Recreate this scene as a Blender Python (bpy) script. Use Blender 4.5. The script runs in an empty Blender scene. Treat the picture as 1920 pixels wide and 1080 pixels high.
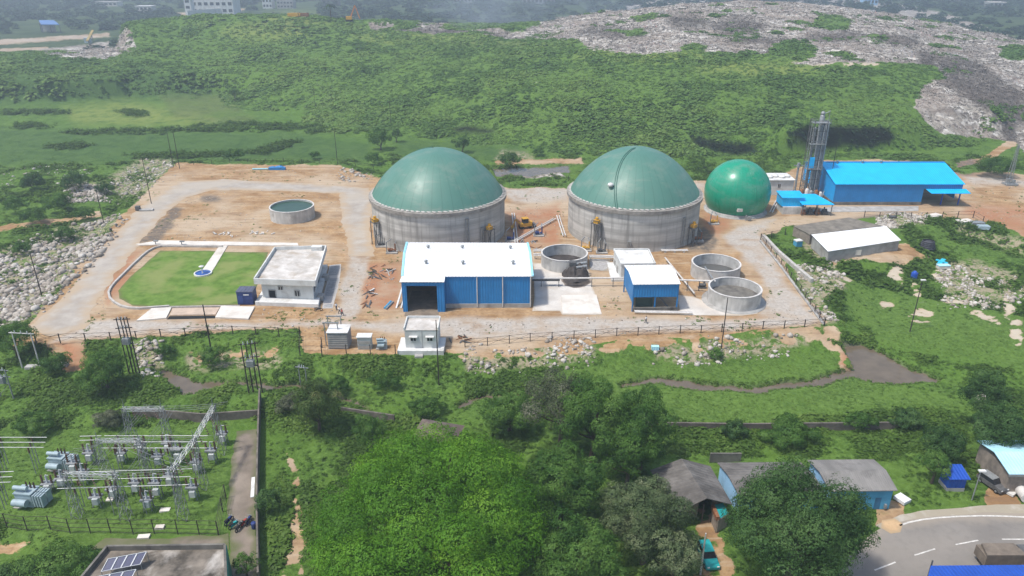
import bpy, math, random
import numpy as np
from mathutils import Vector, Matrix, geometry
random.seed(7); RNG = np.random.default_rng(11)
scn = bpy.context.scene
COL = scn.collection
rad = math.radians
FPX = 1400.0; PITCH = rad(24); CZ = 72.0          # drone camera: focal length in photo pixels, pitch, height
cP, sP = math.cos(PITCH), math.sin(PITCH)
GZ = -2.0                                          # level of the low ground round the plant

def proj(x, y, z):
    dz = z - CZ; d = y * cP - dz * sP
    return 960 + FPX * x / d, 540 - FPX * (y * sP + dz * cP) / d
def ray(u, v):
    a = (u - 960) / FPX; b = (540 - v) / FPX
    return np.array([a, cP + b * sP, -sP + b * cP])
def R(u, v, z=0.0):
    d = ray(u, v); t = (z - CZ) / d[2]
    return Vector((d[0] * t, d[1] * t, z))
def zat(v, y):
    return CZ - y * math.tan(PITCH - math.atan((540 - v) / FPX))
def xat(u, y, z):
    return (u - 960) / FPX * (y * cP + (CZ - z) * sP)
def pxm(y, z=0.0):
    return FPX / (y * cP + (CZ - z) * sP)

# ---------------------------------------------------------------- noise
def _h(ix, iy, s):
    n = (ix * 374761393 + iy * 668265263 + s * 1442695041) & 0xffffffff
    n = ((n ^ (n >> 13)) * 1274126177) & 0xffffffff
    return ((n ^ (n >> 16)) & 0xffff) / 65535.0
def vnoise(x, y, s=0):
    x = np.asarray(x, float); y = np.asarray(y, float)
    ix = np.floor(x).astype(np.int64); iy = np.floor(y).astype(np.int64)
    fx = x - ix; fy = y - iy; fx = fx * fx * (3 - 2 * fx); fy = fy * fy * (3 - 2 * fy)
    a = _h(ix, iy, s); b = _h(ix + 1, iy, s); c = _h(ix, iy + 1, s); d = _h(ix + 1, iy + 1, s)
    return (a + (b - a) * fx) * (1 - fy) + (c + (d - c) * fx) * fy
def fbm(x, y, sc, o=3, s=0):
    t = 0; a = .5; n = 0; x = np.asarray(x, float) / sc; y = np.asarray(y, float) / sc
    for k in range(o):
        t = t + a * vnoise(x + 17.3 * k, y - 9.1 * k, s + k); n += a; a *= .5; x = x * 2.03; y = y * 2.03
    return t / n
def sstep(a, b, x):
    t = np.clip((x - a) / (b - a), 0, 1); return t * t * (3 - 2 * t)
def sdist(u, v, poly):
    """signed distance to a polygon, positive inside"""
    u = np.asarray(u, float); v = np.asarray(v, float)
    p = np.array(poly, float); q = np.roll(p, -1, 0)
    d2 = np.full(u.shape, 1e18); ins = np.zeros(u.shape, bool)
    for (x0, y0), (x1, y1) in zip(p, q):
        ex, ey = x1 - x0, y1 - y0; L = ex * ex + ey * ey + 1e-12
        t = np.clip(((u - x0) * ex + (v - y0) * ey) / L, 0, 1)
        d2 = np.minimum(d2, (u - x0 - t * ex) ** 2 + (v - y0 - t * ey) ** 2)
        c = ((y0 > v) != (y1 > v))
        if ey != 0: ins ^= c & (u < x0 + (v - y0) * ex / ey)
    return np.where(ins, 1, -1) * np.sqrt(d2)
def mask(u, v, polys, soft=4.0):
    m = np.zeros(np.shape(u))
    for p in polys:
        a = np.array(p); s = soft + 2
        k = (u > a[:, 0].min() - s) & (u < a[:, 0].max() + s) & (v > a[:, 1].min() - s) & (v < a[:, 1].max() + s)
        if k.any():
            m[k] = np.maximum(m[k], sstep(-soft, soft, sdist(u[k], v[k], p)))
    return m
def ell(u, v, a, b, n=14):
    return [(u + a * math.cos(6.2832 * k / n), v + b * math.sin(6.2832 * k / n)) for k in range(n)]

# ---------------------------------------------------------------- mesh helpers
ORI = {}
def link(o, parent=None):
    COL.objects.link(o)
    if parent is not None: o.parent = parent
    return o
def props(o, label=None, cat=None, group=None, kind=None):
    for k, val in (('label', label), ('category', cat), ('group', group), ('kind', kind)):
        if val: o[k] = val
    return o
def thing(name, label, cat, loc=(0, 0, 0), group=None, rz=0.0):
    o = bpy.data.objects.new(name, None); o.location = loc; o.rotation_euler = (0, 0, rz); o.empty_display_size = .5
    link(o); props(o, label, cat, group); ORI[o.name] = Vector(loc)
    return o
class MB:
    def __init__(s): s.v = []; s.f = []; s.m = []; s.sm = []; s.cur = 0; s.smooth = False
    def add(s, vs, fs):
        o = len(s.v); s.v += [tuple(p) for p in vs]
        for f in fs: s.f.append(tuple(i + o for i in f)); s.m.append(s.cur); s.sm.append(s.smooth)
        return s
    def prism(s, poly, z0, z1):
        """poly CCW or CW list of xy; z0/z1 number or list"""
        poly = [(p[0], p[1]) for p in poly]; n = len(poly)
        if sum(poly[i][0] * poly[(i + 1) % n][1] - poly[(i + 1) % n][0] * poly[i][1] for i in range(n)) < 0:
            poly = poly[::-1]
            if not np.isscalar(z0): z0 = list(z0)[::-1]
            if not np.isscalar(z1): z1 = list(z1)[::-1]
        a = [z0] * n if np.isscalar(z0) else z0; b = [z1] * n if np.isscalar(z1) else z1
        vs = [(p[0], p[1], a[i]) for i, p in enumerate(poly)] + [(p[0], p[1], b[i]) for i, p in enumerate(poly)]
        fs = [tuple(range(n - 1, -1, -1)), tuple(range(n, 2 * n))] + [(i, (i + 1) % n, n + (i + 1) % n, n + i) for i in range(n)]
        return s.add(vs, fs)
    def box(s, x0, y0, z0, x1, y1, z1): return s.prism([(x0, y0), (x1, y0), (x1, y1), (x0, y1)], z0, z1)
    def cbox(s, c, sz, rz=0.0):
        ca, sa = math.cos(rz), math.sin(rz); hx, hy = sz[0] / 2, sz[1] / 2
        return s.prism([(c[0] + ca * x - sa * y, c[1] + sa * x + ca * y) for x, y in ((-hx, -hy), (hx, -hy), (hx, hy), (-hx, hy))], c[2], c[2] + sz[2])
    def seg(s, p, q, z0, z1, th):
        d = Vector((q[0] - p[0], q[1] - p[1])).normalized() * th / 2; n = Vector((-d.y, d.x))
        return s.prism([(p[0] - n.x, p[1] - n.y), (q[0] - n.x, q[1] - n.y), (q[0] + n.x, q[1] + n.y), (p[0] + n.x, p[1] + n.y)], z0, z1)
    def frame(s, p, q):
        d = (Vector(q) - Vector(p)).normalized(); a = Vector((0, 0, 1)) if abs(d.z) < .95 else Vector((1, 0, 0))
        x = d.cross(a).normalized(); return x, d.cross(x).normalized()
    def bar(s, p, q, w, h=None):
        h = w if h is None else h; x, y = s.frame(p, q); p = Vector(p); q = Vector(q); x = x * w / 2; y = y * h / 2
        c = [-x - y, x - y, x + y, -x + y]
        return s.add([p + k for k in c] + [q + k for k in c], [(3, 2, 1, 0), (4, 5, 6, 7)] + [(i, (i + 1) % 4, 4 + (i + 1) % 4, 4 + i) for i in range(4)])
    def tube(s, p, q, r, r2=None, n=8):
        r2 = r if r2 is None else r2; x, y = s.frame(p, q); p = Vector(p); q = Vector(q)
        A = [(x * math.cos(6.28319 * k / n) + y * math.sin(6.28319 * k / n)) for k in range(n)]
        o = s.smooth; s.smooth = True
        s.add([p + k * r for k in A] + [q + k * r2 for k in A], [(i, (i + 1) % n, n + (i + 1) % n, n + i) for i in range(n)]); s.smooth = False
        s.add([p + k * r for k in A] + [q + k * r2 for k in A], [tuple(range(n - 1, -1, -1)), tuple(range(n, 2 * n))]); s.smooth = o
        return s
    def path(s, pts, r, n=6):
        for a, b in zip(pts[:-1], pts[1:]): s.tube(a, b, r, r, n)
        return s
    def lathe(s, prof, n=48, cx=0, cy=0, z=0):
        vs = []; fs = []; o = s.smooth; s.smooth = True
        for r, h in prof: vs += [(cx + r * math.cos(6.28319 * k / n), cy + r * math.sin(6.28319 * k / n), z + h) for k in range(n)]
        for j in range(len(prof) - 1):
            for k in range(n): a = j * n + k; b = j * n + (k + 1) % n; fs.append((a, b, b + n, a + n))
        s.add(vs, fs); s.smooth = o
        return s
    def disc(s, r, z, n=48, cx=0, cy=0):
        return s.add([(cx + r * math.cos(6.28319 * k / n), cy + r * math.sin(6.28319 * k / n), z) for k in range(n)], [tuple(range(n))])
    def ball(s, c, r, n=10, sq=(1, 1, 1)):
        prof = [(max(1e-3, r * math.sin(math.pi * k / n)), -r * math.cos(math.pi * k / n)) for k in range(n + 1)]
        b = MB(); b.lathe(prof, n + 4)
        o = s.smooth; s.smooth = True
        s.add([(c[0] + p[0] * sq[0], c[1] + p[1] * sq[1], c[2] + p[2] * sq[2]) for p in b.v], b.f); s.smooth = o
        return s
    def build(s, name, mat, parent=None, local=False):
        me = bpy.data.meshes.new(name)
        off = Vector((0, 0, 0))
        if parent is not None and not local:
            r = parent
            while r.parent: r = r.parent
            off = ORI.get(r.name, off)
        me.from_pydata([(p[0] - off.x, p[1] - off.y, p[2] - off.z) for p in s.v], [], s.f)
        for m in (mat if isinstance(mat, (list, tuple)) else [mat]): me.materials.append(m)
        me.polygons.foreach_set('material_index', s.m); me.polygons.foreach_set('use_smooth', s.sm); me.update()
        o = bpy.data.objects.new(name, me); link(o, parent)
        return o
def mesh_np(name, V, Fc, mat, attrs=None, smooth=False, parent=None, off=None):
    me = bpy.data.meshes.new(name); V = np.asarray(V, np.float32); Fc = np.asarray(Fc, np.int32); n, k = Fc.shape
    if off is not None: V = V - np.array(off, np.float32)
    me.vertices.add(len(V)); me.vertices.foreach_set('co', V.ravel())
    me.loops.add(n * k); me.loops.foreach_set('vertex_index', Fc.ravel())
    me.polygons.add(n); me.polygons.foreach_set('loop_start', np.arange(0, n * k, k, dtype=np.int32))
    if smooth: me.polygons.foreach_set('use_smooth', np.ones(n, bool))
    me.update(calc_edges=True)
    for a, val in (attrs or {}).items():
        val = np.asarray(val, np.float32)
        if val.ndim == 2:
            at = me.attributes.new(a, 'FLOAT_COLOR', 'POINT'); at.data.foreach_set('color', np.concatenate([val, np.ones((len(val), 1), np.float32)], 1).ravel())
        else:
            at = me.attributes.new(a, 'FLOAT', 'POINT'); at.data.foreach_set('value', val)
    me.materials.append(mat)
    o = bpy.data.objects.new(name, me); link(o, parent)
    return o
def copy_tree(o, parent=None):
    c = o.copy(); COL.objects.link(c); c.parent = parent
    for ch in list(o.children): copy_tree(ch, c)
    return c

# ---------------------------------------------------------------- materials
def _mat(name):
    m = bpy.data.materials.new(name); m.use_nodes = True; t = m.node_tree; t.nodes.clear()
    return m, t
class NT:
    def __init__(s, t): s.t = t
    def n(s, typ, ins=None, **kw):
        x = s.t.nodes.new(typ)
        for k, v in kw.items(): setattr(x, k, v)
        for k, v in (ins or {}).items(): s.set(x.inputs[k], v)
        return x
    def set(s, inp, v):
        if isinstance(v, bpy.types.NodeSocket): s.t.links.new(v, inp)
        elif isinstance(v, bpy.types.Node): s.t.links.new(v.outputs[0], inp)
        else:
            if hasattr(inp.default_value, '__len__') and len(inp.default_value) == 4 and len(v) == 3: v = (*v, 1)
            inp.default_value = v
    def noise(s, vec, sc, det=5, rough=.55, dist=0): return s.n('ShaderNodeTexNoise', {'Vector': vec, 'Scale': sc, 'Detail': det, 'Roughness': rough, 'Distortion': dist}).outputs['Fac']
    def mr(s, v, a, b, c=0.0, d=1.0): return s.n('ShaderNodeMapRange', {0: v, 1: a, 2: b, 3: c, 4: d}).outputs[0]
    def mix(s, f, a, b, bt='MIX'):
        x = s.n('ShaderNodeMix', data_type='RGBA', blend_type=bt); s.set(x.inputs[0], f); s.set(x.inputs[6], a); s.set(x.inputs[7], b); return x.outputs[2]
    def math(s, op, a, b=0.0): return s.n('ShaderNodeMath', {0: a, 1: b}, operation=op).outputs[0]
    def attr(s, a, col=False): return s.n('ShaderNodeAttribute', attribute_name=a).outputs['Color' if col else 'Fac']
    def mapping(s, v, sc): return s.n('ShaderNodeMapping', {'Vector': v, 'Scale': sc}).outputs[0]
    def bump(s, h, st=.5, d=.1): return s.n('ShaderNodeBump', {'Height': h, 'Strength': st, 'Distance': d}).outputs[0]
    def out(s, sh, vol=None):
        o = s.n('ShaderNodeOutputMaterial')
        if sh is not None: s.set(o.inputs[0], sh)
        if vol is not None: s.set(o.inputs[1], vol)
    def bsdf(s, col, rough=.7, spec=.3, normal=None, metal=0.0):
        b = s.n('ShaderNodeBsdfPrincipled', {'Base Color': col, 'Roughness': rough, 'Specular IOR Level': spec, 'Metallic': metal})
        if normal is not None: s.set(b.inputs['Normal'], normal)
        return b.outputs[0]
def pm(name, c, rough=.7, var=.18, sc=.6, c2=None, spec=.3, metal=0.0, stretch=(1, 1, 1), lo=.35, hi=.65, ribs=None, bump=0.0, dirt=None, dsc=.35):
    """procedural paint/concrete/metal: noise between two tones, optional ribs (axis, spacing m), optional dirt tone"""
    m, t = _mat(name); g = NT(t)
    co = g.n('ShaderNodeTexCoord').outputs['Object']
    a = tuple(min(1, k * (1 - var)) for k in c); b = tuple(min(1, k * (1 + var)) for k in c) if c2 is None else c2
    nz = g.noise(g.mapping(co, stretch), sc, 7, .62)
    col = g.mix(g.mr(nz, lo, hi), a, b)
    if dirt: col = g.mix(g.mr(g.noise(co, dsc, 6, .65, .3), .5, .72), col, dirt)
    nrm = None
    if ribs:
        x = g.n('ShaderNodeSeparateXYZ', {0: co}).outputs[ribs[0]]
        w = g.math('SINE', g.math('MULTIPLY', x, 6.28319 / ribs[1]))
        nrm = g.bump(w, .7, ribs[2] if len(ribs) > 2 else .04)
        col = g.mix(g.mr(w, -1, -.6, .16, 0.0), col, tuple(k * .55 for k in c))
    elif bump: nrm = g.bump(nz, .6, bump)
    g.out(g.bsdf(col, rough, spec, nrm, metal))
    return m
def leafmat(name, dark, mid, light, trans=.3):
    m, t = _mat(name); g = NT(t)
    a = g.attr('tint')
    col = g.mix(g.mr(a, .5, 1.0), g.mix(g.mr(a, 0.0, .5), dark, mid), light)
    d = g.n('ShaderNodeBsdfDiffuse', {0: col}).outputs[0]; tr = g.n('ShaderNodeBsdfTranslucent', {0: g.mix(.5, col, light)}).outputs[0]
    gl = g.n('ShaderNodeBsdfGlossy', {0: (1, 1, .9), 'Roughness': .6}).outputs[0]
    s = g.n('ShaderNodeMixShader', {0: trans, 1: d, 2: tr}).outputs[0]
    g.out(g.n('ShaderNodeMixShader', {0: .012, 1: s, 2: gl}).outputs[0])
    return m
M = {}
M['white'] = pm('white_paint', (.62, .62, .60), .8, .1, .5, dirt=(.45, .43, .39))
M['white_wall'] = pm('white_wall', (.60, .61, .59), .85, .1, .4, stretch=(1, 1, .3), dirt=(.42, .41, .38))
M['roofslab'] = pm('roof_slab', (.42, .39, .35), .9, .1, .35, c2=(.62, .59, .55), dirt=(.34, .28, .21), dsc=.22)
M['white_roof'] = pm('white_sheet', (.78, .79, .80), .45, .05, .4, spec=.4, ribs=(0, .75, .05), dirt=(.68, .68, .67), dsc=.25)
M['cyan_trim'] = pm('cyan_trim', (.30, .62, .74), .5, .08, 1)
M['blue_wall'] = pm('blue_sheet', (.014, .19, .47), .5, .10, .3, spec=.4, ribs=(0, .6, .04))
M['blue_wall_y'] = pm('blue_sheet_side', (.014, .19, .47), .5, .10, .3, spec=.4, ribs=(1, .6, .04))
M['blue_roof'] = pm('bright_blue_sheet', (.004, .43, .86), .45, .08, .25, spec=.4, ribs=(0, .7, .04))
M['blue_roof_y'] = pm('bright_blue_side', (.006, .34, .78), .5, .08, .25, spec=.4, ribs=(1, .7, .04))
M['blue_deep'] = pm('deep_blue_sheet', (.014, .075, .40), .5, .12, .6, spec=.4, ribs=(0, .5, .04))
M['navy'] = pm('navy_paint', (.02, .04, .15), .55, .25, 1.5)
M['conc'] = pm('concrete', (.36, .35, .33), .9, .2, .5, dirt=(.24, .22, .19))
M['conc_light'] = pm('pale_concrete', (.62, .58, .52), .9, .10, .35, dirt=(.45, .40, .33), dsc=.2)
M['conc_dark'] = pm('weathered_concrete', (.16, .15, .13), .95, .3, .5, dirt=(.07, .065, .06))
M['kerb'] = pm('kerb_concrete', (.42, .40, .37), .9, .2, 1.2)
M['steel'] = pm('galvanised_steel', (.27, .285, .29), .5, .2, 2, metal=.3)
M['lattice'] = pm('lattice_steel', (.22, .235, .24), .6, .25, 1.5, metal=.2)
M['buspipe'] = pm('bus_aluminium', (.50, .51, .50), .5, .15, 2, metal=.3)
M['steel_dark'] = pm('dark_steel', (.10, .10, .10), .6, .3, 2)
M['iron'] = pm('rusty_rail_steel', (.045, .036, .032), .8, .4, 2)
M['black'] = pm('black_void', (.012, .012, .012), .9, .3, 1)
M['rust'] = pm('rust', (.22, .10, .05), .85, .3, 2)
M['yellow'] = pm('yellow_paint', (.55, .30, .03), .6, .2, 2)
M['pipe'] = pm('pale_pipe', (.55, .53, .50), .6, .15, 1)
M['asbestos'] = pm('asbestos_sheet', (.22, .21, .195), .95, .25, .25, dirt=(.13, .122, .115), ribs=(0, .33, .02), stretch=(1, .3, 1))
M['asbestos_y'] = pm('asbestos_pale', (.26, .25, .235), .95, .22, .25, dirt=(.15, .14, .13), ribs=(1, .5, .04))
M['bayfloor'] = pm('bay_floor_brown', (.20, .16, .12), .95, .25, .4, dirt=(.10, .09, .075))
M['ringconc'] = pm('ring_beam_concrete', (.30, .28, .25), .9, .2, .8, dirt=(.18, .16, .14), dsc=.5)
M['oldwall'] = pm('weathered_wall', (.15, .13, .11), .95, .3, .6, dirt=(.07, .065, .055), dsc=.5)
M['brick'] = pm('old_brick', (.25, .21, .175), .95, .25, .8, dirt=(.14, .125, .11))
M['rock'] = pm('pale_rock', (.52, .49, .44), .95, .3, 1.1, c2=(.62, .57, .50), dirt=(.34, .29, .23), dsc=1.2)
M['glass'] = pm('dark_window', (.02, .022, .025), .25, .3, 1, spec=.6)
M['teal'] = pm('teal_paint', (.02, .30, .30), .45, .15, 1)
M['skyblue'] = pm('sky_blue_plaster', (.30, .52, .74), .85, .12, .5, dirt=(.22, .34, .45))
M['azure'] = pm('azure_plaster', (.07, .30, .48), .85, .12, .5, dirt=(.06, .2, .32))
M['cyan_roof'] = pm('pale_cyan_sheet', (.42, .72, .84), .5, .08, .3, ribs=(0, .5, .03))
M['rubber'] = pm('rubber', (.02, .02, .02), .9, .3, 3)
M['greenwall'] = pm('green_plaster', (.06, .30, .24), .85, .15, .8, dirt=(.04, .16, .13))
M['ceramic'] = pm('brown_porcelain', (.10, .055, .04), .35, .2, 3, spec=.5)
M['ceramic_grey'] = pm('grey_porcelain', (.50, .52, .54), .35, .1, 3, spec=.5)
M['trafo'] = pm('transformer_grey', (.30, .38, .41), .45, .12, 1, spec=.4)
M['solar'] = pm('solar_cell', (.012, .025, .09), .2, .2, 4, spec=.6)
M['skin'] = pm('skin', (.20, .10, .06), .6, .1, 5)
M['cloth_white'] = pm('white_cloth', (.7, .7, .7), .9, .1, 5)
M['cloth_dark'] = pm('dark_cloth', (.03, .035, .06), .9, .2, 5)
M['cloth_red'] = pm('red_cloth', (.35, .05, .04), .9, .2, 5)
M['sludge'] = pm('dark_sludge', (.05, .042, .038), .7, .4, .8, bump=.2)
M['bark'] = pm('bark', (.09, .07, .05), .95, .3, 3)
# ================================================================ TERRAIN
PLAT = [R(u, v, 0).to_2d()[:] for u, v in [(45, 618), (170, 470), (262, 370), (335, 300), (640, 308), (705, 325), (930, 345), (1075, 350), (1330, 335), (1455, 325),
        (1500, 290), (1720, 290), (1800, 318), (1960, 322), (1960, 460), (1860, 425), (1760, 418), (1705, 470), (1560, 505), (1560, 612), (1300, 632), (880, 662), (845, 672), (560, 672), (560, 628), (230, 640)]]
COLS = {-700: [(200, 0), (120, 450), (112, 480)], 0: [(195, 0), (150, 425), (110, 475)], 120: [(190, 0), (150, 425), (104, 480)], 214: [(186, 0), (150, 430), (98, 492)],
        246: [(186, 0), (130, 450), (100, 490), (42, 560)], 400: [(180, 0), (140, 450), (100, 505), (32, 590)], 550: [(208, 0), (140, 440), (80, 530), (29, 590)],
        700: [(252, 0), (180, 395), (100, 490), (43, 590)], 850: [(260, 0), (150, 400), (80, 520), (49, 600)], 1000: [(279, 0), (180, 352), (100, 452), (44, 600)],
        1150: [(291, 0), (180, 346), (95, 432), (24, 620)], 1300: [(293, 0), (180, 342), (98, 412), (50, 500), (7, 640)], 1430: [(292, 0), (180, 340), (105, 408), (50, 500), (4, 650)],
        1475: [(290, 0), (245, 300), (180, 345), (105, 408), (50, 505), (5, 650)], 1560: [(284, 0), (240, 307), (180, 345), (112, 402), (50, 510), (13, 650)],
        1680: [(282, 0), (236, 312), (180, 348), (118, 402), (60, 510), (29, 640)], 1760: [(276, 0), (200, 334), (115, 422), (46, 600)],
        1850: [(266, 0), (200, 342), (125, 430), (66, 560)], 1920: [(256, 0), (180, 372), (83, 520)], 2150: [(246, 0), (170, 380), (115, 480)], 2800: [(240, 0), (170, 380), (130, 460)]}
_CU = np.array(sorted(COLS), float); _CP = []
for k in sorted(COLS):
    ys = []; zs = []
    for v, y in COLS[k]:
        if y == 0: y = (CZ - GZ) / math.tan(PITCH - math.atan((540 - v) / FPX)); ys.append(y); zs.append(GZ)
        else: ys.append(y); zs.append(zat(v, y))
    ys += [ys[-1] + 50, ys[-1] + 170]; zs += [zs[-1] - 3, GZ]
    _CP.append((ys, zs))
def hill(u, y):
    P = np.stack([np.interp(y, a, b, left=GZ, right=GZ) for a, b in _CP], 0)
    i = np.clip(np.searchsorted(_CU, u) - 1, 0, len(_CU) - 2); f = np.clip((u - _CU[i]) / (_CU[i + 1] - _CU[i]), 0, 1); f = f * f * (3 - 2 * f)
    j = np.arange(len(u)); return P[i, j] * (1 - f) + P[i + 1, j] * f
# land cover and painted shade, drawn as outlines of the photograph and carried to the ground
WATER = [[(1580, 638), (1615, 640), (1655, 654), (1694, 682), (1742, 702), (1768, 713), (1700, 716), (1640, 709), (1600, 692), (1588, 665)],
         [(1600, 690), (1640, 705), (1560, 712), (1500, 722), (1420, 733), (1330, 730), (1240, 716), (1160, 727), (1158, 717), (1240, 704), (1330, 716), (1420, 719), (1500, 710)],
         [(860, 752), (905, 737), (1000, 731), (1000, 737), (910, 746), (866, 760)],
         [(290, 687), (330, 692), (372, 708), (470, 714), (560, 718), (640, 739), (705, 763), (697, 771), (620, 750), (560, 730), (430, 719), (350, 733), (318, 718), (304, 702)]]
POND = [[(925, 312), (985, 312), (1068, 310), (1072, 322), (1000, 328), (930, 330)]]
SOIL = [[(20, 650), (60, 600), (170, 470), (250, 382), (330, 306), (640, 310), (700, 333), (930, 352), (1065, 352), (1330, 338), (1460, 330), (1530, 300), (1700, 300), (1800, 326), (1870, 322), (1935, 328),
         (1935, 455), (1860, 415), (1690, 402), (1480, 425), (1432, 442), (1470, 500), (1548, 606), (1300, 631), (900, 658), (640, 664), (566, 662), (560, 618), (230, 632), (100, 640)],
        [(930, 300), (1090, 296), (1095, 306), (930, 308)],
        
        [(-20, 76), (205, 62), (206, 69), (-20, 86)], [(-20, 92), (90, 88), (90, 93), (-20, 98)], [(330, 24), (460, 16), (460, 20), (330, 30)], [(90, 630), (160, 632), (170, 690), (120, 695), (95, 660)],
        [(1845, 930), (1870, 890), (1905, 925), (1915, 950), (1850, 952)], [(1640, 940), (1690, 940), (1690, 970), (1640, 985)],
        [(1790, 306), (1850, 291), (1898, 256), (1903, 205), (1914, 207), (1914, 264), (1860, 301), (1800, 315)], [(500, 470), (640, 470), (640, 480), (500, 480)], [(-20, 425), (110, 412), (190, 398), (190, 404), (110, 420), (-20, 436)],
        [(1540, 478), (1690, 455), (1740, 480), (1690, 500), (1620, 484), (1560, 500)]]
TRACK = [[(1180, 636), (1560, 606), (1590, 650), (1540, 640), (1500, 648), (1380, 656), (1190, 660)], [(1540, 630), (1605, 668), (1618, 698), (1572, 694), (1560, 668)], [(840, 656), (900, 652), (1180, 634), (1180, 660), (1000, 668), (880, 684)], [(350, 655), (520, 648), (530, 672), (380, 676)], [(1515, 560), (1545, 575), (1580, 625), (1560, 640)], [(540, 850), (550, 850), (558, 900), (568, 960), (564, 1095), (520, 1095), (530, 1030), (546, 970), (547, 900)], [(-20, 1012), (62, 1012), (45, 1046), (-20, 1046)], [(1300, 950), (1350, 960), (1390, 1095), (1290, 1095)]]
SAND = [[(1478, 114), (1560, 112), (1640, 116), (1650, 122), (1560, 126), (1490, 120)], ell(1715, 548, 11, 18), ell(1722, 592, 26, 13), ell(1680, 520, 14, 22), ell(1660, 566, 18, 6), ell(1580, 528, 22, 8), ell(1765, 512, 22, 14), ell(1890, 575, 12, 26), ell(1905, 620, 12, 30), ell(1855, 608, 18, 10), ell(1790, 560, 35, 10), ell(1840, 590, 22, 12)]
REDS = [[(1690, 302), (1760, 300), (1850, 310), (1815, 332), (1740, 324)], [(1820, 385), (1935, 392), (1935, 455), (1870, 425), (1800, 400)], [(1320, 400), (1370, 405), (1350, 445), (1318, 430)], [(690, 495), (752, 495), (745, 580), (680, 578)], [(110, 640), (160, 650), (160, 700), (120, 690)], [(1700, 302), (1850, 300), (1820, 330), (1760, 325)], [(950, 400), (1050, 385), (1045, 460), (960, 455)], ell(1590, 680, 25, 14), [(210, 480), (260, 470), (245, 520), (205, 570), (190, 545)]]
DARKS = [[(1690, 302), (1740, 296), (1830, 298), (1850, 318), (1815, 330), (1740, 322)], [(755, 568), (855, 575), (850, 584), (770, 582)], [(1290, 440), (1318, 425), (1345, 450), (1330, 475), (1290, 470)], [(270, 440), (330, 385), (345, 388), (300, 455)], [(1590, 410), (1660, 400), (1680, 420), (1500, 440), (1490, 425)], [(440, 800), (490, 800), (486, 980), (430, 985)], [(620, 500), (642, 500), (610, 578), (596, 570)], [(250, 445), (310, 430), (290, 455), (256, 457)], ell(395, 373, 18, 6)]  # dark earth; the patch right of the right dome paints its cast shade
GREY = [[(-20, 76), (205, 62), (206, 69), (-20, 86)], [(-20, 92), (90, 88), (90, 93), (-20, 98)], [(330, 24), (460, 16), (460, 20), (330, 30)], [(652, 480), (690, 480), (684, 530), (668, 596), (630, 596), (648, 530)], [(100, 640), (180, 600), (500, 606), (870, 596), (1180, 596), (1330, 600), (1500, 596), (1520, 606), (1300, 622), (900, 634), (600, 612), (240, 625)],
        [(1380, 425), (1450, 412), (1425, 440), (1440, 480), (1532, 602), (1470, 604), (1420, 590), (1445, 548), (1420, 505), (1390, 480), (1362, 445)], [(1060, 352), (1320, 345), (1330, 352), (1060, 362)], [(1800, 328), (1935, 336), (1935, 350), (1830, 344)], [(940, 352), (1066, 348), (1062, 375), (960, 380)]]
TRASH = [[(690, 44), (840, 46), (960, 58), (1000, 48), (1030, 36), (1120, 22), (1300, -15), (1560, -15), (1680, 6), (1790, 30), (1890, 66), (1980, 95), (1980, 340), (1900, 265), (1840, 262), (1760, 248), (1712, 200), (1732, 158), (1772, 148), (1752, 122), (1650, 117), (1490, 120),
          (1440, 102), (1290, 96), (1180, 104), (1110, 94), (1080, 74), (960, 70), (850, 62), (700, 58)], [(60, 95), (215, 78), (240, 48), (256, 94), (185, 112), (110, 106)], [(930, 318), (1060, 316), (1060, 330), (950, 334)]]
TGREEN = [ell(960, 52, 30, 6), ell(880, 50, 24, 5), ell(760, 50, 26, 5), ell(1485, 97, 46, 20), ell(1560, 42, 36, 14), ell(1300, 90, 24, 9), ell(1905, 100, 30, 14), ell(1850, 270, 26, 10), ell(1190, 60, 26, 5)]
TDARK = [[(690, 52), (840, 52), (960, 64), (960, 70), (850, 62), (700, 60)], ell(1150, 60, 70, 10), ell(1420, 75, 60, 10), [(1720, 96), (1830, 114), (1935, 184), (1935, 238), (1840, 205), (1800, 176), (1725, 134)], [(1640, 66), (1720, 70), (1720, 84), (1640, 82)], [(1880, 215), (1905, 210), (1910, 275), (1880, 275)], ell(1385, 48, 50, 16), ell(1290, 40, 40, 12), ell(1560, 68, 60, 10)]
DRY = [[(120, 205), (230, 190), (320, 205), (300, 235), (140, 232)], ell(500, 60, 90, 16), ell(800, 70, 140, 14), ell(1230, 105, 160, 10), ell(1420, 130, 120, 14), ell(560, 36, 60, 14), ell(1860, 345, 50, 12), ell(340, 225, 60, 10)]
BROWNV = [[(300, 180), (440, 178), (455, 212), (330, 222)], ell(520, 48, 60, 10), ell(960, 82, 100, 8), ell(420, 225, 60, 8)]
WET_SHADE = [[(-40, 240), (560, 250), (700, 268), (690, 300), (300, 302), (-40, 312)], [(740, 262), (980, 274), (985, 300), (745, 292)], [(-40, 100), (230, 105), (420, 180), (-40, 200)]]  # wet fields; the last outline paints cloud shade on the left slope
LIGHTG = [[(640, 200), (1000, 280), (1300, 280), (1300, 120), (900, 90)], [(1000, 700), (1600, 680), (1800, 760), (1300, 800), (1150, 760)], [(0, 800), (430, 800), (430, 1000), (0, 1000)], [(1560, 520), (1935, 600), (1935, 700), (1650, 650)]]
HOLLOW_SHADE = [[(1475, 250), (1500, 240), (1560, 234), (1610, 238), (1650, 236), (1682, 250), (1672, 268), (1630, 276), (1590, 272), (1550, 282), (1500, 276)], [(1296, 256), (1330, 262), (1372, 268), (1416, 272), (1424, 284), (1390, 290), (1340, 284), (1304, 276)], ell(872, 243, 26, 7), ell(905, 246, 22, 5)]  # cut recesses: dark brush and shade, put into the ground colour
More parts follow.
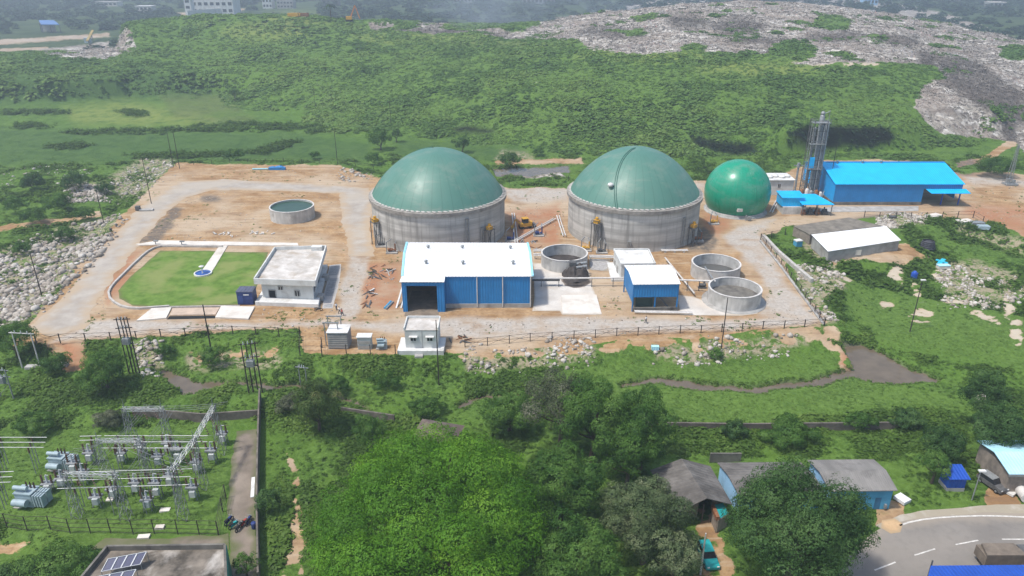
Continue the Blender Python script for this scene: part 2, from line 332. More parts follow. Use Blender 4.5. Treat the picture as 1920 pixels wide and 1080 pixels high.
RUB = [[(-30, 480), (60, 442), (135, 422), (215, 402), (240, 418), (172, 498), (112, 560), (50, 604), (-30, 604)], [(205, 332), (268, 293), (330, 300), (305, 338), (268, 368), (228, 380)], [(-10, 312), (150, 302), (190, 328), (120, 345), (-10, 338)],
       [(1492, 505), (1570, 488), (1582, 538), (1548, 560), (1566, 604), (1540, 606)], [(870, 660), (1000, 640), (1110, 638), (1115, 668), (1000, 692), (870, 692)], [(1225, 650), (1500, 628), (1515, 650), (1290, 678), (1225, 672)],
       [(1755, 498), (1830, 486), (1905, 512), (1935, 545), (1850, 572), (1785, 562)], [(1640, 402), (1740, 404), (1740, 420), (1650, 432)], [(625, 318), (700, 330), (700, 346), (640, 338)], [(250, 640), (300, 640), (310, 690), (262, 700)], [(350, 660), (520, 655), (520, 690), (360, 690)], [(120, 342), (200, 340), (210, 365), (130, 372)], [(1500, 440), (1540, 455), (1560, 490), (1510, 480)], ell(1845, 735, 10, 3), [(1790, 420), (1920, 450), (1920, 480), (1800, 440)], [(940, 280), (1000, 290), (1000, 300), (930, 300)]]
LOT = [[(1520, 1140), (1585, 1020), (1640, 968), (1700, 955), (1760, 946), (1840, 938), (1935, 934), (2100, 934), (2100, 1150), (1520, 1150)], [(120, 985), (450, 982), (440, 1120), (70, 1120)], [(420, 785), (505, 785), (510, 1120), (405, 1120), (400, 960)]]
def smooth_h(x, y):
    """terrain without small relief"""
    x = np.atleast_1d(np.asarray(x, float)); y = np.atleast_1d(np.asarray(y, float))
    zb = np.zeros(x.shape) + GZ; k = (y > 110) & (y < 320) & (np.abs(x) < 260)
    if k.any(): zb[k] = GZ * (1 - sstep(-7, 0.0, sdist(x[k], y[k], PLAT)))
    h = zb.copy(); k = y > 255
    if k.any():
        hh = h[k]; xx = x[k]; yy = y[k]
        for _ in range(3):
            u = 960 + FPX * xx / (yy * cP + (CZ - hh) * sP); hz = hill(u, yy); hh = np.where(hz > GZ + .01, np.maximum(hz, zb[k]), zb[k])
        h[k] = hh
    return h
def covers(x, y, h):
    u, v = proj(x, y, h); s = pxm(y, h)
    w = np.clip(s * .9, 1.5, 10)
    u = u + (fbm(x, y, 5, 3, 5) - .5) * 3 * w; v = v + (fbm(x, y, 5, 3, 9) - .5) * 1.6 * w
    f = lambda P, so=4: mask(u, v, P, so)
    return u, v, f
def terr(x, y):
    x = np.atleast_1d(np.asarray(x, float)); y = np.atleast_1d(np.asarray(y, float))
    h = smooth_h(x, y); u, v, f = covers(x, y, h)
    flat = np.maximum(mask(u, v, [SOIL[0]], 10), np.maximum(mask(u, v, LOT, 12), 0)); near = 1 - flat
    wet_shade = f(WET_SHADE, 8); hz = sstep(2, 12, h)
    amp = near * (1 - .75 * wet_shade)
    n = (fbm(x, y, 2.6, 2, 31) - .5) * .5 + (fbm(x, y, 7, 2, 41) - .5) * .9
    n = n + hz * ((fbm(x, y, 9, 3, 51) - .5) * 1.7 + (fbm(x, y, 3.2, 2, 61) - .5) * .8)
    n = n + sstep(100, 60, v) * (h > 5) * (fbm(x, y, 26, 2, 71) - .5) * 4
    w = np.maximum(mask(u, v, WATER, 5), mask(u, v, POND, 3))
    return h + n * amp * (1 - w) - 1.3 * w
def GND(u, v):
    d = ray(u, v); t = np.exp(np.linspace(math.log(60), math.log(4000), 900)); P = d[None] * t[:, None]; z = CZ + P[:, 2]
    h = terr(P[:, 0], P[:, 1]); k = np.argmax(z <= h)
    if k == 0: return R(u, v, GZ)
    a0 = z[k - 1] - h[k - 1]; a1 = z[k] - h[k]; f = a0 / (a0 - a1 + 1e-9); p = P[k - 1] * (1 - f) + P[k] * f
    return Vector((p[0], p[1], CZ + p[2]))
def tz(x, y): return float(terr(x, y)[0])

rows = [50.0]
while rows[-1] < 340: rows.append(rows[-1] + .5)
while rows[-1] < 720: rows.append(rows[-1] + .9 + (rows[-1] - 340) * .004)
while rows[-1] < 7000: rows.append(rows[-1] * 1.04)
ry = np.array(rows); sx = np.linspace(-1.12, 1.12, 820)
# the sheet is a fan: the far ground is wider than the near ground
GX = sx[None, :] * (ry[:, None] * .82 + 38); GY = np.repeat(ry[:, None], len(sx), 1); GX = GX.ravel(); GY = GY.ravel()
H0 = smooth_h(GX, GY); GH = terr(GX, GY)
uu, vv, f = covers(GX, GY, H0)
A = {}
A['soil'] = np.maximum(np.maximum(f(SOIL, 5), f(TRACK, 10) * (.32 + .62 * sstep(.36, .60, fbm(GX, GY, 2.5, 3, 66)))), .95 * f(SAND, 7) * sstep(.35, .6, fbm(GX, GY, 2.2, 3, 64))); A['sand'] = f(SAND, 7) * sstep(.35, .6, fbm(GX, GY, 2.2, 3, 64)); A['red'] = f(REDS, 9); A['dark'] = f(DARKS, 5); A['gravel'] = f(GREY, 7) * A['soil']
A['trash'] = f(TRASH, 5) * (1 - f(TGREEN, 5)); A['tdark'] = f(TDARK, 9); A['dry'] = np.maximum(f(DRY, 14), 0); A['brownv'] = f(BROWNV, 10); A['wet_shade'] = f(WET_SHADE, 12); A['lightg'] = np.maximum(f(LIGHTG, 30), .75 * sstep(1, 6, H0))
A['hollow_shade'] = f(HOLLOW_SHADE, 8); A['rub'] = f([p for i, p in enumerate(RUB) if i != 2], 6) * .8
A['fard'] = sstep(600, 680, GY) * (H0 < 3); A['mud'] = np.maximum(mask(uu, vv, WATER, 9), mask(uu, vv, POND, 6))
nr, nc = len(ry), len(sx); ii = (np.arange(nr - 1)[:, None] * nc + np.arange(nc - 1)[None, :]).ravel()
FQ = np.stack([ii, ii + 1, ii + nc + 1, ii + nc], 1)
def ground_mat():
    m, t = _mat('ground_cover'); g = NT(t); co = g.n('ShaderNodeTexCoord').outputs['Object']
    n1 = g.noise(co, .035, 4); n2 = g.noise(co, .22, 6, .6); n3 = g.noise(co, 1.3, 6, .65); n4 = g.noise(co, .7, 4, .6, 1.0)
    a = lambda k: g.attr(k)
    gr = g.mix(g.mr(n2, .38, .62), (.042, .088, .013), (.088, .156, .024))
    gr = g.mix(g.mr(n3, .42, .68), gr, (.115, .20, .04)); gr = g.mix(g.mr(n1, .5, .66, 0, .6), gr, (.085, .165, .022))
    gr = g.mix(g.mr(a('lightg'), 0, 1, 0, .45), gr, g.mix(g.mr(n3, .35, .65), (.078, .140, .026), (.125, .20, .045)))
    gr = g.mix(g.mr(a('wet_shade'), 0, 1, 0, .65), gr, g.mix(g.mr(n2, .35, .65), (.034, .076, .022), (.058, .110, .032)))
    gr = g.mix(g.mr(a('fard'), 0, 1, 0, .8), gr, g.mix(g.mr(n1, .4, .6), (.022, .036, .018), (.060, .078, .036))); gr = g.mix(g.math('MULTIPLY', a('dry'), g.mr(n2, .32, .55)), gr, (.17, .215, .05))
    gr = g.mix(g.math('MULTIPLY', a('brownv'), g.mr(n3, .3, .6, 0, .5)), gr, (.13, .12, .06))
    gr = g.mix(g.math('MULTIPLY', a('rub'), g.mr(n4, .42, .55)), gr, g.mix(n3, (.28, .21, .14), (.42, .36, .28)))
    n5 = g.noise(g.mapping(co, (.16, 1.0, 1)), .55, 6, .65, .6); so = g.mix(g.mr(n2, .36, .64), (.27, .160, .074), (.43, .287, .155)); so = g.mix(g.mr(n3, .45, .7, 0, .65), so, (.18, .10, .05)); so = g.mix(g.mr(n1, .46, .60, 0, .75), so, (.45, .36, .26)); so = g.mix(g.mr(n5, .52, .68, 0, .55), so, (.47, .39, .29)); so = g.mix(g.mr(n5, .46, .32, 0, .6), so, (.21, .13, .075)); so = g.mix(g.math('MULTIPLY', g.mr(n4, .60, .70), g.mr(n1, .40, .52, 0, .5)), so, (.16, .15, .05))
    so = g.mix(g.math('MULTIPLY', a('red'), g.mr(n2, .3, .6, .25, 1)), so, g.mix(n3, (.25, .11, .06), (.42, .22, .12)))
    so = g.mix(g.math('MULTIPLY', a('gravel'), g.mr(n2, .3, .55, .35, 1)), so, g.mix(g.mr(n3, .35, .65), (.33, .295, .255), (.46, .42, .37)))
    so = g.mix(a('sand'), so, g.mix(n3, (.40, .34, .26), (.52, .46, .36)))
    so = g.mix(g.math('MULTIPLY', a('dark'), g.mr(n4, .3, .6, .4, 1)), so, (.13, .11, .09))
    sm = g.mr(g.math('ADD', a('soil'), g.math('MULTIPLY', g.math('SUBTRACT', n4, .5), 1.1)), .42, .58)
    col = g.mix(sm, gr, so)
    v1 = g.n('ShaderNodeTexVoronoi', {'Vector': co, 'Scale': .55}).outputs['Color']; v1 = g.n('ShaderNodeSeparateColor', {0: v1}).outputs[0]
    tr = g.mix(g.mr(n2, .35, .65), (.20, .178, .15), (.40, .365, .315)); tr = g.mix(g.mr(v1, .55, .95), tr, (.58, .55, .50)); tr = g.mix(g.mr(v1, .25, .0), tr, (.09, .08, .08))
    tr = g.mix(g.mr(g.noise(g.mapping(co, (.35, 1, 1)), .06, 6, .65, .8), .5, .64, 0, .8), tr, (.13, .11, .10)); tr = g.mix(g.mr(n1, .46, .6, 0, .7), tr, (.25, .205, .17)); tr = g.mix(g.math('MULTIPLY', a('tdark'), g.mr(n2, .3, .6, .5, 1)), tr, (.085, .074, .066))
    tm = g.mr(g.math('ADD', g.math('ADD', a('trash'), g.math('MULTIPLY', g.math('SUBTRACT', n2, .5), 1.4)), g.math('MULTIPLY', g.math('SUBTRACT', g.noise(co, .06, 5, .6), .5), 1.1)), .36, .60)
    col = g.mix(tm, col, tr)
    col = g.mix(g.math('MULTIPLY', a('hollow_shade'), g.mr(n2, .28, .42, .6, 1)), col, (.008, .011, .006)); col = g.mix(g.mr(a('mud'), .25, .75), col, (.125, .11, .085))
    bh = g.math('ADD', g.math('MULTIPLY', n3, .6), g.math('MULTIPLY', n2, .8)); ns = g.math('SUBTRACT', 1.0, g.math('MULTIPLY', sm, .72))
    g.out(g.bsdf(col, .95, .1, g.n('ShaderNodeBump', {'Height': bh, 'Strength': ns, 'Distance': .6}).outputs[0]))
    return m
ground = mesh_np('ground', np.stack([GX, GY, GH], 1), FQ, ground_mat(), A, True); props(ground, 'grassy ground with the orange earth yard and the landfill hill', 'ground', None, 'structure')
def water_mat(name, c, rough=.12):
    m, t = _mat(name); g = NT(t); co = g.n('ShaderNodeTexCoord').outputs['Object']; n = g.noise(co, .35, 4); n2 = g.noise(co, 2.5, 3)
    g.out(g.bsdf(g.mix(g.mr(n, .35, .65), tuple(k * .75 for k in c), c), rough, .38, g.bump(n2, .15, .04)))
    return m
M['water'] = water_mat('muddy_water', (.150, .118, .080), .10); M['green_water'] = water_mat('green_water', (.030, .075, .048), .3); M['dark_water'] = water_mat('slurry', (.10, .10, .095), .35)
w = MB(); w.add([(-125, 88, -2.62), (112, 88, -2.62), (112, 146, -2.62), (-125, 146, -2.62)], [(0, 1, 2, 3)]); w = w.build('stream', M['water']); props(w, 'muddy grey stream winding through the grass before the plant', 'stream', None, 'structure')
p0 = R(915, 334, -2); p1 = R(1080, 305, -2); w = MB(); w.add([(p0.x, p0.y, -2.62), (p1.x + 3, p0.y, -2.62), (p1.x + 3, p1.y, -2.62), (p0.x, p1.y, -2.62)], [(0, 1, 2, 3)]); w = w.build('pond_water', M['water']); props(w, 'grey puddle water between the two domes', 'pond', None, 'structure')

# ---------------------------------------------------------------- flat sheets on the ground
def sheet(name, px, z, mat, label, cat, zmap=None, step=1.2, jit=.25, kind='structure', world=None):
    P = world or [R(u, v, z if zmap is None else zmap).to_2d()[:] for u, v in px]
    B = []
    for i, p in enumerate(P):
        q = P[(i + 1) % len(P)]; L = math.dist(p, q); n = max(1, int(L / step))
        for k in range(n):
            x = p[0] + (q[0] - p[0]) * k / n; y = p[1] + (q[1] - p[1]) * k / n
            B.append((x + jit * 2 * (float(fbm(x, y, 2, 3, 3)) - .5) * 2, y + jit * 2 * (float(fbm(x, y, 2, 3, 4)) - .5) * 2))
    a = np.array(B); gx, gy = np.meshgrid(np.arange(a[:, 0].min(), a[:, 0].max(), step * 1.5), np.arange(a[:, 1].min(), a[:, 1].max(), step * 1.5)); gx = gx.ravel(); gy = gy.ravel()
    k = sdist(gx, gy, B) > step * .6
    pts = [Vector(b) for b in B] + [Vector((x, y)) for x, y in zip(gx[k], gy[k])]
    vs, es, fs, *_ = geometry.delaunay_2d_cdt(pts, [(i, (i + 1) % len(B)) for i in range(len(B))], [], 1, 1e-4)
    V = np.array([(p[0], p[1], z) for p in vs]); ed = sdist(V[:, 0], V[:, 1], B)
    o = mesh_np(name, V, np.array([f[:3] for f in fs]), mat, {'edge': np.maximum(0, ed)}, True); props(o, label, cat, None, kind)
    return o
def edge_mat(name, ca, cb, rim, w=1.5, sc=.25, rough=.95, extra=None):
    m, t = _mat(name); g = NT(t); co = g.n('ShaderNodeTexCoord').outputs['Object']; n1 = g.noise(co, sc, 6, .6); n2 = g.noise(co, sc * 8, 5, .65); n3 = g.noise(co, sc * .3, 3)
    col = g.mix(g.mr(n1, .36, .64), ca, cb); col = g.mix(g.mr(n2, .45, .7, 0, .4), col, tuple(k * .7 for k in ca))
    if extra: col = g.mix(g.mr(n3, .46, .62, 0, .8), col, extra)
    e = g.mr(g.math('ADD', g.attr('edge'), g.math('MULTIPLY', g.math('SUBTRACT', n1, .5), w * 2.5)), 0.0, w)
    col = g.mix(e, rim, col)
    g.out(g.bsdf(col, rough, .15, g.bump(n2, .5, .08)))
    return m
M['gravel'] = edge_mat('gravel_road', (.32, .285, .245), (.43, .39, .34), (.40, .31, .215), 3.2, extra=(.40, .35, .285))
M['lawn'] = edge_mat('mown_lawn', (.080, .152, .020), (.150, .238, .046), (.13, .15, .05), .9, .4, extra=(.205, .235, .075))
M['asphalt'] = edge_mat('worn_asphalt', (.19, .175, .158), (.245, .225, .20), (.30, .26, .21), 2.2, .12, .9, extra=(.27, .24, .205))
M['shoulder'] = edge_mat('chalky_shoulder', (.50, .47, .42), (.62, .59, .54), (.33, .29, .22), .8, .4)
M['sandpile'] = edge_mat('orange_sand', (.45, .30, .16), (.55, .38, .22), (.38, .28, .17), .5, .4)
M['concpad'] = edge_mat('concrete_pad', (.50, .46, .41), (.63, .60, .55), (.45, .39, .31), .5, .22, extra=(.55, .48, .40))
M['wornpath'] = edge_mat('worn_path', (.15, .125, .10), (.24, .20, .16), (.12, .13, .06), 1.0, .3, extra=(.30, .25, .20))
sheet('gravel_road', [(50, 616), (115, 560), (185, 475), (262, 388), (335, 341), (420, 336), (560, 343), (690, 352), (702, 366), (692, 420), (702, 480), (655, 480), (640, 400), (636, 363), (520, 358), (400, 356), (345, 371), (300, 411), (262, 456), (226, 505), (168, 585), (160, 617), (90, 630)], .03, M['gravel'], 'pale grey gravel road round the left of the yard', 'road', jit=.5)
sheet('lawn', [(300, 470), (392, 470), (418, 472), (430, 472), (503, 473), (478, 545), (455, 571), (300, 574), (248, 573), (224, 560), (222, 545), (245, 518)], .04, M['lawn'], 'mown green lawn beside the white office', 'lawn', jit=.12)
# ================================================================ PLANT
def conc_tank_mat():
    m, t = _mat('stained_tank_concrete'); g = NT(t); co = g.n('ShaderNodeTexCoord').outputs['Object']
    s1 = g.noise(g.mapping(co, (1, 1, .05)), .9, 5, .65); s2 = g.noise(g.mapping(co, (.05, .05, 1)), .55, 4, .6); s3 = g.noise(co, .25, 4)
    z = g.n('ShaderNodeSeparateXYZ', {0: co}).outputs[2]
    col = g.mix(g.mr(s2, .36, .64), (.31, .30, .275), (.56, .545, .51)); col = g.mix(g.mr(s1, .52, .66, 0, .7), col, (.22, .21, .19)); col = g.mix(g.mr(s1, .36, .22, 0, .6), col, (.58, .57, .55))
    col = g.mix(g.mr(s3, .5, .7, 0, .5), col, (.22, .215, .20))
    ln = g.math('PINGPONG', z, .75); col = g.mix(g.mr(ln, .06, 0.0, 0, .45), col, (.17, .165, .155))
    g.out(g.bsdf(col, .92, .2, g.bump(s1, .3, .03))); return m
def dome_mat(name, ca, cb, rough):
    m, t = _mat(name); g = NT(t); co = g.n('ShaderNodeTexCoord').outputs['Object']
    n = g.noise(co, .12, 4, .6); n2 = g.noise(g.mapping(co, (1, 1, .3)), .5, 5, .6)
    col = g.mix(g.mr(n, .3, .7), ca, cb); col = g.mix(g.mr(n2, .52, .75, 0, .35), col, tuple(k * .8 + .02 for k in cb))
    xyz = g.n('ShaderNodeSeparateXYZ', {0: co}); an = g.n('ShaderNodeMath', {0: xyz.outputs[1], 1: xyz.outputs[0]}, operation='ARCTAN2').outputs[0]
    gore = g.math('PINGPONG', an, math.pi / 40); col = g.mix(g.mr(gore, .011, .003, 0, .38), col, tuple(k * .6 for k in ca))
    dirt = g.noise(g.mapping(co, (.4, .4, 1)), .35, 6, .7, .5); col = g.mix(g.mr(dirt, .5, .75, 0, .45), col, (.28, .29, .24))
    g.out(g.bsdf(col, g.mr(n2, .3, .7, rough - .04, rough + .08), .45, g.bump(g.math('ADD', n2, g.mr(gore, .012, .0, 0, .6)), .14, .05))); return m
M['tank'] = conc_tank_mat(); M['dome'] = dome_mat('green_membrane', (.070, .185, .142), (.088, .21, .164), .44); M['sphere'] = dome_mat('bright_green_membrane', (.002, .24, .135), (.005, .29, .17), .28)
M['seam'] = pm('membrane_seam', (.04, .13, .10), .4, .1, 1)
def ring_wall(mb, cx, cy, ro, ri, z0, z1, n=72):
    mb.lathe([(ri, z0), (ri, z1)], n, cx, cy); mb.lathe([(ri, z1), (ro, z1)], n, cx, cy); mb.lathe([(ro, z1), (ro, z0)], n, cx, cy)
def dome_prof(r, h, n=26):
    """spherical cap radius r, rise h, a little fuller at the foot"""
    Rr = (r * r + h * h) / (2 * h); a1 = math.asin(min(1, r / Rr)); a1 = a1 if h < r else math.pi - a1
    return [(max(.01, Rr * math.sin(a1 * (1 - k / n))), cap(Rr * math.sin(a1 * (1 - k / n)), r, h, Rr, a1 * (1 - k / n))) for k in range(n + 1)]
def cap(q, r, h, Rr, al): return .5 * (h - Rr + Rr * math.cos(al)) + .5 * h * (1 - (q / r) ** 2)
def platform_stair(root, cx, cy, r, ang, top, name='mixer_platform'):
    """yellow agitator drive on a small steel platform against the tank wall"""
    x, y = cx + (r + 1.1) * math.cos(ang), cy + (r + 1.1) * math.sin(ang); tx, ty = -math.sin(ang), math.cos(ang)
    m = MB()
    for a in (-1.1, 1.1):
        for b in (-.7, .8): m.bar((x + tx * a + math.cos(ang) * b, y + ty * a + math.sin(ang) * b, 0), (x + tx * a + math.cos(ang) * b, y + ty * a + math.sin(ang) * b, top), .2)
    m.cbox((x, y, top), (1.9, 2.6, .15), ang)
    for a in (-1.1, 1.1): m.bar((x + tx * a + math.cos(ang) * .8, y + ty * a + math.sin(ang) * .8, top), (x + tx * a + math.cos(ang) * .8, y + ty * a + math.sin(ang) * .8, top + 1.0), .1)
    m.bar((x + tx * -1.1 + math.cos(ang) * .8, y + ty * -1.1 + math.sin(ang) * .8, top + 1), (x + tx * 1.1 + math.cos(ang) * .8, y + ty * 1.1 + math.sin(ang) * .8, top + 1), .1)
    m.bar((x + tx * -1.1, y + ty * -1.1, .2), (x + tx * 1.1, y + ty * 1.1, top), .1); m.bar((x + tx * 1.1, y + ty * 1.1, .2), (x - tx * 1.1, y - ty * 1.1, top), .1)
    p = m.build(name, M['steel_dark'], root)
    b = MB(); b.cbox((x, y, top + .15), (1.3, 1.4, .9), ang); b.tube((x, y, top + 1.05), (x, y, top + 1.7), .45, .4, 10); b.tube((x, y, top + .5), (x - 2 * math.cos(ang), y - 2 * math.sin(ang), top + .3), .25)
    b.build('drive_motor', M['yellow'], p)
def digester(cx, cy, r, zw, rise, seam, label, plats, pipes):
    t = thing('biogas_digester', label, 'digester tank', (cx, cy, 0), 'domed concrete digester tanks')
    w = MB(); w.lathe([(r, 0), (r, zw - 1.25)], 96, cx, cy); w.lathe([(r, zw - 1.25), (r + .55, zw - 1.05)], 96, cx, cy); w.build('wall', M['tank'], t)
    b = MB(); b.lathe([(r + .55, zw - 1.05), (r + .6, zw - .1)], 96, cx, cy); b.lathe([(r + .6, zw - .1), (r - .35, zw)], 96, cx, cy); b.build('ring_beam', M['ringconc'], t)
    d = MB(); d.lathe([(rr, zw + .02 + hh) for rr, hh in dome_prof(r - .35, rise, 40)], 128, cx, cy); dd = d.build('dome', M['dome'], t)
    # seam roll: a double ridge running over the membrane
    Rr = ((r - .35) ** 2 + rise ** 2) / (2 * rise); a1 = math.asin((r - .35) / Rr); a1 = a1 if rise < r - .35 else math.pi - a1; s = MB()
    for off, rad_ in ((-.26, .12), (.26, .12)):
        pts = []
        for k in range(25):
            al = a1 * (1 - k / 24 * seam[2]); th = seam[0] + (seam[1] - seam[0]) * (k / 24)
            q = off / max(2.5, Rr * math.sin(al)); qr = Rr * math.sin(al); pts.append((cx + qr * math.cos(th + q), cy + qr * math.sin(th + q), zw + .06 + cap(qr, r - .35, rise, Rr, al)))
        s.path(pts, rad_, 6)
    s.build('seam', M['seam'], dd)
    # clamped rope loops along the foot of the membrane
    c = MB(); n = 80
    ang_ = [6.28319 * k / (2 * n) for k in range(2 * n)]; ro = [(r + .32) if k % 2 else (r - .46) for k in range(2 * n)]
    c.add([(cx + (r - .5) * math.cos(a), cy + (r - .5) * math.sin(a), zw + .30) for a in ang_] + [(cx + q * math.cos(a), cy + q * math.sin(a), zw + .12) for a, q in zip(ang_, ro)], [(k, (k + 1) % (2 * n), 2 * n + (k + 1) % (2 * n), 2 * n + k) for k in range(2 * n)])
    c.build('clamp_band', M['kerb'], t)
    for ang, top in plats: platform_stair(t, cx, cy, r, ang, top)
    for ang, zt, rr in pipes:
        p = MB(); x, y = cx + (r + .35) * math.cos(ang), cy + (r + .35) * math.sin(ang); x2, y2 = cx + (r + .35) * math.cos(ang + .045), cy + (r + .35) * math.sin(ang + .045)
        p.tube((x, y, .2), (x, y, zt), rr); p.tube((x2, y2, .2), (x2, y2, zt), rr); p.tube((x, y, zt), (x2, y2, zt + .05), rr * 1.1)
        p.build('overflow_pipe', M['steel'], t)
    return t
deg = math.radians
D1 = (-20.7, 201.9, 18.6); D2 = (34.5, 203.5, 18.4); ZW = 11.5
digester(*D1, ZW, 12.3, (deg(188), deg(130), .93), 'green-domed concrete digester with side seam, behind the long white-roofed shed', [(deg(215), 6.5), (deg(318), 5.0)], [(deg(297), 9.3, .16), (deg(311), 6.0, .12)])
t2 = digester(*D2, ZW, 12.3, (deg(247), deg(225), .96), 'green-domed concrete digester with seam across its front, next to the sphere', [(deg(232), 7.0), (deg(318), 5.0)], [(deg(306), 8.5, .14), (deg(258), 3.0, .12)])
v = MB(); a = deg(236); v.ball((D2[0] + 15.2 * math.cos(a), D2[1] + 15.2 * math.sin(a), ZW + 5.3), .8, 8, (1, 1, .7)); v.build('relief_valve', M['white'], t2)

# pump skids and valve groups round the tanks
def skid(px, lb, k, yaw=0.0, s=1.0):
    p = R(px[0], px[1], 0); t = thing('pump_skid', lb, 'pump set', p, 'pump sets round the tanks'); m = MB(); m.cbox((p.x, p.y, 0), (3.0 * s, 2.0 * s, .35), yaw); m.build('plinth', M['conc'], t)
    m = MB(); m.tube((p.x - 1.0 * s, p.y, .9), (p.x + .2, p.y, .9), .45 * s, n=10); m.tube((p.x + .3, p.y, .9), (p.x + 1.1 * s, p.y, .9), .25 * s, n=8); m.tube((p.x + .9 * s, p.y, .4), (p.x + .9 * s, p.y, 2.6 * s), .18, n=8); m.build('pump', M[('steel_dark', 'rust', 'navy', 'yellow')[k % 4]], t)
    m = MB(); m.tube((p.x + .9 * s, p.y, 2.6 * s), (p.x + .9 * s, p.y + 3.0, 2.6 * s), .16, n=8); m.tube((p.x - 1.2 * s, p.y - .7, .35), (p.x - 1.2 * s, p.y - .7, 3.2 * s), .13, n=6); m.tube((p.x - 1.2 * s, p.y - .7, 3.2 * s), (p.x - .2, p.y + 1.5, 3.4 * s), .13, n=6); m.build('riser_pipe', M['steel'], t)
for k, (px, lb) in enumerate((((716, 462), 'pump set at the left foot of the left dome'), ((735, 474), 'pump set behind the left corner of the long shed'), ((1010, 442), 'pump set between the domes near the sludge tank'), ((1098, 470), 'pump set at the left foot of the right dome'), ((1128, 474), 'pump set at the front foot of the right dome'), ((1308, 452), 'pump set at the right foot of the right dome'), ((957, 452), 'pump set at the right foot of the left dome'), ((1338, 420), 'pump set between right dome and gas sphere'))): skid(px, lb, k)
for k, (a_, b_, lb) in enumerate((((968, 452), (1042, 410), 'long pipe run on the earth between the domes'), ((1044, 404), (1056, 442), 'pipe run along the left side of the right dome'), ((1240, 470), (1290, 470), 'pipe run behind the pump house'), ((1448, 398), (1462, 372), 'pipe run between gas sphere and blue kiosk'), ((960, 400), (966, 455), 'pipe run along the right side of the left dome'))):
    p, q = R(*a_, .5), R(*b_, .5); t = thing('pipe_run', lb, 'pipe', p, 'pipe runs on the yard'); m = MB()
    n_ = Vector((-(q - p).y, (q - p).x, 0)).normalized() * .7; m.tube(p, q, .2, n=6); m.tube(p + n_, q + n_, .17, n=6); m.build('pipe', M['pipe'], t)
    for f_ in (.15, .5, .85): c_ = p + (q - p) * f_ + n_ * .5; m = MB(); m.cbox((c_.x, c_.y, 0), (.5, 1.2, .32), math.atan2((q - p).y, (q - p).x)); m.build('sleeper', M['conc'], t)
# gas sphere
bx = xat(1382.5, 221, 6); SC = Vector((bx, 221, 5.9)); SR = 9.85
g_ = thing('gas_sphere', 'bright green balloon-shaped gas holder on a low concrete ring', 'gas holder', (SC.x, SC.y, 0))
d = MB(); nn = 30; d.lathe([(max(.02, SR * math.sin(math.pi * .67 * (1 - k / nn))), 5.9 + SR * math.cos(math.pi * .67 * (1 - k / nn))) for k in range(nn + 1)], 96, SC.x, SC.y); dm = d.build('membrane', M['sphere'], g_)
d = MB()
for th in (deg(282), deg(286)):
    d.path([(SC.x + (SR + .02) * math.sin(al) * math.cos(th), SC.y + (SR + .02) * math.sin(al) * math.sin(th), 5.9 + (SR + .02) * math.cos(al)) for al in np.linspace(.35, 1.5, 16)], .06, 5)
d.build('weld_strip', M['sphere'], dm)
d = MB(); d.cbox((SC.x - 1.5, SC.y - SR * .95, 2.6), (1.5, .8, .9), .2); d.build('sight_port', M['pipe'], g_)
d = MB(); d.lathe([(SR * .89, 0), (SR * .88, 1.0), (SR * .6, 1.1)], 72, SC.x, SC.y); d.lathe([(SR * .96, 0), (SR * .96, .25), (SR * .8, .3)], 72, SC.x, SC.y); d.build('base_ring', M['conc'], g_)
d = MB(); d.tube((SC.x + .5, SC.y - 9.9, 0), (SC.x + .5, SC.y - 9.9, 1.6), .22); d.tube((SC.x + .5, SC.y - 9.9, .8), (SC.x + 3, SC.y - 10.1, .8), .2); d.cbox((SC.x + 1.4, SC.y - 10.3, .3), (.9, .7, 1.1)); d.build('gas_valve', M['steel'], g_)

def open_tank(label, cx, cy, r, zt, fill, fillmat, cat, group=None, wall='conc'):
    t = thing('round_tank', label, cat, (cx, cy, 0), group)
    m = MB(); ring_wall(m, cx, cy, r, r - .32, 0, zt); m.build('wall', M[wall], t)
    m = MB(); ring_wall(m, cx, cy, r + .05, r - .36, zt, zt + .12); m.build('rim', M['pipe'], t)
    m = MB(); m.disc(r - .2, fill, 72, cx, cy); m.build('liquid', M[fillmat], t)
    return t
M['tankwall'] = pm('grey_block_wall', (.48, .47, .445), .92, .2, .6, stretch=(1, 1, .25), dirt=(.30, .29, .265))
open_tank('round concrete tank with green cover alone on the orange yard', -65.9, 214, 6.5, 3.6, 3.2, 'green_water', 'round tank', 'open round tanks', 'tankwall')
open_tank('round open tank with dark sludge beside the long shed', 13.3, 176.5, 5.9, 3.2, .5, 'sludge', 'round tank', 'open round tanks', 'tankwall')
open_tank('rear of two open tanks by the right road, holding dark water', 50, 169.5, 5.9, 3.3, .7, 'dark_water', 'round tank', 'open round tanks', 'tankwall')
open_tank('front of two open tanks by the right road, grey slurry inside', 50.5, 154.4, 5.9, 3.4, 1.5, 'conc_dark', 'round tank', 'open round tanks', 'tankwall')
m = MB(); m.lathe([(7.1, 0.0), (7.1, .12), (5.6, .14)], 64, 50.5, 154.4); o = m.build('tank_apron', M['conc'], None); props(o, 'grey concrete apron ring round the front open tank', 'apron', None, 'structure')

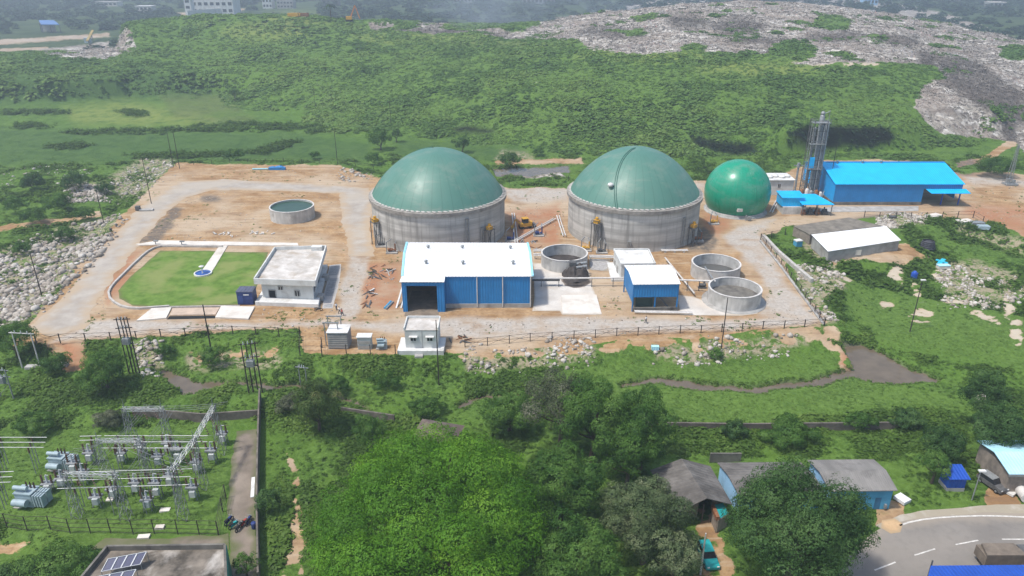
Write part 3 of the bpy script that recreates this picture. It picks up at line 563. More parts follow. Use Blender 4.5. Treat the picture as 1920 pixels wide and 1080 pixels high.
def gable(t, q, z0, ze, zr, wm, rm, over=.4, opening=True, th=.12, walls=True):
    """q = FL, FR, BR, BL ground corners; ridge runs left-right"""
    FL, FR, BR, BL = [Vector((p[0], p[1])) for p in q]
    RL, RR = (FL + BL) / 2, (FR + BR) / 2
    if walls:
        m = MB(); vs = [(FL.x, FL.y, z0), (FR.x, FR.y, z0), (BR.x, BR.y, z0), (BL.x, BL.y, z0), (FL.x, FL.y, ze), (FR.x, FR.y, ze), (BR.x, BR.y, ze), (BL.x, BL.y, ze), (RL.x, RL.y, zr), (RR.x, RR.y, zr)]
        m.add(vs, [(0, 1, 5, 4), (1, 2, 6, 9, 5), (2, 3, 7, 6), (3, 0, 4, 8, 7)]); m.build('wall', wm, t)
    dx = (FR - FL).normalized() * over; dy = (BL - FL).normalized() * over; sl = (zr - ze) / max(.1, (RL - FL).length)
    r = MB()
    for A_, B_, C_, D_ in ((FL - dx - dy, FR + dx - dy, RR + dx, RL - dx), (BR + dx + dy, BL - dx + dy, RL - dx, RR + dx)):
        zl = ze - sl * over + .03
        P = [(A_.x, A_.y, zl), (B_.x, B_.y, zl), (C_.x, C_.y, zr + .03), (D_.x, D_.y, zr + .03)]
        r.add(P + [(p[0], p[1], p[2] + th) for p in P], [(3, 2, 1, 0), (4, 5, 6, 7), (0, 1, 5, 4), (1, 2, 6, 5), (2, 3, 7, 6), (3, 0, 4, 7)])
    return r.build('roof', rm, t)
def roof_vent(root, p, part=True):
    m = MB(); m.tube((p[0], p[1], p[2] - .25), (p[0], p[1], p[2] + .35), .28, .25, 10); m.ball((p[0], p[1], p[2] + .62), .42, 8, (1, 1, .8)); return m.build('roof_vent', M['steel'], root)

# long white roofed shed ------------------------------------------------------
ze, zr = 7.6, 9.0
FL = R(758, 518, ze); FR = R(995, 517.5, ze); BL = R(766, 456, ze); BR = R(986, 457, ze)
sh = thing('processing_shed', 'long blue shed with white sheet roof and open bay, before the left dome', 'shed', ((FL.x + FR.x) / 2, FL.y, 0))
yF = FL.y; PX = R(834, 518, ze).x
gable(sh, [FL, FR, BR, BL], 0, ze, zr, M['blue_wall'], M['white_roof'], .35, walls=False)
w = MB(); P = lambda a: (a.x, a.y)
xo0, xo1 = R(769, 570, 0).x, R(824, 570, 0).x
w.seg((xo1, yF), P(FR), 1.0, ze, .2); w.seg(P(FR), P(BR), 1.0, ze, .2); w.seg(P(BR), P(BL), 0, ze, .2); w.seg(P(BL), (FL.x + .05, FL.y), 1.0, ze, .2)
w.add([(FL.x, FL.y, ze), (BL.x, BL.y, ze), ((FL.x + BL.x) / 2, (FL.y + BL.y) / 2, zr)], [(0, 1, 2)]); w.add([(FR.x, FR.y, ze), (BR.x, BR.y, ze), ((FR.x + BR.x) / 2, (FR.y + BR.y) / 2, zr)], [(0, 1, 2)])
w.build('wall', M['blue_wall'], sh)
w = MB(); w.seg((xo1 + .1, yF), P(FR), 0, .98, .5); w.seg((FR.x, FR.y + .3), P(BR), 0, .98, .5); w.seg(P(BL), P(FL), 0, .98, .5); w.build('plinth', M['conc'], sh)
yp = yF - 2.2; w = MB(); w.seg((FL.x - .3, yp), (xo0, yp), 0, ze - .55, .2); w.seg((FL.x - .3, yp + .1), (FL.x - .1, yF), 0, ze - .4, .2); w.seg((xo1, yp), (PX, yp), 0, ze - .55, .2); w.seg((PX - .1, yp + .1), (PX - .1, yF - .1), 0, ze - .4, .2); w.seg((xo0, yp), (xo1, yp), ze - 1.3, ze - .55, .18)
w.build('bay_wall', M['blue_wall'], sh)
sl = (zr - ze) / 10.4; w = MB(); z1 = ze - sl * 2.6 + .02; w.add([(FL.x - .75, yp - .4, z1), (PX + .1, yp - .4, z1), (PX + .1, yF - .2, ze + .08), (FL.x - .5, yF - .2, ze + .08), (FL.x - .75, yp - .4, z1 + .14), (PX + .1, yp - .4, z1 + .14), (PX + .1, yF - .2, ze + .2), (FL.x - .5, yF - .2, ze + .2)], [(3, 2, 1, 0), (4, 5, 6, 7), (0, 1, 5, 4), (1, 2, 6, 5), (2, 3, 7, 6), (3, 0, 4, 7)]); w.build('bay_roof', M['white_roof'], sh)
w = MB()
for a_, b_ in ((FL, BL), (FR, BR)):
    s_ = -.42 if a_ is FL else .42; mid = (a_ + b_) / 2
    w = MB(); h_ = .28; L0 = [(a_.x + s_, a_.y - .3, ze), (mid.x + s_, mid.y, zr + .03), (b_.x + s_, b_.y + .3, ze)]; vs = [(x + dx, y, z + dz) for x, y, z in L0 for dx, dz in ((-.25, 0), (.25, 0), (.25, h_), (-.25, h_))]; w.add(vs, [(i * 4 + k, i * 4 + (k + 1) % 4, i * 4 + 4 + (k + 1) % 4, i * 4 + 4 + k) for i in (0, 1) for k in range(4)] + [(3, 2, 1, 0), (8, 9, 10, 11)]); w.build('verge_trim', M['cyan_trim'], sh)
for u_, v_ in ((803, 466), (867, 466), (957, 467), (799, 494), (868, 495), (962, 495)):
    p = R(u_, v_, ze + .6); k = abs(p.y - (yF + 10.4)) / 10.4; p = R(u_, v_, zr - (zr - ze) * k + .1); roof_vent(sh, p)
for u_ in (896, 943, 994):
    x = R(u_, 570, 0).x; w = MB(); w.tube((x, yF - .25, .3), (x, yF - .25, ze - .2), .12); w.build('downpipe', M['pipe'], sh)
p0, p1 = R(743, 578, 0), R(757, 530, 3.0); w = MB(); w.bar(p0, p1, .35, .25); w.bar(R(752, 578, 0), R(757, 560, 1.5), .3, .2); o = w.build('leaning_pipe', M['white'], None); props(o, 'white pipe leaning on the left corner of the long shed', 'pipe')
w = MB(); w.add([(xo0 - .5, yp - 2.2, .05), (xo1 + .3, yp - 2.2, .05), (xo1 + .3, yF + 9, .05), (xo0 - .5, yF + 9, .05)], [(0, 1, 2, 3)]); o = w.build('bay_floor', M['bayfloor'], None); props(o, 'dark floor inside the open bay of the long shed', 'floor', None, 'structure')

# white office ---------------------------------------------------------------
zs = 6.0; q = [R(476, 522, zs), R(591, 526, zs), R(611, 460, zs), R(515, 463, zs)]
cxm = sum(p.x for p in q) / 4; cym = sum(p.y for p in q) / 4; of = thing('office_building', 'white flat-roofed office with parapet beside the lawn', 'building', (cxm, cym, 0))
def inset(q, d):
    c = sum((Vector(p[:2]) for p in q), Vector((0, 0))) / 4; out = []
    for p in q:
        v = Vector(p[:2]) - c; out.append((c.x + v.x * (1 - d / abs(v.x)), c.y + v.y * (1 - d / abs(v.y))))
    return out
qi = inset(q, 1.05); w = MB(); w.prism(qi, .9, zs - 1.3); w.build('wall', M['white_wall'], of)
w = MB(); w.prism([(p.x, p.y) for p in q], zs - 1.3, zs - .85); w.build('roof', M['roofslab'], of)
w = MB(); qp = [Vector((p.x, p.y)) for p in q]
for a_, b_ in zip(qp, qp[1:] + qp[:1]): w.seg(a_, b_, zs - 1.35, zs, .28)
w.build('parapet', M['white_wall'], of)
w = MB(); a_, b_ = qp[2], qp[3]; dr = (b_ - a_).normalized(); w.cbox((a_.x + dr.x * 2, a_.y - .9, zs - .85), (2.6, 1.6, 1.0)); w.build('stair_hatch', M['white_wall'], of)
w = MB(); qq = inset(q, .1); fl, fr, br, bl = qq; w.prism([(fl[0] - .1, fl[1] - 1.6), (fr[0] + .6, fr[1] - 1.6), (br[0], br[1]), (bl[0], bl[1])], 0, .9); w.build('plinth', M['white'], of)
yw = qi[0][1]
def win_on(root, u0, u1, v0, v1, yw, name, mat, frame=None, proud=.06):
    z0, z1 = zat(v1, yw), zat(v0, yw); x0, x1 = xat(u0, yw, z0), xat(u1, yw, z0)
    w = MB(); w.box(x0, yw - proud, z0, x1, yw + .1, z1); o = w.build(name, M[mat], root)
    if frame:
        w = MB(); e = .1; w.box(x0 - e, yw - proud - .04, z0 - e, x0, yw, z1 + e); w.box(x1, yw - proud - .04, z0 - e, x1 + e, yw, z1 + e); w.box(x0, yw - proud - .04, z1, x1, yw, z1 + e); w.box(x0, yw - proud - .04, z0 - e, x1, yw, z0); w.box((x0 + x1) / 2 - .05, yw - proud - .03, z0, (x0 + x1) / 2 + .05, yw, z1); w.build('frame', M[frame], o)
    return o
def wall_y(q, u, vv):   # y of the front wall under a pixel
    return q[0][1] + (q[1][1] - q[0][1]) * .5
FA, FB = Vector(qi[0]), Vector(qi[1])
def face_open(u0, u1, v0, v1, name, mt, pane=True):
    P = []
    for u_ in (u0, u1):
        t_ = .5
        for _ in range(6):
            c_ = FA.lerp(FB, t_); x_ = xat(u_, c_.y, zat((v0 + v1) / 2, c_.y)); t_ = (x_ - FA.x) / (FB.x - FA.x)
        P.append(FA.lerp(FB, t_))
    z0, z1 = zat(v1, P[0].y), zat(v0, P[0].y); w = MB(); w.seg(P[0], P[1], max(z0, .92), z1, .16); o = w.build(name, M[mt], of); d = (P[1] - P[0]).normalized() * .09
    w = MB(); w.seg(P[0] - d, P[0] + d, max(z0, .92), z1 + .1, .26); w.build('frame', M['steel'], o); w = MB(); w.seg(P[1] - d, P[1] + d, max(z0, .92), z1 + .1, .26); w.build('frame', M['steel'], o)
    w = MB(); w.seg(P[0] - d, P[1] + d, z1, z1 + .16, .3); w.build('lintel', M['conc'], o)
    if pane: c_ = (P[0] + P[1]) / 2; w = MB(); w.seg(c_ - d * .6, c_ + d * .6, z0, z1, .24); w.build('mullion', M['white'], o)
face_open(505, 518, 544, 566, 'door', 'black', False); face_open(522, 530, 537, 543, 'window', 'glass'); face_open(553, 562, 545, 555, 'window', 'glass')
xr, yr0, yr1 = qi[1][0], qi[1][1], qi[2][1]
for k, (a_, b_, z0, z1) in enumerate(((.08, .16, 2.0, 3.2), (.2, .28, 2, 3.2), (.45, .58, .9, 3.4), (.75, .85, 2, 3.2))):
    xa = qi[1][0] + (qi[2][0] - qi[1][0]) * a_; ya = yr0 + (yr1 - yr0) * a_; xb = qi[1][0] + (qi[2][0] - qi[1][0]) * b_; yb = yr0 + (yr1 - yr0) * b_
    w = MB(); w.seg((xa, ya), (xb, yb), z0, z1, .14); w.build('door' if k == 2 else 'window', M['glass'], of)
for a_ in (.05, .62):
    w = MB(); xa = xr + (qi[2][0] - xr) * a_; ya = yr0 + (yr1 - yr0) * a_; w.cbox((xa + 1.2, ya + .8, .0), (1.4, 1.6, 1.3)); w.build('step_block', M['conc'], of)
sheet('gravel_strip', [(604, 578), (610, 540), (618, 497), (640, 495), (636, 530), (624, 578)], .03, edge_mat('grey_chippings', (.22, .22, .22), (.34, .34, .34), (.45, .42, .39), .4, 1.2), 'grey chippings strip along the right side of the white office', 'gravel strip', jit=.1)

# lawn kerb, walks, fountain --------------------------------------------------
def ribbon(name, px, w, z0, z1, mat, label, cat, kind=None, world=False):
    P = [Vector(p) if world else R(p[0], p[1], 0) for p in px]; m = MB()
    for a_, b_ in zip(P[:-1], P[1:]): m.seg(a_, b_, z0, z1, w)
    o = m.build(name, M[mat], None); props(o, label, cat, None, kind); return o
ribbon('lawn_kerb', [(418, 464), (330, 463), (303, 463), (290, 466), (277, 473), (264, 484), (248, 499), (232, 515), (216, 531), (208, 541), (204, 550), (206, 560), (214, 568), (226, 575), (242, 579), (262, 580), (290, 578), (318, 576)], .45, 0, .5, 'kerb', 'curved concrete kerb enclosing the lawn', 'kerb')
ribbon('lawn_kerb', [(318, 577), (450, 575)], .3, 0, .35, 'kerb', 'straight front kerb of the lawn up to the navy cabin', 'kerb')
w = MB(); w.prism([R(u, v, 0).to_2d() for u, v in [(255, 459), (300, 452), (558, 457), (560, 462), (300, 460), (262, 461)]], 0, .25); o = w.build('walkway', M['conc_light'], None); props(o, 'pale concrete walkway behind the lawn', 'path', None, 'structure')
w = MB(); w.prism([R(u, v, 0).to_2d() for u, v in [(412, 461.5), (427, 461.5), (399, 508), (380, 507)]], 0, .2); o = w.build('lawn_path', M['conc_light'], None); props(o, 'white paved path across the lawn to the fountain', 'path', None, 'structure')
fp = R(381, 513.5, 0); ft = thing('fountain', 'small blue fountain basin with white rim on the lawn', 'fountain', fp)
w = MB(); ring_wall(w, fp.x, fp.y, 2.15, 1.85, 0, .4, 40); w.build('rim', M['white'], ft); w = MB(); w.disc(1.9, .22, 40, fp.x, fp.y); w.build('basin', pm('basin_blue', (.01, .07, .30), .2, .1, 2, spec=.6), ft)
w = MB(); w.lathe([(.3, 0), (.14, .5), (.12, 1.3), (.1, 1.7), (.62, 1.95), (.66, 2.05), (.1, 2.0)], 16, fp.x - .1, fp.y); w.build('spout', M['white'], ft)
for u_, lb in ((292, 'nearer the road'), (341, 'further from the road')):
    p = R(u_, 458 if u_ < 300 else 459, .2); w = MB(); w.tube(p, p + Vector((0, 0, .9)), .12); w.cbox((p.x + .2, p.y, 1.05), (1.2, .5, .28)); o = w.build('bollard_light', M['steel'], None); props(o, f'low lamp standing on the pale walkway, {lb}', 'lamp', 'lamps on the walkway')
cb = R(461, 572, 0); sx_, sy_ = 3.5, 2.9; ct = thing('portable_cabin', 'navy blue portable cabin at the lawn corner by the office', 'cabin', cb)
w = MB(); w.box(cb.x - 1.75, cb.y, .15, cb.x + 1.75, cb.y + 2.9, 3.2); w.build('body', M['navy'], ct); w = MB(); w.box(cb.x - 1.85, cb.y - .1, 3.2, cb.x + 1.85, cb.y + 3.0, 3.35)
for k in range(5): w.box(cb.x - 1.7 + k * .75, cb.y, 3.35, cb.x - 1.45 + k * .75, cb.y + 2.9, 3.42)
w.build('roof', pm('dark_roof', (.10, .11, .16), .6), ct); w = MB(); w.box(cb.x - .2, cb.y - .05, 2.4, cb.x + 1.0, cb.y + .1, 2.65); w.build('signboard', M['white'], ct); w = MB(); w.box(cb.x - 1.4, cb.y - .05, .3, cb.x - .5, cb.y + .1, 2.2); w.build('door', pm('navy_door', (.03, .06, .2), .5), ct)
# concrete ramps in front of the lawn, drain between
w = MB(); w.prism([R(u, v, 0).to_2d() for u, v in [(256, 603), (312, 598), (322, 578), (285, 580)]], 0, .3); o = w.build('ramp', M['conc_light'], None); props(o, 'left concrete slab ramp before the lawn, greyish', 'ramp', 'slab ramps before the lawn')
w = MB(); w.prism([R(u, v, 0).to_2d() for u, v in [(404, 597), (466, 600), (478, 577), (415, 576)]], 0, .35); o = w.build('ramp', M['conc_light'], None); props(o, 'right concrete slab ramp before the lawn, near the navy cabin', 'ramp', 'slab ramps before the lawn')
w = MB(); w.prism([R(u, v, 0).to_2d() for u, v in [(313, 599), (404, 597), (404, 592), (318, 593)]], 0, .06); o = w.build('drain', M['black'], None); props(o, 'dark open drain between the two slab ramps', 'drain', None, 'structure')
w = MB(); w.prism([R(u, v, 0).to_2d() for u, v in [(319, 592), (404, 591), (412, 578), (324, 579)]], 0, .2); o = w.build('drain_cover', pm('pinkish_slab', (.46, .36, .28), .9, .15, .6), None); props(o, 'pinkish slab over the drain between the ramps', 'slab', None, 'structure')

# concrete yard next to the long shed ----------------------------------------
sheet('concrete_yard', [(1000, 492), (1040, 496), (1102, 500), (1112, 540), (1128, 590), (1054, 590), (1050, 583), (998, 583), (1002, 560)], .05, M['concpad'], 'pale concrete yard right of the long shed', 'yard', jit=.08)
w = MB(); a4 = [R(u, v, 0) for u, v in [(1052, 557), (1118, 556), (1128, 589), (1055, 588)]]; w.prism([p.to_2d() for p in a4], 0, [.5, .5, .1, .1]); o = w.build('yard_ramp', M['conc_light'], None); props(o, 'sloping pale ramp at the front of the concrete yard', 'ramp')
sheet('sludge_spill', [(1050, 522), (1064, 512), (1085, 508), (1105, 514), (1110, 528), (1096, 538), (1075, 540), (1058, 535)], .08, edge_mat('sludge_spill', (.05, .042, .036), (.10, .082, .07), (.28, .23, .19), .5, .6, .8), 'dark half-round sludge spill on the concrete yard', 'sludge', jit=.25)
hp = R(1080, 520, 0); hh = thing('sludge_heap', 'black sludge heap piled against the open tank beside the shed', 'heap', hp)
V = []; n = 30
gx, gy = np.meshgrid(np.linspace(-3.4, 3.4, n), np.linspace(-3.8, 5.2, n)); rr = np.sqrt((gx / 3.3) ** 2 + ((gy - .7) / 4.4) ** 2); hz = 3.3 * np.clip(1 - (rr * (.75 + .5 * fbm(gx, gy, 1.5, 2, 6))) ** 1.6, 0, 1) * (.45 + 1.1 * fbm(gx, gy, .9, 3, 2)) - .05
ii = (np.arange(n - 1)[:, None] * n + np.arange(n - 1)[None, :]).ravel(); mesh_np('mound', np.stack([gx.ravel() , gy.ravel() , hz.ravel()], 1), np.stack([ii, ii + 1, ii + n + 1, ii + n], 1), M['sludge'], None, True, hh)
sg = thing('screw_press', 'screw press with two pale cylinders on the black sludge heap', 'machine', hp + Vector((1, 2, 0)))
w = MB(); b = hp + Vector((.2, 1.5, 2.3)); w.cbox((b.x - 1, b.y, b.z - .1), (1.6, 1.6, 1.4)); w.bar((b.x - 1.5, b.y - .6, 0), (b.x - 1.5, b.y - .6, b.z), .15); w.bar((b.x + .6, b.y - .6, 0), (b.x + .6, b.y - .6, b.z), .15); w.build('body', M['steel_dark'], sg)
for k in (0, 1):
    w = MB(); w.tube((b.x - .2, b.y - .2 - 1.1 * k, b.z + .7 - .5 * k), (b.x + 2.4, b.y + .2 - 1.1 * k, b.z + .9 - .5 * k), .35, n=10); w.build('cylinder', M['steel'], sg)
# conveyor / pipes
z = 2.2; c0, c1 = R(998, 522, z), R(1180, 521, z); cv = thing('pipe_bridge', 'long pale pipe on posts from the shed across the sludge heap', 'pipe', c0)
w = MB(); w.tube(c0, c1, .22); w.build('pipe', M['pipe'], cv); w = MB(); w.seg((c0.x, c0.y + .6), (R(1050, 522, z).x, c0.y + .6), 1.4, 1.9, .8); w.build('trough', M['steel_dark'], cv)
for u_ in (1015, 1048, 1110, 1150): x = R(u_, 522, z).x; w = MB(); w.bar((x, c0.y, 0), (x, c0.y, z), .15); w.build('post', M['steel_dark'], cv)
for k, (a_, b_, lb) in enumerate((((1000, 468), (1018, 468), 'short white pipe pair from shed to sludge tank'), ((1104, 479), (1150, 480), 'white pipe pair from sludge tank to small white house'), ((1000, 476), (1018, 477), 'lower white pipe pair from shed to sludge tank'))):
    p, q2 = R(*a_, 1.2), R(*b_, 1.2); w = MB(); w.tube(p, q2, .2); w.tube(p + Vector((0, -.8, -.1)), q2 + Vector((0, -.8, -.1)), .2); w.bar((p.x + .4, p.y - .4, 0), (p.x + .4, p.y - .4, 1.1), .2); w.bar((q2.x - .4, q2.y - .4, 0), (q2.x - .4, q2.y - .4, 1.1), .2); o = w.build('transfer_pipe', M['pipe'], None); props(o, lb, 'pipe', 'transfer pipes')
sheet('rubble_patch', [(1104, 484), (1146, 486), (1140, 508), (1106, 506)], .06, edge_mat('grey_rubble_patch', (.28, .27, .26), (.45, .44, .43), (.3, .26, .2), .5, 1.4), 'grey broken concrete patch right of the sludge tank', 'rubble', jit=.2)

# small white pump house
zs = 4.6; q = [R(1165, 494, zs), R(1229, 493, zs), R(1216, 466, zs), R(1151, 466, zs)]; ph = thing('pump_house', 'small white flat-roofed house behind the blue open shed', 'building', (q[0].x + 3, q[0].y + 4, 0))
qp = [Vector((p.x, p.y)) for p in q]; w = MB(); w.prism(inset(q, .06), 0, zs - .5); w.build('wall', M['white_wall'], ph); w = MB(); w.prism(inset(q, .2), zs - .5, zs - .3); w.build('roof', M['white'], ph)
w = MB()
for a_, b_ in zip(qp, qp[1:] + qp[:1]): w.seg(a_, b_, zs - .55, zs, .24)
w.build('parapet', M['white_wall'], ph)
for a_, z0, z1, nm in ((.35, .2, 2.4, 'door'), (.72, 1.2, 2.4, 'window')):
    xa = qp[0].x + (qp[3].x - qp[0].x) * a_; ya = qp[0].y + (qp[3].y - qp[0].y) * a_; xb = qp[0].x + (qp[3].x - qp[0].x) * (a_ + .16); yb = qp[0].y + (qp[3].y - qp[0].y) * (a_ + .16)
    w = MB(); w.seg((xa, ya), (xb, yb), z0, z1, .2); w.build(nm, M['conc'], ph)
w = MB(); w.prism([R(u, v, 0).to_2d() for u, v in [(1146, 528), (1180, 528), (1165, 496), (1138, 496)]], 0, .6); w.build('side_plinth', M['white'], ph)

# blue open shed
ze = 6.6; q = [R(1189, 533, ze), R(1273, 532, ze), R(1254, 498, ze), R(1173, 499, ze)]; bs = thing('open_shed', 'blue open-sided shed with white roof on posts before the pump house', 'shed', (q[0].x + 4, q[0].y, 0))
qp = [Vector((p.x, p.y)) for p in q]; w = MB(); w.seg(qp[0], qp[1], ze - 3.1, ze - .02, .15); w.seg(qp[1], qp[2], ze - 3.1, ze - .02, .15); w.seg(qp[2], qp[3], ze - 3.1, ze - .02, .15); w.seg(qp[3], qp[0], ze - 4.6, ze - .02, .15); w.build('cladding', M['blue_wall'], bs)
gable(bs, [(p.x, p.y) for p in qp], 0, ze, ze + .7, None, M['white_roof'], .3, walls=False)
for p in qp + [(qp[0] + qp[1]) / 2]: w = MB(); w.bar((p.x, p.y + .15, 0), (p.x, p.y + .15, ze - .1), .28); w.build('post', M['blue_wall'], bs)
w = MB(); a_, b_ = qp[0], qp[1]; w.seg((a_.x, a_.y), (b_.x, b_.y), 0, 1.0, .4); w.build('low_wall', M['conc_dark'], bs)
kt = thing('slurry_tank', 'dark green box tank under the blue open shed', 'tank', (a_.x + 2, a_.y + 2, 0)); w = MB(); w.box(a_.x + .8, a_.y + 1, .1, a_.x + 4.6, a_.y + 4, 2.9); w.build('body', pm('dark_green', (.03, .06, .05), .6), kt); w = MB(); w.box(a_.x + .7, a_.y + .9, 2.9, a_.x + 4.7, a_.y + 4.1, 3.02); w.bar((a_.x + 6, a_.y + 1.5, 3), (a_.x + 8.3, a_.y + 1.5, .3), .5, .3); w.build('lid', M['steel_dark'], kt)
w = MB(); p, q2 = R(1190, 585, .5), R(1298, 587, .5); w.tube(p, q2, .22); w.tube(p + Vector((0, .6, 0)), q2 + Vector((0, .6, 0)), .18); o = w.build('transfer_pipe', M['pipe'], None); props(o, 'twin pipes on the ground before the blue open shed', 'pipe', 'transfer pipes')
sheet('white_slab', [(1270, 553), (1300, 556), (1325, 566), (1340, 578), (1380, 585), (1428, 574), (1420, 588), (1390, 592), (1275, 591)], .05, M['concpad'], 'white concrete slab round the open tanks', 'slab', jit=.06)
pb = thing('pipe_rack', 'pale pipe running from the blue open shed to the two open tanks', 'pipe', R(1272, 526, 2.5)); w = MB(); w.tube(R(1272, 525, 2.5), R(1342, 527, 3.2), .22); w.build('pipe', M['pipe'], pb); w = MB(); w.tube(R(1247, 483, 1), R(1302, 550, 1), .2); w.build('feed_pipe', M['pipe'], pb); w = MB(); w.bar(R(1322, 500, 3.8), R(1336, 522, 3.8), .3, .12); w.build('gangway', M['steel'], pb)
for u_ in (1290, 1312): p = R(u_, 526, 2.7); w = MB(); w.bar((p.x, p.y, 0), (p.x, p.y, 2.6), .16); w.build('post', M['steel_dark'], pb)
pw = R(1316, 540, 0); pt = thing('pump_set', 'small dark pump between the two open tanks', 'pump', pw); w = MB(); w.cbox((pw.x, pw.y, 0), (1.8, 1.0, .3)); w.tube((pw.x - .7, pw.y, .8), (pw.x + .3, pw.y, .8), .42, n=10); w.tube((pw.x + .4, pw.y, .3), (pw.x + .4, pw.y, 1.8), .2); w.ball((pw.x + .5, pw.y, .8), .5, 8); w.build('body', M['steel_dark'], pt)

# far right bright blue shed -------------------------------------------------
ze = 6.8; y0 = R(1568, 384, 0).y; xl, xr = xat(1568, y0, ze), xat(1812, y0, ze)
yb = y0 + 27; q = [(xl, y0), (xr - 1, y0), (xr - 1, yb), (xl, yb)]
rs = thing('purification_shed', 'bright blue gabled shed with open right bay, right of the column tower', 'shed', ((xl + xr) / 2, y0, 0))
gable(rs, q, 1, ze, 10.2, None, M['blue_roof'], .45, walls=False)
xm = xat(1728, y0, 2); w = MB(); w.seg((xl, y0), (xm, y0), 1.0, ze, .2); w.seg((xl, yb), (xr - 1, yb), 0, ze, .2); w.seg((xm, y0 + .1), (xm, yb - .1), 0, ze - .1, .15); w.seg((xm, y0), (xr - 1, y0), ze - 1.6, ze, .16); w.build('front_wall', M['blue_wall'], rs)
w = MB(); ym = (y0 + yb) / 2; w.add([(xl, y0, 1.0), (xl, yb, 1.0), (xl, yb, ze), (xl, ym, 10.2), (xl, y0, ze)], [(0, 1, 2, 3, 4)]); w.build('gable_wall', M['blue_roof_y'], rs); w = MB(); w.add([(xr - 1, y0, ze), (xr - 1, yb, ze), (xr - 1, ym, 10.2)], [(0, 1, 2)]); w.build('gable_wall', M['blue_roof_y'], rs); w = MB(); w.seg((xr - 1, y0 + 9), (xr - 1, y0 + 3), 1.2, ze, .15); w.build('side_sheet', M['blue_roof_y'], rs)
w = MB(); w.seg((xl - .05, y0 - .05), (xm, y0 - .05), 0, .98, .5); w.seg((xl - .05, y0 + .3), (xl - .05, yb), 0, .98, .4); w.build('plinth', M['conc_dark'], rs)
for x in (xr - 1, (xm + xr) / 2): w = MB(); w.bar((x, y0 + .2, 0), (x, y0 + .2, ze), .3); w.build('column', M['blue_deep'], rs)
w = MB(); za = 5.1; w.prism([(xm + 1.3, y0 - 2.6), (xr + .6, y0 - 2.6), (xr + .2, y0 - .1), (xm + .6, y0 - .1)], [za - .7, za - .7, za, za], [za - .58, za - .58, za + .12, za + .12]); w.build('canopy', M['blue_roof'], rs)
w = MB(); w.bar((xl - .4, ym, 10.35), (xr - .6, ym, 10.35), .9, .12); w.build('ridge_cap', M['blue_wall'], rs)
for u_ in (1570, 1617, 1652): p = (xat(u_, ym - .8, 10.3), ym - .8, 10.25); roof_vent(rs, p)
w = MB(); w.prism([R(u, v, 0).to_2d() for u, v in [(1500, 398), (1560, 388), (1722, 387), (1722, 396), (1560, 398), (1500, 402)]], 0, .12); o = w.build('concrete_apron', M['conc'], None); props(o, 'grey concrete apron in front of the bright blue shed', 'apron', None, 'structure')
# kiosk + canopy before the tower
kq = R(1467, 402, 0); k1 = R(1509, 402, 0); kb = thing('blue_kiosk', 'small bright blue compressor kiosk on a grey plinth left of the tower', 'kiosk', kq)
w = MB(); w.box(kq.x, kq.y, 0, k1.x, kq.y + 6, 2.3); w.build('plinth', M['tankwall'], kb); w = MB(); w.box(kq.x - .3, kq.y + .8, 2.31, k1.x - .6, kq.y + 6, 5.0); w.build('body', M['blue_roof'], kb)
w = MB(); w.prism([(kq.x - .6, kq.y + .5), (k1.x - .3, kq.y + .5), (k1.x - .3, kq.y + 6.3), (kq.x - .6, kq.y + 6.3)], [4.9, 4.9, 5.4, 5.4], [5.1, 5.1, 5.6, 5.6]); w.build('roof', M['blue_roof'], kb)
cq0, cq1 = R(1505, 384, 3.6), R(1565, 384, 3.6); kc = thing('blue_canopy', 'low bright blue canopy roof before the tower foot', 'canopy', (cq0.x, cq0.y, 0)); w = MB(); w.prism([(cq0.x, cq0.y), (cq1.x, cq1.y), (cq1.x - 3, cq1.y + 8), (cq0.x - .5, cq0.y + 8)], [3.5, 3.5, 4.4, 4.4], [3.7, 3.7, 4.6, 4.6]); w.build('roof', M['blue_roof'], kc)
for dx in (.4, (cq1.x - cq0.x) / 2, cq1.x - cq0.x - .5):
    for dy in (.4, 7): w = MB(); w.bar((cq0.x + dx * (1 if dy < 1 else .8), cq0.y + dy, 0), (cq0.x + dx * (1 if dy < 1 else .8), cq0.y + dy, 3.6), .18); w.build('post', M['steel_dark'], kc)
for k in range(4):
    x = cq0.x + 1.2 + k * 2.2; cy_ = thing('compressor', f'dark compressor under the blue canopy, {("leftmost", "second from left", "third from left", "rightmost")[k]}', 'compressor', (x, cq0.y + 2, 0), 'compressors under the canopy'); w = MB(); w.cbox((x, cq0.y + 2, .1), (1.5, 1.6, .8)); w.tube((x - .6, cq0.y + 2, 1.2), (x + .6, cq0.y + 2, 1.2), .5, n=10); w.tube((x, cq0.y + 2.5, .9), (x, cq0.y + 2.5, 2.1), .2); w.build('body', M['steel_dark' if k % 2 else 'rust'], cy_)
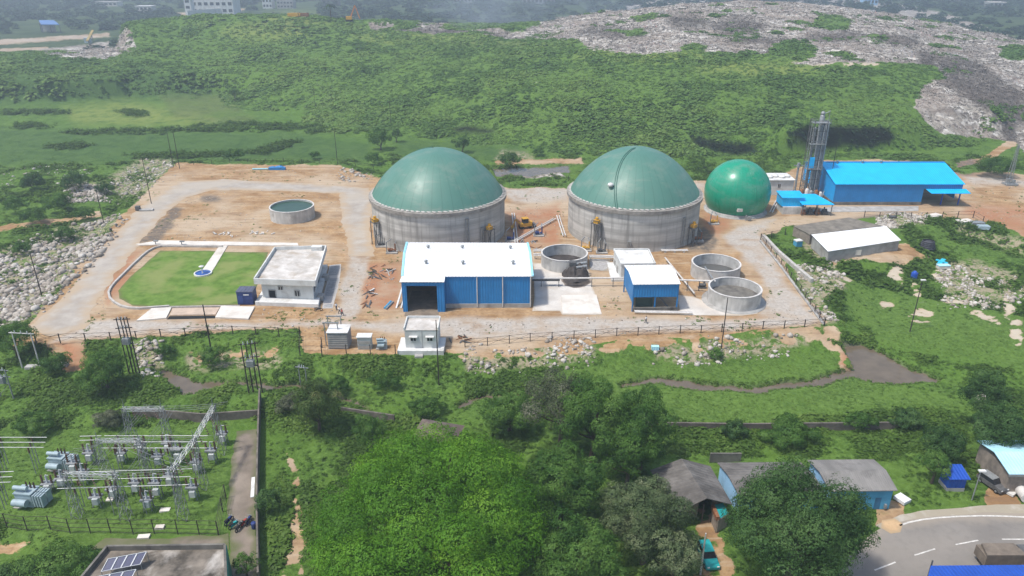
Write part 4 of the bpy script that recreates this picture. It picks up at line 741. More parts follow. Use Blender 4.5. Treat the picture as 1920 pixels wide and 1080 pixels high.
# column tower
tb = R(1513, 368, 0); TH = 26.5; tw = thing('column_tower', 'tall steel tower of pipes and silver columns left of the bright blue shed', 'tower', tb)
fr_ = MB(); W2 = 2.0
cs = [(tb.x - W2, tb.y - W2), (tb.x + W2, tb.y - W2), (tb.x + W2, tb.y + W2), (tb.x - W2, tb.y + W2)]
for x, y in cs: fr_.bar((x, y, 0), (x, y, TH - 1.5), .2)
for lv in range(1, 9):
    z = lv * 3.1
    for (x, y), (x2, y2) in zip(cs, cs[1:] + cs[:1]):
        fr_.bar((x, y, z), (x2, y2, z), .12); fr_.bar((x, y, z), (x2, y2, z - 3.1), .07)
fr_.build('frame', M['steel_dark'], tw)
for dx, dy, r_, h_ in ((1.0, .6, .75, TH), (2.9, 1.2, .95, TH - 2), (-.6, 1.0, .5, TH - 4)):
    w = MB(); w.lathe([(r_ * 1.15, 0), (r_, .4), (r_, h_ - .6), (r_ * .7, h_ - .15), (.05, h_)], 20, tb.x + dx, tb.y + dy)
    for z in np.arange(3, h_ - 1, 4.2): w.lathe([(r_, z - .12), (r_ + .14, z - .1), (r_ + .14, z + .1), (r_, z + .12)], 20, tb.x + dx, tb.y + dy)
    w.build('column_vessel', M['steel'], tw)
for z, s_ in ((TH - 2.2, 2.7), (17.5, 2.4), (9.5, 2.4)):
    w = MB(); w.box(tb.x - s_, tb.y - s_, z, tb.x + s_, tb.y - .3, z + .12)
    for a_ in (-s_, s_): w.bar((tb.x + a_, tb.y - s_, z), (tb.x + a_, tb.y - s_, z + 1.1), .09)
    w.bar((tb.x - s_, tb.y - s_, z + 1.1), (tb.x + s_, tb.y - s_, z + 1.1), .09); w.bar((tb.x - s_, tb.y - s_, z + .6), (tb.x + s_, tb.y - s_, z + .6), .06); w.build('platform', M['steel'], tw)
for k, (dx, dy, h_) in enumerate(((-1.3, -.8, 22), (-.2, -1.2, 24), (.6, -1.5, 20), (1.5, -1.2, 23), (-1.0, .3, 16))): w = MB(); w.tube((tb.x + dx, tb.y + dy, .2), (tb.x + dx, tb.y + dy, h_), .13 + .03 * (k % 2), n=6); w.tube((tb.x + dx, tb.y + dy, h_), (tb.x + 1, tb.y + .6, h_ + .4), .12, n=6); w.build('riser_pipe', M['pipe' if k % 2 else 'steel'], tw)
w = MB()
for z in np.arange(.5, TH - 2, .5): w.bar((tb.x - 2.5, tb.y - 1.2, z), (tb.x - 2.5, tb.y - .7, z), .05)
w.bar((tb.x - 2.5, tb.y - 1.2, 0), (tb.x - 2.5, tb.y - 1.2, TH - 1), .07); w.bar((tb.x - 2.5, tb.y - .7, 0), (tb.x - 2.5, tb.y - .7, TH - 1), .07); w.build('ladder', M['steel'], tw)
w = MB(); w.box(tb.x - 1.9, tb.y - 2.4, 10, tb.x - .4, tb.y - 2.15, 13.5); w.build('panel', M['blue_roof'], tw)
w = MB(); w.ball((tb.x + 1, tb.y + .6, TH + .3), .7, 8); w.tube((tb.x + 1, tb.y + .6, TH), (tb.x + 3.2, tb.y + .6, TH + 1.0), .12); w.tube((tb.x + 3.2, tb.y + .8, TH - 2), (tb.x + 3.2, tb.y + .8, TH + 1.2), .12); w.build('top_valve', M['steel'], tw)
for k in range(6):
    a_ = R(1492 + k * 9, 376 - (k % 2) * 4, 0); w = thing('skid_vessel', f'small vessel with pipes at the tower foot, {["leftmost", "second", "third", "fourth", "fifth", "rightmost"][k]} of the row', 'vessel', a_, 'vessels at the tower foot'); b = MB(); h_ = 1.8 + (k * 37 % 5) * .45; b.lathe([(.55, 0), (.6, .3), (.6, h_), (.35, h_ + .4), (.02, h_ + .5)], 12, a_.x, a_.y); b.tube((a_.x + .5, a_.y - .3, .3), (a_.x + .9, a_.y - .3, h_ + .8), .1); b.bar((a_.x - .8, a_.y - .8, 0), (a_.x + .9, a_.y - .8, .3), .3, .2); b.build('body', M[('steel', 'rust', 'pipe')[k % 3]], w)
a_ = R(1462, 352, 0)
st = thing('flare_stack', 'thin grey vent stack left of the column tower', 'stack', R(1488, 370, 0)); b = R(1488, 370, 0); w = MB(); w.tube(b, b + Vector((0, 0, 10)), .35, .3, 10); w.tube(b + Vector((0, 0, 10)), b + Vector((0, 0, 11.4)), .55, .5, 10); w.bar(b + Vector((-1.5, 0, 10.6)), b + Vector((1.5, 0, 10.6)), .25); w.build('pipe', M['steel'], st)
# white house behind sphere
y0 = R(1462, 366, 0).y; x0, x1 = xat(1440, y0, 2), xat(1487, y0, 2); wh = thing('white_house', 'white plastered control house with white bags on its roof, behind the gas sphere', 'building', ((x0 + x1) / 2, y0, 0))
w = MB(); w.box(x0, y0, 0, x1, y0 + 8, 5.0); w.build('wall', M['white_wall'], wh); w = MB(); w.box(x0 - .3, y0 - .4, 5.0, x1 + .3, y0 + 8.3, 5.25); w.build('roof', M['white'], wh); win_on(wh, 1458, 1463, 345, 352, y0, 'window', 'glass', 'white')
for k in range(4): a_ = x0 + 1 + k * 2; w = MB(); w.ball((a_, y0 + 3 + (k % 2), 5.55), 1.0, 8, (1.1, 1.5, .5)); o = w.build('white_bag', M['white'], None); props(o, f'white bulk bag on the white house roof, {["leftmost", "second from left", "third from left", "rightmost"][k]}', 'bag', 'bags on the white house')
# ================================================================ FENCES, POLES, ELECTRICAL GEAR
def fence(px, label, h=1.9, mat='iron', rails=(.95, .5), w=.16, zf=None, mesh=None, group=None):
    P = [GND(u, v) if zf is None else R(u, v, zf) for u, v in px]
    t = thing('wire_fence', label, 'fence', P[0], group)
    for p in P: m = MB(); m.bar((p.x, p.y, p.z - .3), (p.x, p.y, p.z + h), w); m.build('post', M[mat], t)
    m = MB()
    for a, b in zip(P[:-1], P[1:]):
        for r in rails: m.bar((a.x, a.y, a.z + h * r), (b.x, b.y, b.z + h * r), .05)
        if mesh: m.bar((a.x, a.y, a.z + .1), (b.x, b.y, b.z + h * .95), .035); m.bar((a.x, a.y, a.z + h * .95), (b.x, b.y, b.z + .1), .035)
    m.build('wire', M[mat], t); return t
def interp(pts, n):
    a = np.array(pts, float); d = np.r_[0, np.cumsum(np.hypot(*np.diff(a, axis=0).T))]; s = np.linspace(0, d[-1], n)
    return list(zip(np.interp(s, d, a[:, 0]), np.interp(s, d, a[:, 1])))
fence([(40, 644), (68, 642), (113, 641), (161, 640), (208, 638), (256, 636), (302, 632), (348, 630), (392, 627), (437, 626), (480, 628), (523, 629), (563, 632)], 'dark post and wire fence along the left front of the yard', mesh=True, zf=0)
fence([(563, 632), (563, 668), (604, 668), (604, 652)], 'short fence corner left of the grey meter cubicle', h=2.4, zf=0)
fence([(872, 651), (914, 648), (955, 644), (994, 640), (1035, 638), (1076, 635), (1116, 633), (1156, 630), (1196, 629), (1235, 627), (1275, 625), (1314, 625), (1353, 622), (1391, 621), (1430, 617), (1470, 616), (1508, 614), (1545, 612)], 'long dark post and wire fence along the right front of the yard', mesh=True, zf=0)
fence(interp([(1545, 612), (1500, 548), (1465, 500), (1426, 450)], 14), 'dark fence down the right side of the yard by the rubble', mesh=True, zf=0)
fence([(1426, 450), (1446, 446), (1472, 440)], 'short fence returning to the old white-roofed shed', mesh=True, zf=0)
fence([(1620, 408), (1648, 411), (1679, 410), (1707, 411), (1736, 411), (1766, 410), (1795, 409), (1824, 409), (1842, 419)], 'post fence before the bright blue shed, on the roadside', h=2.2, zf=0)
fence(interp([(330, 312), (420, 306), (520, 304), (640, 308), (700, 316)], 12), 'far thin fence behind the orange yard', h=1.6, zf=0, w=.12)
fence(interp([(928, 344), (1066, 338)], 6), 'far thin fence between the domes by the pond', h=1.6, zf=0, w=.12)
fence([(-8, 990), (14, 990), (52, 996), (96, 995), (132, 1000), (170, 1000), (208, 1000), (250, 1002), (290, 1001), (334, 1002), (374, 1003), (410, 1004)], 'thin wire fence along the front of the substation', h=2.6, zf=GZ, w=.1, rails=(.98, .7, .4, .1))
fence([(410, 1004), (418, 960), (424, 935)], 'rusty fence piece beside the motorbikes at the substation gate', h=2.6, zf=GZ, w=.12, rails=(.98, .7, .4, .1))
fence([(604, 668), (650, 668), (695, 668), (742, 668)], 'dark fence posts before the meter cubicle and switch boxes', h=2.6, zf=-.3, w=.14, rails=(.9,))
ribbon('retaining_wall', [(1431, 446), (1459, 476), (1492, 505), (1522, 530)], .8, -1, 1.0, 'kerb', 'long pale concrete retaining wall right of the side fence', 'wall')
ribbon('retaining_wall', [(1425, 452), (1465, 502), (1500, 550), (1545, 610)], .5, -1, .35, 'conc', 'low grey wall footing under the right side fence', 'wall')

def pole(px, top_v, label, r=.14, mat='iron', name='utility_pole', arms=0, zf=None, group=None, armw=1.2, lamp=False):
    """upright pole whose foot stands at a photo pixel; the top row sets its height"""
    b = GND(*px) if zf is None else R(px[0], px[1], zf); zt = zat(top_v, b.y)
    t = thing(name, label, 'pole', b, group); m = MB(); m.tube(b + Vector((0, 0, -.4)), (b.x, b.y, zt), r, r * .7, 6); m.build('shaft', M[mat], t)
    for k in range(arms):
        m = MB(); z = zt - .2 - .9 * k; m.bar((b.x - armw, b.y, z), (b.x + armw, b.y, z), .12)
        for dx in (-armw + .1, 0, armw - .1): m.tube((b.x + dx, b.y, z), (b.x + dx, b.y, z + .4), .09, .06, 6)
        m.build('crossarm', M[mat], t)
    if lamp: m = MB(); m.cbox((b.x + .2, b.y, zt), (1.0, .5, .2)); m.build('lamp_head', M['white'], t)
    return t
pole((79, 556), 475, 'bare dark pole in the white rubble left of the road')
pole((195, 420), 355, 'bare dark pole at the rubble edge beside the upper left road', .12)
pole((284, 382), 296, 'short dark pole by the tall rock pile at the upper left corner', .12)
pole((325, 312), 250, 'left one of the twin dark poles behind the yard', .13); pole((337, 316), 248, 'right one of the twin dark poles behind the yard', .13)
pole((398, 667), 571, 'bare dark pole before the slab ramps of the lawn', .15)
pole((823, 722), 600, 'tall slim dark pole in front of the white switch house', .13)
pole((1352, 656), 558, 'slim dark pole in front of the two open tanks', .12)
pole((1706, 622), 526, 'slim lamp pole standing in the right-hand green field', .12, lamp=True)
pole((632, 300), 246, 'thin far pole in the field left of the left dome', .12); pole((592, 205), 165, 'thin far pole on the green slope', .1); pole((733, 232), 190, 'thin far pole above the field bushes', .12, arms=1)
pole((1822, 938), 884, 'grey street lamp pole beside the parked van', .1, 'steel', 'street_lamp', lamp=True, zf=GZ)
pole((1313, 1078), 1000, 'pale wooden pole beside the teal rickshaw', .14, 'pipe', zf=GZ)
pole((1552, 368), 268, 'dark guyed mast pole beside the column tower', .12)
def hstruct(feet, top_v, label, arm_z=(.3,), box=True, mat='iron', wb=None):
    F_ = [GND(*p) for p in feet]; t = thing('pole_structure', label, 'pole structure', F_[0]); zt = zat(top_v, F_[0].y)
    for p in F_: m = MB(); m.tube(p + Vector((0, 0, -.4)), (p.x, p.y, zt), .13, .1, 6); m.build('pole', M[mat], t)
    a, b = F_[0], F_[-1]; m = MB()
    for d in arm_z: m.bar((a.x - .6, a.y, zt - d), (b.x + .6, b.y, zt - d), .14)
    m.build('crossarm', M[mat], t)
    m = MB(); c = (a + b) / 2
    for d in arm_z:
        for k in range(3): x = a.x + (b.x - a.x) * (k + .5) / 3; y = a.y + (b.y - a.y) * (k + .5) / 3; m.tube((x, y, zt - d), (x, y, zt - d + .55), .12, .07, 6)
    m.build('insulator', M['ceramic_grey'], t)
    if box:
        m = MB(); z = zt - (zt - c.z) * .45; m.cbox((c.x, c.y - .2, z), (1.3, .9, 1.2)); m.tube((c.x - .4, c.y - .2, z + 1.2), (c.x - .4, c.y - .2, z + 1.6), .1); m.tube((c.x + .4, c.y - .2, z + 1.2), (c.x + .4, c.y - .2, z + 1.6), .1); m.build('transformer', M['steel'], t)
        m = MB(); m.bar((a.x, a.y, z - .1), (b.x, b.y, z - .1), .2); m.bar((a.x, a.y, c.z + .5), (b.x, b.y, z), .08); m.build('brace', M[mat], t)
    return t
hstruct([(243, 702), (250, 700), (256, 701), (262, 700)], 596, 'cluster of dark poles with transformer left of the lawn ramps', (.4, 2.2))
hstruct([(467, 738), (475, 735), (483, 730), (492, 736)], 644, 'tall dark pole cluster with crossarms at the head of the compound wall', (.3, 3.0))
hstruct([(564, 722), (576, 722)], 686, 'short pale two-pole stand with insulators beside the stream', (.2,), False, 'steel')
hstruct([(2, 745), (26, 748)], 690, 'pole transformer at the far left edge above the substation', (.2, 1.5), True, 'steel')
hstruct([(42, 690), (76, 690)], 622, 'two pale concrete poles at the left edge by the fence', (.2,), False, 'pipe')
# small lattice mast on the right
b = R(1890, 345, 0); zt = zat(272, b.y); t = thing('lattice_mast', 'slim grey lattice mast by the far right road', 'mast', b); m = MB()
for dx, dy in ((-.7, -.7), (.7, -.7), (.7, .7), (-.7, .7)): m.bar((b.x + dx, b.y + dy, 0), (b.x + dx * .3, b.y + dy * .3, zt), .14)
n_ = 7
for k in range(n_):
    z0, z1 = zt * k / n_, zt * (k + 1) / n_; a0, a1 = .7 * (1 - .7 * k / n_), .7 * (1 - .7 * (k + 1) / n_); m.bar((b.x - a0, b.y - a0, z0), (b.x + a1, b.y - a1, z1), .08); m.bar((b.x + a0, b.y - a0, z0), (b.x - a1, b.y - a1, z1), .08); m.bar((b.x - a1, b.y - a1, z1), (b.x + a1, b.y - a1, z1), .08)
m.build('lattice', M['steel'], t); m = MB(); m.cbox((b.x, b.y - 1, 0), (4, 3, .6)); m.cbox((b.x - 1, b.y - 1.2, .6), (1.2, .8, 1.6)); m.cbox((b.x + .8, b.y - 1.2, .6), (1.0, .8, 1.2)); m.build('base_cabinet', M['steel'], t)

# --- front switch yard on the bank ------------------------------------------
zb = 0.0; y0 = R(790, 652, .8).y; x0, x1 = xat(760, y0, 2), xat(821, y0, 2); kt = thing('switch_house', 'small white switch house with two awninged windows at the front fence', 'building', ((x0 + x1) / 2, y0, 0))
zt = zat(617, y0); w = MB(); w.box(x0, y0, .8, x1, y0 + 5.2, zt - .35); w.build('wall', M['white_wall'], kt)
w = MB(); w.box(x0 - .05, y0 - .05, zt - .34, x1 + .05, y0 + 5.25, zt - .2); w.build('roof', M['roofslab'], kt)
w = MB()
for a_, b_ in (((x0 - .1, y0 + .02), (x0 - .1, y0 + 5.2)), ((x0, y0 + 5.25), (x1, y0 + 5.25)), ((x1 + .1, y0 + 5.2), (x1 + .1, y0 + .02))): w.seg(a_, b_, zt - .4, zt + .3, .2)
w.build('parapet', M['white_wall'], kt)
w = MB(); w.box((x0 + x1) / 2 + .1, y0 - .04, .8, (x0 + x1) / 2 + .22, y0, zt - .4); w.build('wall_joint', M['conc'], kt)
for u0_, u1_ in ((770, 780), (801, 811)):
    o = win_on(kt, u0_, u1_, 632, 639, y0, 'window', 'glass', 'white'); z = zat(630, y0); xa, xb = xat(u0_ - 3, y0, z), xat(u1_ + 3, y0, z); w = MB(); w.box(xa, y0 - .7, z - .08, xb, y0 + .02, z + .05); w.build('awning', M['white'], o)
w = MB(); w.box(xat(747, y0, 0), y0 - 1.3, -.6, xat(833, y0, 0), y0 + 4.4, .8); w.build('platform', M['white'], kt); w = MB(); w.box(x0 + 2, y0 - 2.3, -.9, x0 + 3.6, y0 - 1.3, .1); w.box(x0 + 2, y0 - 3.1, -1.2, x0 + 3.6, y0 - 2.3, -.4); w.build('steps', M['conc'], kt)
def slatbox(px, w_, d_, h_, label, name, body, top, slats=6, cat='cabinet'):
    b = R(px[0], px[1], -.2); t = thing(name, label, cat, b); m = MB(); m.box(b.x - w_ / 2, b.y, b.z - .3, b.x + w_ / 2, b.y + d_, h_); m.build('body', M[body], t)
    m = MB()
    for k in range(slats): z = .3 + (h_ - .6) * k / slats; m.box(b.x - w_ / 2 + .1, b.y - .09, z, b.x + w_ / 2 - .1, b.y + .02, z + (h_ - .6) / slats * .55)
    m.build('louvre', M['conc'], t); m = MB(); m.box(b.x - w_ / 2 - .15, b.y - .2, h_, b.x + w_ / 2 + .15, b.y + d_ + .15, h_ + .14); m.build('roof', M[top], t); return t, b
M['slat'] = pm('grey_slats', (.24, .25, .26), .7, .2, 1); M['pale_grey'] = pm('pale_grey_paint', (.48, .51, .50), .6, .1, 1)
slatbox((635, 656), 4.0, 3.4, 3.6, 'grey slatted meter cubicle with white top under a steel goalpost', 'meter_cubicle', 'slat', 'white')
slatbox((684, 657), 2.7, 1.6, 2.7, 'pale grey switch box between the meter cubicle and the transformer', 'switch_box', 'pale_grey', 'white', 2)
a_, b_ = R(612, 648, 0), R(640, 640, 0); gp = thing('goalpost_frame', 'tall steel goalpost frame over the meter cubicle', 'frame', a_); w = MB(); zt = zat(597, a_.y + 2); w.bar(a_, (a_.x, a_.y, zt), .18); w.bar((b_.x, a_.y, 0), (b_.x, a_.y, zt), .18); w.bar((a_.x, a_.y + 3, 0), (a_.x, a_.y + 3, zt), .18); w.bar((b_.x, a_.y + 3, 0), (b_.x, a_.y + 3, zt), .18); w.build('post', M['steel'], gp)
w = MB(); w.bar((a_.x - .3, a_.y, zt), (b_.x + .3, a_.y, zt), .22); w.bar((a_.x - .3, a_.y + 3, zt), (b_.x + .3, a_.y + 3, zt), .22); w.bar((a_.x, a_.y, zt * .6), (b_.x, a_.y, zt * .6), .14); w.build('beam', M['steel'], gp)
def transformer(px, s, label, yaw=0.0, z=None, name='power_transformer', fins=4):
    b = GND(*px) if z is None else R(px[0], px[1], z); t = thing(name, label, 'transformer', b); ca, sa = math.cos(yaw), math.sin(yaw)
    L = lambda x, y, z_: (b.x + (x * ca - y * sa) * s, b.y + (x * sa + y * ca) * s, b.z + z_ * s)
    def bx(m, c, sz): m.cbox(L(*c), tuple(k * s for k in sz), yaw)
    m = MB(); bx(m, (0, 0, .3), (2.6, 1.9, 2.3)); bx(m, (0, 0, 2.6), (2.8, 2.1, .14)); m.build('tank', M['trafo'], t)
    m = MB(); bx(m, (0, 0, -.1), (3.6, 2.6, .4)); m.build('plinth', M['conc'], t)
    for k in range(fins):
        for sd in (-1, 1):
            m = MB(); bx(m, (1.6 + k * .42, sd * .55, .6), (.24, .95, 1.9)); m.build('radiator', M['trafo'], t)
    m = MB()
    m.tube(L(-1.2, -1.5, 1.5), L(.9, -1.5, 1.5), .55 * s, n=14); m.build('conservator', M['trafo'], t)
    m = MB(); m.tube(L(-1.5, -.4, 3.3), L(.6, -.4, 3.3), .34 * s, n=12); m.bar(L(-1, -.4, 2.6), L(-1, -.4, 3.1), .15 * s); m.bar(L(.3, -.4, 2.6), L(.3, -.4, 3.1), .15 * s); m.build('oil_drum', M['trafo'], t)
    for k in range(3):
        m = MB(); x = -.2 + k * .6; q = L(x, .5, 2.7); m.lathe([(.16 * s, 0), (.12 * s, .25 * s), (.17 * s, .35 * s), (.1 * s, .6 * s), (.15 * s, .7 * s), (.06 * s, 1.1 * s)], 8, q[0], q[1], q[2]); m.build('bushing', M['ceramic'], t)
    return t
transformer((716, 652), .62, 'small pale blue transformer on a sand plinth left of the switch house', 0.1, 0, 'pole_transformer', 1)
transformer((116, 878), .92, 'upper grey-blue power transformer with radiators in the substation', -.12, GZ)
transformer((58, 946), 1.0, 'lower grey-blue power transformer with radiators in the substation', -.12, GZ)

# --- lattice gantries ---------------------------------------------------------
def lattice(m, p, q, w0, w1, n, t=.065, d=.045):
    p = Vector(p); q = Vector(q); x, y = m.frame(p, q); sg = ((-1, -1), (1, -1), (1, 1), (-1, 1)); pr = None
    for k in range(n + 1):
        f = k / n; c = p + (q - p) * f; h = (w0 + (w1 - w0) * f) / 2; cs_ = [c + x * a * h + y * b * h for a, b in sg]
        if pr:
            for i in range(4):
                m.bar(pr[i], cs_[i], t)
                if (k + i) % 2: m.bar(pr[i], cs_[(i + 1) % 4], d)
                else: m.bar(pr[(i + 1) % 4], cs_[i], d)
        pr = cs_
def gantry(feet, tops, label, beams, sub=True):
    """feet: ground pixels; tops: photo row of each column top; beams: pairs of column indices"""
    F_ = [R(u, v, GZ) for u, v in feet]; t = thing('lattice_gantry', label, 'gantry', F_[0], 'lattice gantries'); zt = [zat(tv, p.y) for tv, p in zip(tops, F_)]
    zm = sum(zt) / len(zt)
    for p in F_:
        m = MB(); lattice(m, p, (p.x, p.y, zm), 1.25, .55, 9); m.tube((p.x, p.y, zm), (p.x, p.y, zm + 1.5), .06, .03, 6); m.build('column', M['lattice'], t)
    for i, j in beams:
        a, b = F_[i], F_[j]; d = (b - a).normalized(); n = max(6, int((b - a).length / .8)); m = MB(); lattice(m, Vector((a.x, a.y, zm - .4)) - d * .4, Vector((b.x, b.y, zm - .4)) + d * .4, .5, .5, n, .06, .05); bm = m.build('beam', M['buspipe'], t)
        m = MB()
        for k in range(3):
            c = a + (b - a) * ((k + .7) / 3.4); c.z = zm - .7
            for q in range(5): m.ball(c + Vector((.35 * q * .5, -.25 * q * .6, -.28 * q)), .16, 5, (1, 1, .5))
        m.build('insulator_string', M['ceramic'], bm)
    return t
gantry([(250, 835), (318, 835)], [764, 762], 'rearmost short lattice gantry of the substation', [(0, 1)])
gantry([(200, 890), (276, 890)], [824, 820], 'middle lattice gantry of the substation, beside the upper transformer', [(0, 1)])
gantry([(147, 970), (238, 972)], [886, 884], 'front lattice gantry of the substation, beside the lower transformer', [(0, 1)])
gantry([(345, 972), (382, 916), (416, 850)], [880, 822, 754], 'long slanting lattice gantry on three columns, substation right side', [(0, 1), (1, 2)])
def bus(px0, px1, z, label, n=3, dy=1.3, posts=2):
    a, b = R(*px0, z), R(*px1, z); t = thing('bus_pipe_rack', label, 'bus pipes', (a.x, a.y, GZ), 'bus pipe racks')
    for k in range(n):
        m = MB(); m.tube(a + Vector((.5 * k, -dy * k, 0)), b + Vector((.5 * k, -dy * k, 0)), .055, n=6); m.build('bus_pipe', M['buspipe'], t)
    for j in range(posts):
        f_ = (j + .5) / posts; p = a + (b - a) * f_
        for k in range(n):
            m = MB(); q = p + Vector((.5 * k, -dy * k, 0)); m.bar((q.x, q.y, GZ), (q.x, q.y, z - 1.0), .09); m.build('post', M['lattice'], t)
            m = MB(); m.lathe([(.12, 0), (.17, .2), (.1, .3), (.16, .5), (.09, .6), (.15, .8), (.06, 1.0)], 8, q.x, q.y, z - 1.0); m.build('insulator', M['ceramic'], t)
bus((-30, 820), (88, 820), 3.2, 'white bus pipes at the left edge above the upper transformer'); bus((-30, 886), (26, 884), 3.0, 'white bus pipes at the left edge above the lower transformer', 3, 1.2, 1)
bus((196, 817), (390, 817), 3.2, 'long white bus pipes under the middle gantry', 3, 1.6, 4); bus((120, 886), (360, 879), 3.0, 'long white bus pipes across the front gantry', 3, 1.8, 4); bus((150, 818), (190, 817), 3.0, 'short bus pipes right of the upper transformer', 2, 1.1, 1)
def breaker(px, s, label):
    b = R(px[0], px[1], GZ); t = thing('circuit_breaker', label, 'circuit breaker', b, 'circuit breakers and isolators'); m = MB()
    for dx in (-.6, .6):
        for dy in (-.4, .4): m.bar((b.x + dx, b.y + dy, GZ), (b.x + dx * .8, b.y + dy * .8, GZ + 2.2 * s), .11)
    m.bar((b.x - .6, b.y - .4, GZ + .2), (b.x + .5, b.y - .4, GZ + 2.1 * s), .06); m.bar((b.x + .6, b.y + .4, GZ + .2), (b.x - .5, b.y + .4, GZ + 2.1 * s), .06); m.cbox((b.x, b.y, GZ + 2.2 * s), (1.7, 1.1, .25)); m.build('frame', M['steel'], t)
    m = MB(); m.cbox((b.x + .2, b.y - .6, GZ + 1.0), (.8, .6, 1.0)); m.build('control_box', M['pale_grey'], t)
    for k in range(3):
        m = MB(); x = b.x - .7 + .7 * k; m.lathe([(.13, 0), (.2, .2), (.11, .3), (.2, .55), (.11, .65), (.2, .9), (.11, 1.0), (.15, 1.25), (.05, 1.5)], 8, x, b.y, GZ + 2.4 * s); m.tube((x, b.y, GZ + 2.4 * s + 1.5), (x + .8, b.y - .5, GZ + 2.4 * s + 1.8), .05, n=5); m.build('insulator', M['ceramic' if k != 1 else 'ceramic_grey'], t)
for i, (px, s, lb) in enumerate((((336, 866), 1.1, 'circuit breaker with bent arms, near the slanting gantry middle'), ((297, 932), 1.2, 'circuit breaker with bent arms, between front gantry and slanting gantry'), ((258, 925), .9, 'isolator stand just right of the front gantry beam'), ((160, 905), .9, 'isolator stand right of the lower transformer'), ((172, 868), .9, 'isolator stand right of the upper transformer'),
        ((300, 875), .9, 'isolator stand right of the middle gantry'), ((365, 936), 1.0, 'isolator stand between the slanting gantry feet'), ((400, 866), 1.0, 'isolator stand at the rear foot of the slanting gantry'), ((215, 935), .8, 'low isolator stand left of the front gantry right column'), ((185, 950), .8, 'low isolator stand near the front gantry left column'), ((120, 915), .8, 'isolator stand between both transformers'), ((232, 868), .9, 'isolator stand under the middle gantry'), ((322, 912), .9, 'isolator stand left of the slanting gantry'), ((420, 832), .9, 'isolator stand under the ring-topped rear column'), ((142, 888), .9, 'isolator stand between upper transformer and front gantry'), ((95, 925), .8, 'isolator stand just right of the lower transformer drum'), ((268, 852), .9, 'isolator stand behind the middle gantry'), ((318, 850), .9, 'isolator stand behind the slanting gantry middle column'), ((280, 955), .8, 'low isolator stand before the front gantry right side'), ((372, 885), .9, 'isolator stand right of the bent-arm circuit breakers'))): breaker(px, s, lb)
for i, (px, w_) in enumerate((((310, 958), 1.4), ((300, 990), 1.2), ((207, 938), 1.0), ((270, 1008), 1.6))):
    b = R(px[0], px[1], GZ); m = MB(); m.cbox((b.x, b.y, GZ), (w_, .8, .3), .1); o = m.build('cable_cover', M['conc_light'], None); props(o, ('pale slab lying beside the slanting gantry foot', 'pale slab near the front substation fence', 'small pale slab under the front gantry', 'pale slab outside the substation fence')[i], 'slab')
for k, (a, b, za, zb_, lb) in enumerate((((205, 826), (345, 884), 6.4, 6.2, 'conductor from middle gantry to slanting gantry front column'), ((240, 826), (380, 826), 6.4, 6.4, 'conductor from middle gantry to slanting gantry middle column'), ((150, 890), (345, 884), 6.0, 6.2, 'conductor from front gantry to slanting gantry front column'), ((250, 768), (410, 762), 6.5, 6.8, 'conductor from rear gantry to slanting gantry rear column'), ((200, 826), (116, 852), 6.2, 3.6, 'conductor from middle gantry to upper transformer'), ((147, 890), (60, 922), 6.0, 3.8, 'conductor from front gantry to lower transformer'), ((262, 768), (205, 826), 6.4, 6.3, 'conductor from rear gantry to middle gantry, left'), ((312, 768), (270, 826), 6.4, 6.3, 'conductor from rear gantry to middle gantry, right'), ((205, 826), (150, 890), 6.2, 6.0, 'conductor from middle gantry to front gantry, left'), ((270, 826), (232, 890), 6.2, 6.0, 'conductor from middle gantry to front gantry, right'))):
    A_, B_ = R(*a, GZ + za), R(*b, GZ + zb_); m = MB()
    for j in range(3):
        o_ = Vector((.5 * j, .7 * j, 0)); m.path([A_ + o_ + (B_ - A_) * f_ - Vector((0, 0, 3.2 * f_ * (1 - f_) * .6)) for f_ in np.linspace(0, 1, 9)], .028, 4)
    o = m.build('conductor_wire', M['lattice'], None); props(o, 'three sagging wires: ' + lb, 'wires', 'substation conductors')
# compound wall and path
w = MB(); P = [R(u, v, GZ) for u, v in [(489, 745), (487, 800), (485, 880), (484, 960), (486, 1040), (487, 1095)]]
for a_, b_ in zip(P[:-1], P[1:]): w.seg(a_, b_, GZ - .2, GZ + 2.0, .25)
o = w.build('compound_wall', M['oldwall'], None); props(o, 'long weathered compound wall between substation path and dirt track', 'wall')
w = MB()
for (a, b) in (((250, 778), (380, 790)), ((380, 790), (487, 783))): w.seg(R(*a, GZ), R(*b, GZ), GZ - .2, GZ + 1.6, .3)
o = w.build('compound_wall', M['oldwall'], None); props(o, 'rear compound wall behind the substation gantries', 'wall')
w = MB()
for (a, b) in (((1190, 803), (1400, 806)), ((1400, 806), (1700, 803)), ((640, 775), (740, 790))): w.seg(R(*a, GZ), R(*b, GZ), GZ - .2, GZ + 1.3, .3)
o = w.build('compound_wall', M['oldwall'], None); props(o, 'dark low compound wall running through the bushes mid right', 'wall')
sheet('substation_path', [(442, 808), (484, 806), (480, 960), (482, 1098), (425, 1098), (430, 985), (424, 960)], GZ + .08, M['wornpath'], 'worn concrete path inside the compound wall', 'path', jit=.3)
sheet('front_path', [(200, 1008), (250, 1012), (425, 1002), (425, 1030), (170, 1030)], GZ + .075, M['wornpath'], 'worn path before the flat roofed building', 'path', jit=.3)
w = MB(); a_ = R(474, 935, GZ + .5); w.bar(R(473, 932, GZ + 1.8), R(475, 895, GZ + 1.5), .5, .1); o = w.build('white_board', M['white'], None); props(o, 'white panel leaning against the compound wall', 'panel')
